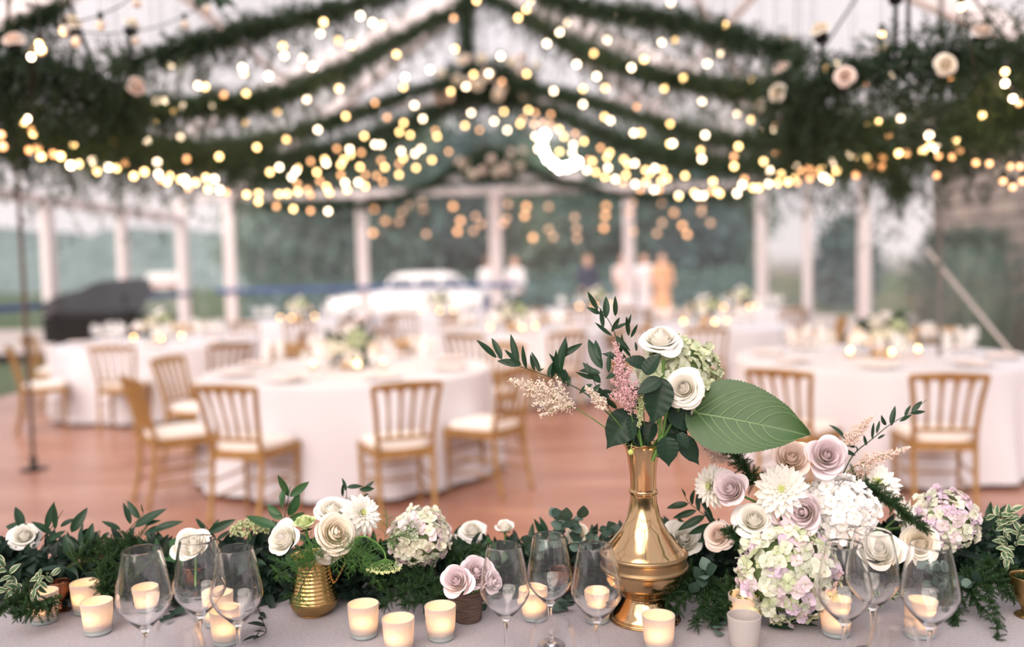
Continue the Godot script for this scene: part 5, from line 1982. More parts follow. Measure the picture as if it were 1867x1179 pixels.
# RIM: middle of the rim in pixels; W: the bowl's width in pixels. The size and place on the table follow.
func front_glass(label: String, px: float, py: float, w: float) -> void:
	var hy := 488.0 - (px - 933.5) * tan(deg_to_rad(1.3))
	var k := (py - hy) / (w * FPX * 0.095 / 148.9)
	k = (py - hy) / (w * 10.526)
	var s := 0.72 / (k + 0.23)
	var p := on_level(px, py, TABLE_Y + 0.23 * s)
	p.y = TABLE_Y + 0.0022
	var t := thing("wine_glass", label, "glass", T(Basis.from_scale(Vector3.ONE * s), p), "clear wine glasses on the front table")
	obj("glass", wine_glass_mesh(), M.clear_glass, t)


func votive(label: String, px: float, py: float, lit := true, s := 1.0) -> void:
	if not proto.has("votive_cup"):
		var g := Geo.new()
		g.lathe([Vector2(0.0001, 0.0095), Vector2(0.0245, 0.0095), Vector2(0.0262, 0.01), Vector2(0.0285, 0.03), Vector2(0.031, 0.064), Vector2(0.0308, 0.0655), Vector2(0.0298, 0.066), Vector2(0.029, 0.0655), Vector2(0.0287, 0.064), Vector2(0.0262, 0.03), Vector2(0.0243, 0.014), Vector2(0.0001, 0.0125)], 48)
		proto["votive_cup"] = g.mesh()
		var b := Geo.new()
		b.lathe([Vector2(0.0001, 0.0), Vector2(0.0235, 0.0), Vector2(0.0252, 0.0012), Vector2(0.0262, 0.0092), Vector2(0.0001, 0.0094)], 40)
		proto["votive_base"] = b.mesh()
		var w := Geo.new()
		w.lathe([Vector2(0.0001, 0.0), Vector2(0.019, 0.0), Vector2(0.0195, 0.001), Vector2(0.0195, 0.012), Vector2(0.018, 0.0125), Vector2(0.0001, 0.0115)], 24)
		w.tube([Vector3(0, 0.011, 0.0125), Vector3(0.0006, 0.017, 0.0125)], [0.0008], 5)
		proto["votive_wax"] = w.mesh()
		var f := Geo.new()
		f.lathe(spline([Vector2(0.0001, 0.0), Vector2(0.0028, 0.003), Vector2(0.0032, 0.007), Vector2(0.0016, 0.013), Vector2(0.0001, 0.018)], 3), 12)
		proto["votive_flame"] = f.mesh()
	var p := on_level(px, py, TABLE_Y + 0.066 * s)
	p.y = TABLE_Y + 0.002
	var t := thing("votive_candle", label, "candle", T(Basis.from_scale(Vector3.ONE * s), p), "frosted votive candles on the front table")
	obj("cup", proto.votive_cup, M.frosted_glass, t)
	obj("base", proto.votive_base, M.frosted_base, t)
	var off := Vector3(rnd(-0.003, 0.003), 0.0125, 0.0055)
	var wick := Vector3(rnd(-0.005, 0.005), 0.0165, 0.0125)
	obj("candle", proto.votive_wax, M.wax, t, T(Basis(), off))
	if lit:
		obj("flame", proto.votive_flame, M.flame, t, T(Basis(), off + wick))
		omni("candle_light", p + (off + wick + Vector3(0, 0.009, 0)) * s, Color8(255, 196, 130), 0.0036, 0.005)


func build_front_table() -> void:
	var t := thing("long_table", "long front table hidden under a pale grey linen cloth", "table")
	var g := Geo.new()
	g.box(T(Basis(), Vector3(0, TABLE_Y - 0.02, -1.72)), Vector3(3.6, 0.036, 1.0), 0.004)
	obj("tabletop", g.mesh(), M.weathered_wood, t)
	for x in [-1.6, 1.6]:
		for z in [-1.35, -2.1]:
			var l := Geo.new()
			l.box(T(Basis(), Vector3(x, 0.355, z)), Vector3(0.06, 0.71, 0.06), 0.005)
			obj("leg", l.mesh(), M.weathered_wood, t)
	var c := thing("tablecloth", "pale grey linen cloth covering the long front table", "tablecloth")
	var fn := FastNoiseLite.new()
	fn.seed = 4
	fn.frequency = 2.2
	var h := Geo.new()
	h.grid(150, 70, func(a, b):
		var x: float = (a - 0.5) * 3.9
		var u: float = b * 1.96 - 0.45     # along the cloth from the near hem over the top to the far hem
		var y := TABLE_Y + 0.001
		var z := -1.19 - clampf(u, 0.0, 1.06)
		if u < 0:
			y += u
			z = -1.19 + 0.02 * sin(x * 9.0) * -u
		elif u > 1.06:
			y -= u - 1.06
			z += 0.03 * sin(x * 11.0) * (u - 1.06)
		else:
			y += fn.get_noise_2d(x, z) * 0.0012
		if absf(x) > 1.83:
			y -= (absf(x) - 1.83) * 3.0
		return Vector3(clampf(x, -1.85, 1.85), y, z))
	obj("cloth", h.mesh(), M.linen, c)
	var gl := [["nearest the left votives, leftmost of the left three", 258, 1003, 99], ["farthest of the left three, before the rose in copper", 360, 984.6, 95], ["rightmost of the left three", 428, 1001, 94], ["left of the middle three, before the lilac roses", 919, 995.6, 91], ["farthest of the middle three", 1000.4, 977, 85], ["right of the middle three, beside the brass vase", 1086, 996, 93], ["cut off by the lower edge between the middle three", 1007, 1138, 98], ["cut off by the lower edge between the left three", 325, 1141, 104], ["leftmost of the right three, before the green hydrangea", 1539, 993, 98], ["farthest of the right three, before a white rose", 1591.5, 970, 95], ["rightmost of the right three", 1696, 994, 102], ["cut off by the lower edge between the right three", 1630.5, 1133, 104]]
	for q in gl:
		front_glass("clear wine glass, " + q[0], q[1], q[2], q[3])
	var vo := [["at the far left before the copper goblet", 77.3, 1078], ["right of the copper goblet, farthest of the left three", 155, 1062], ["nearest of the left three, left of the wine glass", 176, 1096], ["seen through the leftmost wine glass", 266, 1070], ["seen between the second and third wine glasses", 396, 1082], ["standing behind the third wine glass", 411, 1112], ["left of the three in the middle, right of the gold jug", 662, 1100.7], ["nearest of the three in the middle", 726, 1127], ["right of the three in the middle, left of the wooden pot", 802.5, 1104.5], ["between two wine glasses left of the vase", 973, 1076], ["behind the wine glass beside the brass vase", 1088, 1080], ["just right of the foot of the brass vase", 1200.5, 1121.6], ["below the big hydrangea, behind the unlit one", 1356.5, 1084], ["behind the leftmost wine glass of the right three", 1524, 1096], ["behind the rightmost wine glass", 1680, 1098]]
	for q in vo:
		votive("lit frosted votive candle " + q[0], q[1], q[2], true, 1.0 if q[1] < 960 or q[1] > 1100 else 0.92)
	votive("unlit whitish frosted glass votive before the lit one below the hydrangea", 1356.7, 1122, false)


func lathe_thing(called: String, label: String, category: String, prof: Array, m: Material, p: Vector3, seg := 64, part := "body", per := 4) -> Node3D:
	var t := thing(called, label, category, T(Basis(), p))
	var g := Geo.new()
	g.lathe(spline(prof, per), seg)
	obj(part, g.mesh(), m, t)
	return t


func build_vessels() -> void:
	# tall brass vase
	var c := on_level(1176, 1127, TABLE_Y)
	var q := -c.z / FPX
	var prof := []
	# half widths and heights read off the outline, in zoomed pixels
	for a in [[206, 1104], [210, 1096], [206, 1088], [198, 1084], [200, 1074], [186, 1062], [160, 1035], [142, 1005], [132, 980], [130, 966], [140, 958], [150, 950]]:
		prof.append(Vector2(a[0] / 3.275 * q, (1104 - a[1]) / 3.275 * q * 1.04))
	var t := thing("brass_vase", "tall brass vase with a bulbous ribbed belly and slender neck", "vase", T(Basis(), Vector3(c.x, TABLE_Y + 0.002, c.z)))
	var L := func(list: Array, per: int) -> ArrayMesh:
		var pr := []
		for a in list:
			pr.append(Vector2(a[0] / 3.275 * q, (1104 - a[1]) / 3.275 * q * 1.04))
		var g := Geo.new()
		g.lathe(spline(pr, per), 80)
		return g.mesh()
	obj("foot", L.call([[0.5, 1104], [200, 1104], [208, 1101], [212, 1094], [208, 1087], [199, 1084], [200, 1078], [190, 1064], [164, 1036], [144, 1004], [133, 980], [131, 962]], 3), M.brass, t)
	obj("belly", L.call([[125, 968], [140, 960], [152, 950], [156, 942], [166, 938], [200, 906], [232, 864], [248, 830], [254, 808], [258, 800]], 4), M.brass, t)
	obj("belly_band", L.call([[254, 803], [264, 796], [266, 786], [262, 778], [257, 772], [256, 740], [259, 728], [264, 722], [264, 712], [258, 704], [246, 700]], 3), M.brass_worn, t)
	obj("shoulder", L.call([[252, 702], [236, 684], [212, 660], [178, 622], [150, 588], [126, 552], [108, 512], [94, 468], [85, 424], [80, 384], [79, 366]], 4), M.brass, t)
	obj("collar", L.call([[78, 368], [84, 364], [88, 356], [88, 346], [84, 340], [78, 336]], 3), M.brass, t)
	var neck := Geo.new()
	var nl := spline([Vector2(78, 340), Vector2(78, 290), Vector2(80, 240), Vector2(86, 190), Vector2(94, 140), Vector2(104, 100), Vector2(118, 76), Vector2(124, 70), Vector2(122, 67), Vector2(112, 74), Vector2(98, 100), Vector2(86, 140), Vector2(78, 190), Vector2(72, 260)], 4)
	var nn := nl.size() - 1
	neck.grid(80, nn, func(a, b):
		var s: Vector2 = nl[int(round(b * nn))]
		var w := smoothstep(150.0, 70.0, s.y) * 0.035 * sin(a * TAU * 9.0)
		var r := s.x / 3.275 * q * (1.0 + w)
		return Vector3(cos(a * TAU) * r, (1104 - s.y) / 3.275 * q * 1.04 + w * 0.05, sin(a * TAU) * r), true)
	obj("neck", neck.mesh(), M.brass, t)
	# gold jug
	c = on_level(573, 1117, TABLE_Y)
	q = -c.z / FPX / 4.536
	t = thing("gold_jug", "shiny gold jug with ridged sides and a curled handle", "jug", T(Basis(), Vector3(c.x, TABLE_Y + 0.002, c.z)))
	var pr := [Vector2(1, 1106), Vector2(128, 1106), Vector2(136, 1102), Vector2(150, 1088), Vector2(182, 1058), Vector2(196, 1026), Vector2(200, 1000)]
	var band := []
	for s in pr:
		band.append(Vector2(s.x * q, (1106 - s.y) * q * 1.03))
	var g := Geo.new()
	g.lathe(spline(band, 4), 64)
	obj("bowl", g.mesh(), M.gold_matt, t)
	var up := []
	var ridge := [[200, 1000], [199, 985], [192, 955], [182, 920], [172, 880], [162, 835], [154, 790], [150, 745], [150, 710], [156, 680], [166, 650], [176, 630], [176, 624], [168, 630], [156, 655], [146, 690], [144, 760]]
	for s in spline(ridge.map(func(e): return Vector2(e[0], e[1])), 8):
		var rg := 0.0
		if s.y > 690 and s.y < 985 and s.x > 148:
			rg = 2.6 * sin(s.y / 30.0 * TAU)
		up.append(Vector2((s.x + rg) * q, (1106 - s.y) * q * 1.03))
	var g2 := Geo.new()
	g2.lathe(up, 72)
	obj("body", g2.mesh(), M.gold, t)
	var hd := Geo.new()
	var hp := spline([Vector3(158, 430, 0), Vector3(215, 455, 6), Vector3(262, 440, 8), Vector3(262, 390, 8), Vector3(235, 330, 6), Vector3(205, 280, 3), Vector3(176, 235, 0)], 5)
	hd.grid(8, hp.size() - 1, func(a, b):
		var i := int(round(b * (hp.size() - 1)))
		var p: Vector3 = hp[i]
		var tg: Vector3 = (hp[mini(i + 1, hp.size() - 1)] - hp[maxi(i - 1, 0)]).normalized()
		var nr := Vector3(-tg.y, tg.x, 0)
		return Basis(Vector3.UP, 0.35) * ((p + nr * cos(a * TAU) * 6.0 + Vector3(0, 0, 1) * sin(a * TAU) * 34.0) * q), true)
	obj("handle", hd.mesh(), M.gold, t)
	# copper goblets, wooden pot, brass cup
	lathe_thing("copper_goblet", "small dark copper goblet behind the left votives", "goblet", [Vector2(0.0005, 0), Vector2(0.017, 0), Vector2(0.018, 0.002), Vector2(0.006, 0.006), Vector2(0.0035, 0.014), Vector2(0.006, 0.022), Vector2(0.016, 0.028), Vector2(0.0205, 0.042), Vector2(0.0205, 0.062), Vector2(0.0196, 0.063), Vector2(0.0192, 0.05), Vector2(0.0005, 0.03)], M.copper, on_level(112, 1112, TABLE_Y + 0.002))
	lathe_thing("copper_goblet", "copper cup holding the white rose behind the left wine glasses", "goblet", [Vector2(0.0005, 0), Vector2(0.02, 0), Vector2(0.021, 0.003), Vector2(0.006, 0.008), Vector2(0.005, 0.02), Vector2(0.015, 0.03), Vector2(0.027, 0.045), Vector2(0.03, 0.08), Vector2(0.0285, 0.081), Vector2(0.026, 0.05), Vector2(0.0005, 0.036)], M.copper, on_level(356, 1098, TABLE_Y + 0.002))
	lathe_thing("brass_cup", "small brass cup half hidden at the right edge", "cup", [Vector2(0.0005, 0), Vector2(0.022, 0), Vector2(0.023, 0.004), Vector2(0.012, 0.012), Vector2(0.018, 0.026), Vector2(0.03, 0.05), Vector2(0.034, 0.078), Vector2(0.0325, 0.079), Vector2(0.028, 0.05), Vector2(0.0005, 0.03)], M.gold_matt, on_level(1874, 1122, TABLE_Y + 0.002))
	lathe_thing("copper_goblet", "small copper cup in the greenery behind the middle wine glasses", "goblet", [Vector2(0.0005, 0), Vector2(0.018, 0), Vector2(0.019, 0.003), Vector2(0.006, 0.008), Vector2(0.005, 0.016), Vector2(0.016, 0.026), Vector2(0.024, 0.04), Vector2(0.026, 0.07), Vector2(0.0247, 0.071), Vector2(0.022, 0.045), Vector2(0.0005, 0.03)], M.copper, on_level(1026, 1098, TABLE_Y + 0.002))
	lathe_thing("wooden_pot", "small weathered wooden pot of lilac roses", "pot", [Vector2(0.0005, 0), Vector2(0.0275, 0), Vector2(0.029, 0.002), Vector2(0.033, 0.062), Vector2(0.031, 0.063), Vector2(0.028, 0.03), Vector2(0.0005, 0.026)], M.weathered_wood, on_level(853, 1128, TABLE_Y + 0.002), 48, "body", 1)


func toward(p: Vector3, up := 0.5, side := 0.0) -> Vector3:
	return (Vector3(0, CAM_Y, 0) - p).normalized() + Vector3.UP * up + Vector3.RIGHT * side


func build_vase_flowers() -> void:
	var mouth := at(1176, 832, 1.84)
	var p := at(1205, 618, 1.80)
	rose("open white rose topmost in the brass vase", p, 0.043, toward(p, 1.5, 0.1), M.white_petal, 0, mouth, 0.4)
	p = at(1247, 707, 1.76)
	rose("white rose facing front below the topmost one in the vase", p, 0.041, toward(p, 0.25, -0.25), M.white_petal, 0, mouth + Vector3(0.01, 0, 0.02), 2.0)
	p = at(1238, 688, 1.86)
	hydrangea("pale green hydrangea behind the white roses in the vase", p, 0.086, toward(p, 0.25, 0.25), [M.floret_green, M.floret_green, M.floret_pale_green], 130, -0.3, 0.92, 0.18, mouth)
	# the big toothed leaf
	var b := at(1262, 750, 1.80)
	var e := at(1478, 792, 1.70)
	var ax := e - b
	var y := ax.normalized()
	var z := (Vector3(0, CAM_Y, 0) - b).normalized() + Vector3.UP * 0.25
	var x := y.cross(z).normalized()
	z = x.cross(y).normalized()
	var L := ax.length()
	var t := thing("hydrangea_leaf", "very large veined green leaf with toothed edge reaching right of the vase", "leaf", T(Basis(x, y, z), b))
	var surf := func(a: float, s: float) -> Vector3:   # a from -1 (upper edge) to 1
		var w := (0.335 if a < 0 else 0.30) * pow(sin(PI * pow(s, 0.66)), 0.72) + 0.004
		w *= 1.0 - 0.25 * smoothstep(0.8, 1.0, s)
		var zz := 0.06 * absf(a) - 0.10 * (s - 0.45) * (s - 0.45) * 1.6 - 0.03 * a * a * sin(s * 5.0)
		return Vector3(a * w * L, (s - 0.10 * absf(a) * (1.0 - s) * 0.5) * L, zz * L)
	var g := Geo.new()
	g.grid(24, 180, func(a, s):
		var u: float = a * 2.0 - 1.0
		var q: Vector3 = surf.call(u, s)
		if absf(u) > 0.99:
			q.x *= 1.0 + 0.045 * (0.7 - fmod(s * 34.0, 1.0))
		var lat := fmod(s * 8.5 - absf(u) * 2.6 + 20.0, 1.0)
		q.z += 0.006 * L * absf(sin(lat * PI)) * minf(1.0, (1.0 - absf(u)) * 4.0) * (1.0 - s)
		return q)
	obj("blade", g.mesh(), M.big_leaf, t)
	var v := Geo.new()
	var mid := []
	var mr := []
	for i in 16:
		mid.append(surf.call(0.0, i / 15.5) + Vector3(0, 0, 0.0008))
		mr.append(lerpf(0.0024, 0.0004, i / 15.0))
	v.tube(mid, mr, 6)
	obj("midrib", v.mesh(), M.leaf_vein, t)
	for s in [-1, 1]:
		for k in 6:
			var s0 := 0.015 + k * 0.112 + (0.03 if s > 0 else 0.0)
			var vp := []
			var vr := []
			for i in 10:
				var f := i / 9.0
				var u: float = s * 0.96 * pow(f, 0.9)
				var ss := minf(s0 + (0.46 - 0.035 * k) * f * (0.75 + 0.4 * f), 0.985)
				vp.append(surf.call(u, ss) + Vector3(0, 0, 0.0011))
				vr.append(lerpf(0.0012, 0.0003, f))
			var vg := Geo.new()
			vg.tube(vp, vr, 5)
			# finer veins branching off
			for i in 4:
				var f := 0.35 + i * 0.16
				var u: float = s * 0.96 * pow(f, 0.9)
				var ss := minf(s0 + (0.46 - 0.035 * k) * f * (0.75 + 0.4 * f), 0.97)
				vg.tube([surf.call(u, ss) + Vector3(0, 0, 0.001), surf.call(u + s * 0.02, minf(ss + 0.05, 0.985)) + Vector3(0, 0, 0.0007), surf.call(minf(absf(u) + 0.09, 0.97) * s, minf(ss + 0.085, 0.985)) + Vector3(0, 0, 0.0006)], [0.0003, 0.00015], 4)
			obj("vein", vg.mesh(), M.leaf_vein, t)
	var st := Geo.new()
	st.tube(spline([Vector3(0, 0.01, 0), Vector3(0, -0.02, -0.002), Basis(x, y, z).inverse() * (mouth - b)], 4), [0.0026], 6)
	obj("stalk", st.mesh(), M.stem_green, t)
	# rose foliage round the mouth
	var lf := thing("rose_foliage", "broad dark rose leaves hanging over the mouth of the brass vase", "leaves", T(Basis(), mouth))
	var list := [[1152, 752, 1104, 818, 1.79, 1.35, 0], [1206, 692, 1190, 778, 1.755, 1.15, 1], [1203, 692, 1158, 716, 1.745, 1.0, 0], [1176, 680, 1204, 643, 1.75, 1.2, 1], [1214, 798, 1222, 852, 1.765, 1.45, 0], [1238, 798, 1282, 846, 1.785, 1.1, 2], [1222, 742, 1272, 788, 1.80, 1.3, 1], [1238, 790, 1258, 820, 1.765, 1.1, 0], [1150, 758, 1156, 806, 1.77, 0.75, 1], [1262, 760, 1276, 800, 1.82, 1.4, 2], [1165, 770, 1128, 800, 1.83, 1.3, 2], [1190, 770, 1178, 812, 1.8, 1.2, 0], [1225, 775, 1240, 822, 1.82, 1.4, 1], [1178, 665, 1138, 652, 1.80, 1.1, 0], [1240, 760, 1205, 790, 1.82, 1.5, 1], [1140, 655, 1100, 640, 1.84, 0.8, 2], [1118, 720, 1080, 716, 1.83, 0.8, 1], [1200, 830, 1230, 800, 1.83, 1.4, 1], [1150, 830, 1180, 790, 1.84, 1.4, 0], [1216, 640, 1228, 610, 1.86, 1.0, 1], [1170, 740, 1140, 700, 1.86, 1.4, 1], [1190, 800, 1150, 770, 1.86, 1.6, 0], [1225, 810, 1250, 770, 1.86, 1.6, 1]]
	for q in list:
		var b0 := at(q[0], q[1], q[4]) - mouth
		var e0 := at(q[2], q[3], q[4] - 0.008) - mouth
		put_leaf(lf, rose_leaf_mesh(q[6]), M.rose_leaf, b0, e0, toward(at(q[0], q[1], q[4]), 0.45, rnd(-0.3, 0.3)), true, q[5])
	var stems := Geo.new()
	for q in [[1210, 655, 1208, 700], [1208, 700, 1200, 830], [1218, 735, 1208, 792], [1208, 792, 1190, 840], [1160, 760, 1175, 840]]:
		stems.tube([at(q[0], q[1], 1.79) - mouth, at(q[2], q[3], 1.80) - mouth], [0.0032], 6)
	obj("stem", stems.mesh(), M.stem_green, lf)
	var berry := Geo.new()
	berry.ball(at(1150, 824, 1.765) - mouth, 0.0058, 10, 7)
	berry.tube([at(1150, 820, 1.765) - mouth, at(1152, 808, 1.77) - mouth], [0.0007], 4)
	obj("berry", berry.mesh(), M.flower_heart_green, lf)
	# ruscus sprays
	var s1 := thing("ruscus_spray", "long ruscus spray arching left out of the brass vase", "leaves", T(Basis(), mouth))
	var R := func(l: Array) -> Array: return l.map(func(q): return at(q[0], q[1], q[2]) - mouth)
	leafy_spray_rel(s1, mouth, R.call([[1150, 800, 1.83], [1105, 750, 1.82], [1060, 712, 1.80], [1010, 690, 1.79], [960, 672, 1.78], [915, 655, 1.77], [872, 622, 1.76]]), [[1030, 700, 1012, 640], [1018, 690, 1027, 612], [1027, 655, 1030, 612], [1020, 650, 1064, 626], [1005, 690, 1022, 640], [985, 678, 968, 640], [960, 672, 950, 630], [950, 664, 916, 640], [945, 664, 930, 608], [915, 655, 898, 612], [905, 652, 870, 618], [950, 665, 908, 655], [960, 668, 955, 660], [980, 676, 992, 672], [1040, 700, 1022, 670], [1000, 688, 1006, 650], [1035, 705, 1040, 685], [975, 676, 965, 645]], M.ruscus_leaf)
	var s2 := thing("ruscus_spray", "upright ruscus spray reaching highest out of the brass vase", "leaves", T(Basis(), mouth))
	leafy_spray_rel(s2, mouth, R.call([[1160, 800, 1.85], [1150, 720, 1.85], [1130, 640, 1.84], [1118, 600, 1.83], [1100, 570, 1.82], [1072, 540, 1.81]]), [[1090, 565, 1068, 532], [1094, 572, 1072, 560], [1100, 598, 1098, 560], [1104, 580, 1108, 538], [1122, 576, 1122, 540], [1115, 605, 1131, 576], [1116, 612, 1078, 592], [1120, 600, 1146, 586], [1122, 612, 1150, 640], [1145, 596, 1150, 572], [1150, 615, 1168, 590], [1146, 612, 1148, 572], [1130, 645, 1140, 610], [1150, 650, 1132, 628], [1160, 640, 1160, 620]], M.ruscus_leaf)
	var s3 := thing("ruscus_spray", "short ruscus spray between the two astilbe plumes in the vase", "leaves", T(Basis(), mouth))
	leafy_spray_rel(s3, mouth, R.call([[1150, 810, 1.84], [1120, 760, 1.83], [1090, 710, 1.82], [1070, 660, 1.80]]), [[1098, 672, 1066, 615], [1096, 656, 1078, 616], [1085, 690, 1050, 680], [1095, 698, 1064, 660], [1095, 700, 1072, 720], [1110, 680, 1110, 640], [1105, 690, 1140, 668], [1095, 680, 1054, 668], [1092, 705, 1105, 740], [1080, 700, 1050, 715], [1110, 740, 1090, 706], [1125, 745, 1100, 720]], M.ruscus_leaf)
	# astilbe plumes
	astilbe("white astilbe plume stretching left out of the brass vase", at(928, 691, 1.75), at(1045, 742, 1.77), mouth, 0.062, M.plume_white, 4, 1.6)
	astilbe("small white astilbe plume right of the long one in the vase", at(1068, 704, 1.74), at(1106, 746, 1.76), mouth, 0.02, M.plume_white, 5)
	astilbe("upright pink astilbe plume in the brass vase", at(1121, 624, 1.75), at(1150, 752, 1.76), mouth, 0.05, M.plume_pink, 6, 1.6)
	astilbe("thin greenish astilbe plume under the pink one", at(1165, 778, 1.755), at(1172, 718, 1.76), mouth, 0.016, M.plume_green, 7)


func leafy_spray_rel(t: Node3D, o: Vector3, stem: Array, leaves: Array, m: Material, wide := 1.0) -> void:
	var pts := spline(stem, 5)
	var g := Geo.new()
	var rr := []
	for i in pts.size():
		rr.append(lerpf(0.0016, 0.0005, float(i) / pts.size()))
	g.tube(pts, rr, 5)
	obj("stem", g.mesh(), M.stem_dark, t)
	for q in leaves:
		# depth from the nearest stem point
		var best := 1e9
		var d := 1.8
		for s in pts:
			var a := at(q[0], q[1], 1.8) - o
			if (a - s).length() < best:
				best = (a - s).length()
				d = -(cam_basis.inverse() * (s + o - Vector3(0, CAM_Y, 0))).z
		var b0 := at(q[0], q[1], d) - o
		var e0 := at(q[2], q[3], d + rnd(-0.02, 0.01)) - o
		put_leaf(t, unit_leaf(rng.randi() % 4), m, b0, e0, toward(b0 + o, rnd(-0.2, 0.9), rnd(-1.1, 1.1)), true, wide)


func build_front_flowers() -> void:
	# right hand arrangement
	var o := at(1480, 960, 1.93)
	var R := func(x: float, y: float, d: float) -> Vector3: return at(x, y, d)
	var p: Vector3 = R.call(1443, 838, 1.86)
	rose("blush white rose below the tip of the big leaf", p, 0.042, toward(p, 0.4, 0.1), M.blush_petal, 1, o, 1.0)
	p = R.call(1507, 832, 1.84)
	rose("lilac rose with blush outer petals, topmost of the right arrangement", p, 0.042, toward(p, 0.2, 0.15), M.lilac_petal, 1, o, 2.0)
	p = R.call(1335, 893, 1.84)
	rose("lilac rose at the left of the right arrangement", p, 0.037, toward(p, 0.35, -0.45), M.lilac_petal, 1, o, 0.5)
	p = R.call(1467, 934, 1.80)
	rose("lilac rose in the middle, left of the white hydrangea", p, 0.04, toward(p, 0.1, -0.3), M.lilac_petal, 1, o, 3.0)
	p = R.call(1376, 948, 1.82)
	rose("open creamy white rose left of the middle lilac rose", p, 0.043, toward(p, 0.6, 0.1), M.white_petal, 0, o, 4.0)
	p = R.call(1606, 1008, 1.80)
	rose("creamy white rose behind the right wine glasses", p, 0.043, toward(p, 0.8, 0.0), M.white_petal, 1, o, 5.0)
	p = R.call(1676, 990, 1.86)
	rose("greenish white rose right of the wine glasses' rims", p, 0.042, toward(p, 0.4, -0.1), M.cream_petal, 0, o, 5.6)
	p = R.call(1310, 975, 1.90)
	rose("pale lilac white rose low at the left of the right arrangement", p, 0.034, toward(p, 0.5, -0.4), M.blush_petal, 0, o, 2.6)
	p = R.call(1246, 985, 2.0)
	rose("white rose behind the right side of the vase's belly", p, 0.042, toward(p, 0.5, 0.2), M.white_petal, 1, p + Vector3(0, -0.1, -0.05), 1.6)
	p = R.call(1425, 893, 1.81)
	dahlia("white dahlia with a green heart facing front in the right arrangement", p, 0.054, toward(p, 0.25, -0.05), 0.3)
	p = R.call(1296, 886, 1.88)
	dahlia("white dahlia seen from its side at the far left of the arrangement", p, 0.046, Vector3(-0.9, 0.15, 0.5), 0.7)
	p = R.call(1598, 882, 1.93)
	dahlia("white daisy like dahlia behind the fern at the upper right", p, 0.05, toward(p, 0.9, 0.5), 0.2, true)
	p = R.call(1648, 938, 1.93)
	dahlia("white daisy like dahlia seen from its side right of the fern", p, 0.042, Vector3(0.9, 0.35, 0.55), 0.9, true)
	p = R.call(1530, 930, 1.85)
	hydrangea("large pure white hydrangea in the middle of the right arrangement", p, 0.073, toward(p, 0.35, 0.15), [M.floret_white], 150, -0.3, 0.95, 0.185, o)
	p = R.call(1433, 1043, 1.80)
	hydrangea("largest hydrangea, green and lilac, leaning over the cloth", p, 0.101, toward(p, 0.35, -0.05), [M.floret_pale_green, M.floret_green, M.floret_pale_green, M.floret_lilac, M.floret_pink, M.floret_green, M.floret_cream, M.floret_pale_green], 200, -0.35, 0.92, 0.155, o)
	p = R.call(1722, 948, 1.96)
	hydrangea("green and lilac hydrangea at the right end of the arrangement", p, 0.071, toward(p, 0.7, 0.1), [M.floret_pale_green, M.floret_cream, M.floret_lilac, M.floret_pink], 120, -0.25, 0.85, 0.185, o)
	astilbe("white astilbe plume rising right behind the lilac rose", R.call(1592, 757, 1.90), R.call(1538, 812, 1.90), o, 0.03, M.plume_blush, 11, 1.3)
	astilbe("white astilbe plume pointing right below the upper one", R.call(1660, 815, 1.90), R.call(1560, 848, 1.90), o, 0.032, M.plume_blush, 12, 1.3)
	astilbe("pinkish astilbe plume behind the big leaf", R.call(1280, 812, 1.98), R.call(1330, 838, 1.98), o, 0.035, M.plume_blush, 13, 1.2)
	astilbe("short white astilbe plume tucked low behind the upper ones", R.call(1585, 862, 1.92), R.call(1540, 866, 1.92), o, 0.03, M.plume_blush, 14)
	var s := thing("ruscus_spray", "ruscus spray rising to the upper right of the arrangement", "leaves", T(Basis(), o))
	var Q := func(l: Array) -> Array: return l.map(func(q): return at(q[0], q[1], q[2]) - o)
	leafy_spray_rel(s, o, Q.call([[1530, 880, 1.92], [1555, 830, 1.92], [1590, 800, 1.91], [1625, 772, 1.90], [1660, 752, 1.90], [1690, 728, 1.89]]), [[1540, 800, 1520, 766], [1560, 815, 1530, 805], [1580, 812, 1572, 790], [1590, 800, 1588, 768], [1598, 790, 1604, 765], [1615, 775, 1606, 762], [1625, 776, 1630, 738], [1650, 760, 1658, 735], [1662, 752, 1682, 728], [1660, 754, 1690, 748], [1640, 768, 1665, 756], [1600, 800, 1615, 790], [1560, 812, 1566, 822], [1560, 830, 1528, 815]], M.ruscus_leaf)
	var s2 := thing("ruscus_spray", "dark ruscus spray just right of the vase's neck", "leaves", T(Basis(), at(1330, 985, 1.95)))
	var o2 := s2.position
	var Q2 := func(l: Array) -> Array: return l.map(func(q): return at(q[0], q[1], q[2]) - o2)
	leafy_spray_rel(s2, o2, Q2.call([[1340, 990, 1.95], [1310, 960, 1.95], [1280, 935, 1.95], [1255, 915, 1.95], [1245, 895, 1.95]]), [[1255, 918, 1215, 922], [1250, 905, 1244, 890], [1262, 920, 1258, 895], [1275, 932, 1268, 896], [1270, 930, 1225, 945], [1285, 940, 1235, 965], [1300, 950, 1275, 900], [1300, 955, 1250, 975], [1310, 965, 1285, 930], [1320, 975, 1270, 985], [1330, 985, 1300, 940], [1325, 990, 1290, 1000]], M.ruscus_leaf)
	for f in [["feathery fern sprig under the big leaf", [[1375, 880, 1.92], [1350, 840, 1.93], [1325, 820, 1.94]], 26, 0.03], ["feathery fern sprig slanting down across the right of the arrangement", [[1560, 880, 1.88], [1610, 905, 1.86], [1655, 940, 1.85], [1690, 965, 1.85]], 40, 0.03], ["short feathery fern sprig left of the big hydrangea", [[1370, 1000, 1.84], [1345, 980, 1.83], [1325, 965, 1.82]], 24, 0.03]]:
		var t := thing("fern_sprig", f[0], "fern", T(Basis(), R.call(f[1][0][0], f[1][0][1], f[1][0][2])))
		fern_sprig(t, f[1].map(func(q): return at(q[0], q[1], q[2]) - t.position), f[2], f[3])
	# jug flowers
	var mouth := at(573, 1025, 1.905)
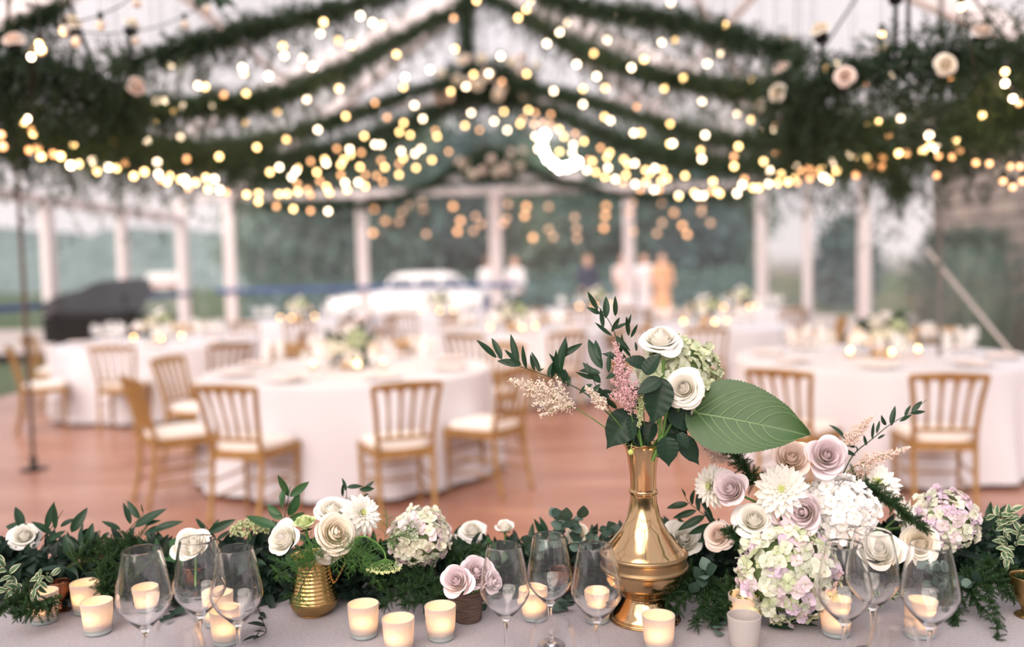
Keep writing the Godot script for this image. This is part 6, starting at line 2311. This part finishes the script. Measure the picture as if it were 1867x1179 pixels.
	p = at(522, 984, 1.86)
	rose("white rose at the left of the gold jug, turned outward", p, 0.036, toward(p, 0.4, -0.7), M.white_petal, 1, mouth, 0.3)
	p = at(612, 972, 1.85)
	rose("large creamy garden rose at the front of the gold jug", p, 0.046, toward(p, 0.3, 0.5), M.cream_petal, 2, mouth, 1.3)
	p = at(607, 930, 1.93)
	rose("white rose at the back of the gold jug", p, 0.042, toward(p, 1.2, 0.1), M.white_petal, 2, mouth, 2.2)
	p = at(598, 1012, 1.87)
	rose("small white bloom drooping under the garden rose of the jug", p, 0.03, Vector3(0.3, -0.5, 0.8), M.white_petal, 2, mouth, 3.0)
	p = at(660, 936, 1.92)
	dahlia("white dahlia at the upper right of the gold jug", p, 0.046, toward(p, 0.6, 0.8), 0.4)
	p = at(556, 956, 1.86)
	rose("closed greenish white bud in the gold jug", p, 0.022, Vector3(-0.1, 1, 0.2), M.green_white_bud, 1, mouth, 0.0, "rose_bud")
	var dl := thing("dill_foliage", "fine dill like foliage hanging over the gold jug", "leaves", T(Basis(), mouth))
	for q in [[[570, 1020, 1.86], [545, 1030, 1.84], [520, 1040, 1.83], [508, 1050, 1.83]], [[573, 1025, 1.86], [558, 1050, 1.83], [545, 1080, 1.82], [540, 1090, 1.82]], [[600, 1005, 1.85], [630, 1000, 1.84], [645, 985, 1.84]], [[610, 1000, 1.86], [650, 1010, 1.85], [690, 1000, 1.85]], [[640, 1000, 1.87], [665, 1035, 1.86], [690, 1060, 1.86]], [[590, 1015, 1.85], [560, 1000, 1.84], [530, 1020, 1.83]], [[700, 985, 1.88], [735, 975, 1.87], [760, 962, 1.87]]]:
		fern_sprig(dl, q.map(func(e): return at(e[0], e[1], e[2]) - mouth), 8, 0.045, M.dill_green, 1.0, 2, dill_tuft())
	var um := thing("umbel_flower", "drooping green umbel on a bent stem right of the gold jug", "flower", T(Basis(), at(650, 980, 1.87)))
	var ug := Geo.new()
	ug.tube(spline([mouth - um.position, Vector3.ZERO, at(680, 985, 1.86) - um.position, at(700, 1005, 1.855) - um.position, at(703, 1022, 1.85) - um.position], 5), [0.0018], 6)
	var u0 := at(703, 1018, 1.85) - um.position
	var heads := Geo.new()
	for k in 34:
		var a := k * 2.4
		var rr := 0.036 * sqrt((k + 0.5) / 34.0)
		var e := u0 + Vector3(cos(a) * rr, -0.028 + rr * 0.35, sin(a) * rr * 0.9 + 0.008)
		ug.tube([u0, u0.lerp(e, 0.5) + Vector3(cos(a), 0, sin(a)) * 0.004, e], [0.0004], 4)
		for i in 9:
			heads.ball(e + Vector3(rnd(-1, 1), rnd(-0.5, 0.5), rnd(-1, 1)) * 0.0042, 0.0013, 5, 3)
	obj("stem", ug.mesh(), M.stem_green, um)
	obj("flower_head", heads.mesh(), M.green_white_bud, um).set_meta("kind", "stuff")
	p = at(765, 978, 1.96)
	hydrangea("cream and pink hydrangea right of the gold jug", p, 0.068, toward(p, 0.5, 0.0), [M.floret_cream, M.floret_cream, M.floret_pale_green, M.floret_pink], 130, -0.35, 0.9, 0.185, at(760, 1040, 1.98))
	# lilac roses in the pot and roses in the greenery
	var pot := at(853, 1100, 1.85)
	for q in [["lilac rose at the right of the wooden pot, largest of three", 868, 1046, 1.83, 0.036, 0.5, 0.25], ["lilac rose at the front left of the wooden pot", 834, 1060, 1.80, 0.033, 0.3, -0.25], ["lilac rose drooping to the right of the wooden pot", 892, 1062, 1.82, 0.026, 0.2, 1.0]]:
		p = at(q[1], q[2], q[3])
		rose(q[0], p, q[4], toward(p, q[5], q[6]), M.lilac_petal, 1, pot, rnd(0, 6))
	for q in [["white rose in the copper cup behind the left wine glasses", 352, 996, 1.93, 0.04, 0.8, -0.2, 1], ["white rose half hidden in leaves at the left end of the table", 45, 976, 2.05, 0.035, 0.7, 0.0, 0], ["white rose in the greenery right of the cream hydrangea", 862, 966, 2.08, 0.033, 1.2, -0.1, 0], ["small white rose bud in the greenery behind the middle wine glasses", 921, 962, 2.08, 0.021, 2.0, 0.1, 1], ["creamy white rose among eucalyptus left of the vase", 1052, 970, 2.0, 0.026, 0.6, -0.2, 2], ["white rose low in the greenery at the left of the middle", 828, 990, 2.08, 0.02, 1.0, 0.0, 1]]:
		p = at(q[1], q[2], q[3])
		rose(q[0], p, q[4], toward(p, q[5], q[6]), M.cream_petal if q[7] == 2 else M.white_petal, q[7], p + Vector3(0, -0.09, 0), rnd(0, 6))
	# green seed head
	var sd := thing("seed_head", "pale green clustered seed head left of the gold jug", "flower", T(Basis(), at(455, 972, 2.02)))
	var sg := Geo.new()
	for k in 260:
		var d := rdir()
		d.y = absf(d.y)
		sg.ball(d * Vector3(0.045, 0.032, 0.03) * rnd(0.75, 1.0), rnd(0.0022, 0.0036), 5, 3)
	obj("seeds", sg.mesh(), M.plume_green, sd).set_meta("kind", "stuff")
	var ss := Geo.new()
	ss.tube([Vector3.ZERO, Vector3(0.01, -0.09, 0)], [0.002], 5)
	obj("stem", ss.mesh(), M.stem_green, sd)


# ---------------------------------------------------------------- the greenery lying along the table
func spine(px: float) -> Vector3:
	var p := on_level(px, 1068.0 - (px - 933.5) * 0.0227, TABLE_Y)
	return p


func build_garland() -> void:
	var parts := [["left", -90, 560, "dark leafy garland on the left of the table, up to the gold jug"], ["middle", 560, 1180, "dark leafy garland between the gold jug and the brass vase"], ["right", 1180, 1960, "dark leafy garland right of the brass vase, under the right arrangement"]]
	for q in parts:
		var t := thing("table_garland", q[3], "garland", T(Basis(), spine((q[1] + q[2]) / 2.0)))
		var o := t.position
		var stem := []
		var n := 12
		for i in n + 1:
			stem.append(spine(lerpf(q[1], q[2], float(i) / n)) + Vector3(0, 0.03, 0.01 * sin(i * 2.0)) - o)
		var g := Geo.new()
		g.tube(spline(stem, 4), [0.007], 6)
		obj("rope", g.mesh(), M.stem_dark, t)
		# dense filler of dark leaves
		var xs := []
		var ys := []
		var span: float = (q[2] - q[1]) / 600.0
		for i in int(1300 * span):
			var px := rnd(q[1], q[2])
			var c := spine(px) - o
			var d := rdir()
			d.y = absf(d.y)
			var hh := 0.115 if px < 480 else 0.085 if px < 1150 else 0.1
			var off := d * Vector3(0.05, hh, 0.085) * pow(rng.randf(), 0.45)
			var dir := (d + rdir() * 0.8 + Vector3(0, 0.1, 0.3)).normalized()
			var l := rnd(0.035, 0.06)
			var xf := T(leaf_basis(dir, (Vector3(0, 0.6, 1) + rdir() * 0.6).normalized()) * Basis.from_scale(Vector3(l * 1.25, l, l)), c + off + Vector3(0, 0.006, 0))
			if i % 5 == 0:
				ys.append(xf)
			else:
				xs.append(xf)
		many("filler_leaves", unit_leaf(1), M.dark_filler, xs, t)
		many("grey_filler_leaves", unit_leaf(0), M.grey_filler, ys, t)
		# ruscus sprigs standing out of it
		var m := int(15 * span) if q[0] != "right" else int(15 * span)
		for i in m:
			var px := lerpf(q[1], q[2], (i + 0.5) / m) + rnd(-20, 20)
			var sp := Node3D.new()
			sp.name = "ruscus_sprig"
			t.add_child(sp, true)
			var b := spine(px) + Vector3(0, 0.035, rnd(-0.05, 0.03)) - o
			var side := rnd(-1, 1)
			var lift := rnd(0.35, 0.95) if i % 3 else rnd(0.05, 0.3)
			if q[0] == "middle":
				lift *= 0.6
			var e := b + Vector3(side * 0.11, 0.085 * lift + 0.02, rnd(-0.04, 0.06))
			leafy_spray_in(sp, o, [b, b.lerp(e, 0.5) + Vector3(0, 0.02, 0), e], 9, 0.062, 0.05, M.ruscus_leaf if i % 4 else M.ruscus_leaf_light)
		# eucalyptus
		if q[0] != "left":
			var eu := [[1000, 975, 1060, 945], [1050, 985, 1110, 962], [1010, 1000, 1075, 990], [1090, 1000, 1120, 970], [1060, 960, 1010, 942], [990, 1010, 960, 975]] if q[0] == "middle" else [[1330, 1110, 1318, 1150], [1345, 1100, 1300, 1120], [1700, 1060, 1740, 1040], [1690, 1020, 1720, 1070], [1740, 1080, 1780, 1060], [1290, 1040, 1270, 1060]]
			for c in eu:
				var sp := Node3D.new()
				sp.name = "eucalyptus_sprig"
				t.add_child(sp, true)
				var dep := 1.98 if c[1] < 1020 else 1.84
				var b := at(c[0], c[1], dep) - o
				var e := at(c[2], c[3], dep - 0.03) - o
				var eg := Geo.new()
				eg.tube([b, b.lerp(e, 0.5) + Vector3(0, 0.006, 0), e], [0.001], 5)
				obj("stem", eg.mesh(), M.stem_dark, sp)
				for k in 8:
					var f := k / 7.0
					var p := b.lerp(e, f)
					var d := ((e - b).normalized() * 0.3 + rdir() * 0.8).normalized()
					put_leaf(sp, leaf_mesh("round_leaf", 1.0, 0.85, 0.3, 0.1, 0.9), M.eucalyptus_leaf if k % 3 == 0 else M.grey_filler, p, p + d * rnd(0.022, 0.034), toward(p + o, 0.6, rnd(-0.6, 0.6)))
		# variegated sprigs
		var va := [[30, 1060, 5, 1030], [60, 1055, 95, 1048], [40, 1070, 10, 1075], [80, 1050, 60, 1080]] if q[0] == "left" else [[1840, 1010, 1830, 970], [1830, 960, 1845, 930], [1850, 1000, 1862, 960], [1820, 990, 1835, 1020], [1600, 1110, 1570, 1130], [1580, 1090, 1620, 1085], [1845, 950, 1815, 940]] if q[0] == "right" else []
		for c in va:
			var sp := Node3D.new()
			sp.name = "variegated_sprig"
			t.add_child(sp, true)
			var dep := 1.86
			var b := at(c[0], c[1], dep) - o
			var e := at(c[2], c[3], dep - 0.02) - o
			var eg := Geo.new()
			eg.tube([b, b.lerp(e, 0.5), e], [0.001], 5)
			obj("stem", eg.mesh(), M.stem_dark, sp)
			for k in 9:
				var p := b.lerp(e, k / 8.0)
				var d := ((e - b).normalized() * 0.7 + rdir() * 0.8).normalized()
				put_leaf(sp, leaf_mesh("cream_edged_leaf", 1.0, 0.42, 0.7, 0.3, 0.85, true), M.variegated_leaf, p, p + d * rnd(0.02, 0.03), toward(p + o, 0.4, rnd(-0.8, 0.8)))
		# fern
		var fe := []
		if q[0] == "left":
			fe = [[[180, 1060, 1.95], [205, 1020, 1.96], [225, 990, 1.98]], [[140, 1020, 1.96], [180, 1000, 1.97], [215, 1015, 1.93]], [[60, 1090, 1.87], [25, 1100, 1.83], [-10, 1115, 1.8]], [[200, 1090, 1.9], [190, 1060, 1.89], [185, 1030, 1.9]], [[255, 1040, 1.93], [225, 1035, 1.91], [195, 1050, 1.9]], [[100, 1090, 1.88], [60, 1110, 1.82], [25, 1120, 1.8]], [[250, 985, 2.0], [220, 990, 1.99], [170, 985, 1.99]]]
		elif q[0] == "middle":
			fe = [[[800, 1060, 1.9], [760, 1070, 1.86], [715, 1090, 1.83], [695, 1105, 1.81]], [[780, 1050, 1.92], [740, 1050, 1.9], [700, 1070, 1.87]], [[830, 1080, 1.88], [780, 1090, 1.84], [735, 1100, 1.82]], [[800, 1000, 1.98], [840, 1010, 1.96], [880, 1000, 1.96]]]
		else:
			fe = [[[1290, 1050, 1.88], [1260, 1080, 1.83], [1225, 1110, 1.78], [1205, 1130, 1.76]], [[1300, 1060, 1.87], [1285, 1100, 1.8], [1270, 1140, 1.76]], [[1310, 1080, 1.86], [1310, 1110, 1.8], [1300, 1130, 1.78]], [[1270, 1040, 1.9], [1240, 1070, 1.84], [1215, 1090, 1.8]], [[1780, 1040, 1.86], [1800, 1080, 1.8], [1815, 1130, 1.74], [1820, 1170, 1.7]], [[1760, 1040, 1.88], [1770, 1070, 1.83], [1790, 1110, 1.79]], [[1720, 1090, 1.85], [1740, 1110, 1.81], [1735, 1145, 1.77]], [[1820, 1040, 1.86], [1850, 1060, 1.84], [1870, 1050, 1.83]], [[1800, 1020, 1.88], [1820, 1060, 1.83], [1850, 1090, 1.8]], [[1330, 1060, 1.86], [1330, 1090, 1.8], [1322, 1110, 1.78]], [[1750, 1080, 1.85], [1710, 1100, 1.82], [1690, 1120, 1.8]]]
		for c in fe:
			fern_sprig(t, c.map(func(e): return at(e[0], e[1], e[2]) - o), 16, 0.034)
	# loose sprigs on the cloth
	for q in [["small round leaved sprig lying before the copper cup", [[330, 1095], [318, 1112], [305, 1125]], 1, M.grey_filler, 0.03], ["thin dark leaf sprig lying right of the third wine glass", [[470, 1105], [478, 1130], [485, 1152], [462, 1165]], 0, M.dark_filler, 0.04], ["ruscus sprig lying at the foot of the wooden pot", [[915, 1085], [885, 1100], [850, 1112]], 0, M.ruscus_leaf, 0.045], ["small dark sprig lying below the big hydrangea", [[1400, 1140], [1440, 1138], [1475, 1130]], 0, M.ruscus_leaf, 0.045], ["grey green round leaved sprig lying left of the unlit votive", [[1330, 1098], [1312, 1125], [1310, 1150]], 1, M.eucalyptus_leaf, 0.03], ["single pale leaf lying between wine glasses left of the vase", [[1045, 1090], [1032, 1102], [1025, 1110]], 1, M.eucalyptus_leaf, 0.035]]:
		var pts: Array = q[1].map(func(e): return on_level(e[0], e[1], TABLE_Y + 0.006))
		var t := thing("leaf_sprig", q[0], "leaves", T(Basis(), pts[0]))
		var sg := Geo.new()
		var sp := spline(pts.map(func(e): return e - pts[0]), 4)
		sg.tube(sp, [0.001], 5)
		obj("stem", sg.mesh(), M.stem_dark, t)
		for k in 7:
			var i := int(k / 6.0 * (sp.size() - 1))
			var d = ((sp[mini(i + 1, sp.size() - 1)] - sp[maxi(i - 1, 0)]).normalized() + Vector3(rnd(-1, 1), rnd(0.1, 0.5), rnd(-1, 1))).normalized()
			put_leaf(t, unit_leaf(k) if q[2] == 0 else leaf_mesh("round_leaf", 1.0, 0.85, 0.3, 0.1, 0.9), q[3], sp[i], sp[i] + d * q[4] * rnd(0.8, 1.2), Vector3(rnd(-0.3, 0.3), 1, 0.4))
	# upright sprays behind the jug
	var js := thing("ruscus_spray", "upright green ruscus spray left behind the gold jug", "leaves", T(Basis(), at(520, 990, 1.98)))
	var jo := js.position
	leafy_spray_rel(js, jo, [[520, 1000], [518, 950], [524, 915], [530, 885]].map(func(q): return at(q[0], q[1], 1.98) - jo), [[526, 905, 512, 858], [528, 905, 568, 876], [515, 920, 512, 886], [526, 940, 550, 902], [516, 945, 476, 920], [512, 938, 484, 922], [520, 955, 560, 930], [505, 960, 448, 946], [515, 930, 512, 895], [522, 930, 540, 925]], M.ruscus_leaf_light, 1.25)
	var j2 := thing("ruscus_spray", "thin ruscus spray above the white flowers of the jug", "leaves", T(Basis(), at(640, 960, 2.0)))
	jo = j2.position
	leafy_spray_rel(j2, jo, [[640, 970], [632, 925], [632, 890]].map(func(q): return at(q[0], q[1], 2.0) - jo), [[630, 895, 627, 868], [632, 888, 662, 884], [625, 905, 620, 880], [664, 895, 680, 875], [672, 900, 660, 905], [655, 892, 688, 890]], M.ruscus_leaf, 1.1)
	for q in [["upright dark ruscus spray at the far left", [[60, 1000], [95, 960], [115, 930]], [[40, 965, 32, 918], [85, 965, 96, 915], [100, 965, 110, 912], [110, 960, 135, 940], [60, 968, 0, 950], [85, 985, 130, 972], [95, 975, 60, 945], [130, 970, 155, 928], [150, 975, 168, 955]]], ["dark ruscus spray left of the left wine glasses", [[200, 1000], [235, 965], [262, 935]], [[238, 955, 226, 915], [245, 960, 300, 925], [255, 945, 228, 912], [220, 965, 185, 948], [265, 958, 290, 945], [262, 935, 256, 918], [280, 965, 333, 948], [200, 970, 178, 985], [262, 975, 300, 950]]], ["dark ruscus spray behind the second wine glass", [[400, 1000], [380, 965], [360, 945]], [[375, 968, 357, 944], [385, 965, 400, 945], [380, 970, 425, 948], [395, 985, 420, 965], [390, 990, 360, 975]]]]:
		var pt: Array = q[1].map(func(e): return at(e[0], e[1], 2.06))
		var t := thing("ruscus_spray", q[0], "leaves", T(Basis(), pt[0]))
		leafy_spray_rel(t, pt[0], pt.map(func(e): return e - pt[0]), q[2], M.ruscus_leaf, 1.15)


func leafy_spray_in(parent: Node, o: Vector3, points: Array, n: int, len0: float, len1: float, m: Material) -> void:
	var pts := spline(points, 5)
	var sg := Geo.new()
	sg.tube(pts, [0.0012, 0.001, 0.001, 0.0008, 0.0008, 0.0007, 0.0007, 0.0006, 0.0006, 0.0005, 0.0005], 5)
	obj("stem", sg.mesh(), M.stem_dark, parent)
	for k in n:
		var f := (k + 0.6) / n
		var i := mini(int(f * (pts.size() - 1)), pts.size() - 2)
		var p: Vector3 = pts[i].lerp(pts[i + 1], f * (pts.size() - 1) - i)
		var tg: Vector3 = (pts[i + 1] - pts[i]).normalized()
		var face := ((Vector3(0, CAM_Y, 0) - p - o).normalized() + rdir() * 0.6 + Vector3.UP * 0.5).normalized()
		var side := tg.cross(face).normalized() * (1.0 if k % 2 == 0 else -1.0)
		var d := (tg * rnd(0.5, 1.0) + side * rnd(0.4, 1.0) + rdir() * 0.3).normalized()
		var l := lerpf(len0, len1, f) * rnd(0.8, 1.15)
		put_leaf(parent, unit_leaf(rng.randi() % 4), m, p, p + d * l, face, true, 1.15)


# ---------------------------------------------------------------- everything
func _ready() -> void:
	rng.seed = 12
	# camera
	cam_basis = Basis(Vector3.RIGHT, -atan(101.5 / FPX)) * Basis(Vector3(0, 0, 1), deg_to_rad(-1.3))
	var cam := Camera3D.new()
	cam.name = "camera"
	cam.transform = Transform3D(cam_basis, Vector3(0, CAM_Y, 0))
	var lens := CameraAttributesPhysical.new()
	lens.frustum_focal_length = 12.0 / (589.5 / FPX)
	lens.exposure_aperture = lens.frustum_focal_length / 27.0
	lens.frustum_focus_distance = 1.8
	lens.frustum_near = 0.05
	lens.frustum_far = 800.0
	cam.attributes = lens
	cam.fov = rad_to_deg(2.0 * atan(589.5 / FPX))
	add_child(cam)
	cam.current = true
	# sky and exposure
	var sky := ProceduralSkyMaterial.new()
	sky.sky_top_color = Color(0.92, 0.90, 0.93)
	sky.sky_horizon_color = Color(0.97, 0.93, 0.93)
	sky.sky_curve = 0.3
	sky.ground_bottom_color = Color(0.35, 0.36, 0.3)
	sky.ground_horizon_color = Color(0.6, 0.58, 0.55)
	sky.sky_energy_multiplier = 0.95
	sky.sun_angle_max = 30.0
	var env := Environment.new()
	env.background_mode = Environment.BG_SKY
	env.sky = Sky.new()
	env.sky.sky_material = sky
	env.tonemap_mode = Environment.TONE_MAPPER_LINEAR
	env.tonemap_exposure = 1.32
	env.sdfgi_enabled = true
	env.ssao_enabled = true
	env.ssil_enabled = true
	var we := WorldEnvironment.new()
	we.name = "world_environment"
	we.environment = env
	add_child(we)
	# a weak, very soft evening sun from the left front
	var sun := DirectionalLight3D.new()
	sun.name = "sun"
	sun.rotation_degrees = Vector3(-36, -22, 0)
	sun.light_color = Color8(255, 240, 228)
	sun.light_energy = 1.1
	sun.light_angular_distance = 60.0
	sun.shadow_enabled = true
	sun.sky_mode = DirectionalLight3D.SKY_MODE_LIGHT_ONLY
	add_child(sun)
	make_materials()
	build_floor()
	build_tent()
	build_outside()
	build_front_table()
	build_dining()
	build_vessels()
	build_vase_flowers()
	build_front_flowers()
	build_garland()
	build_overhead()
	build_piano()
	build_car()
	build_people()
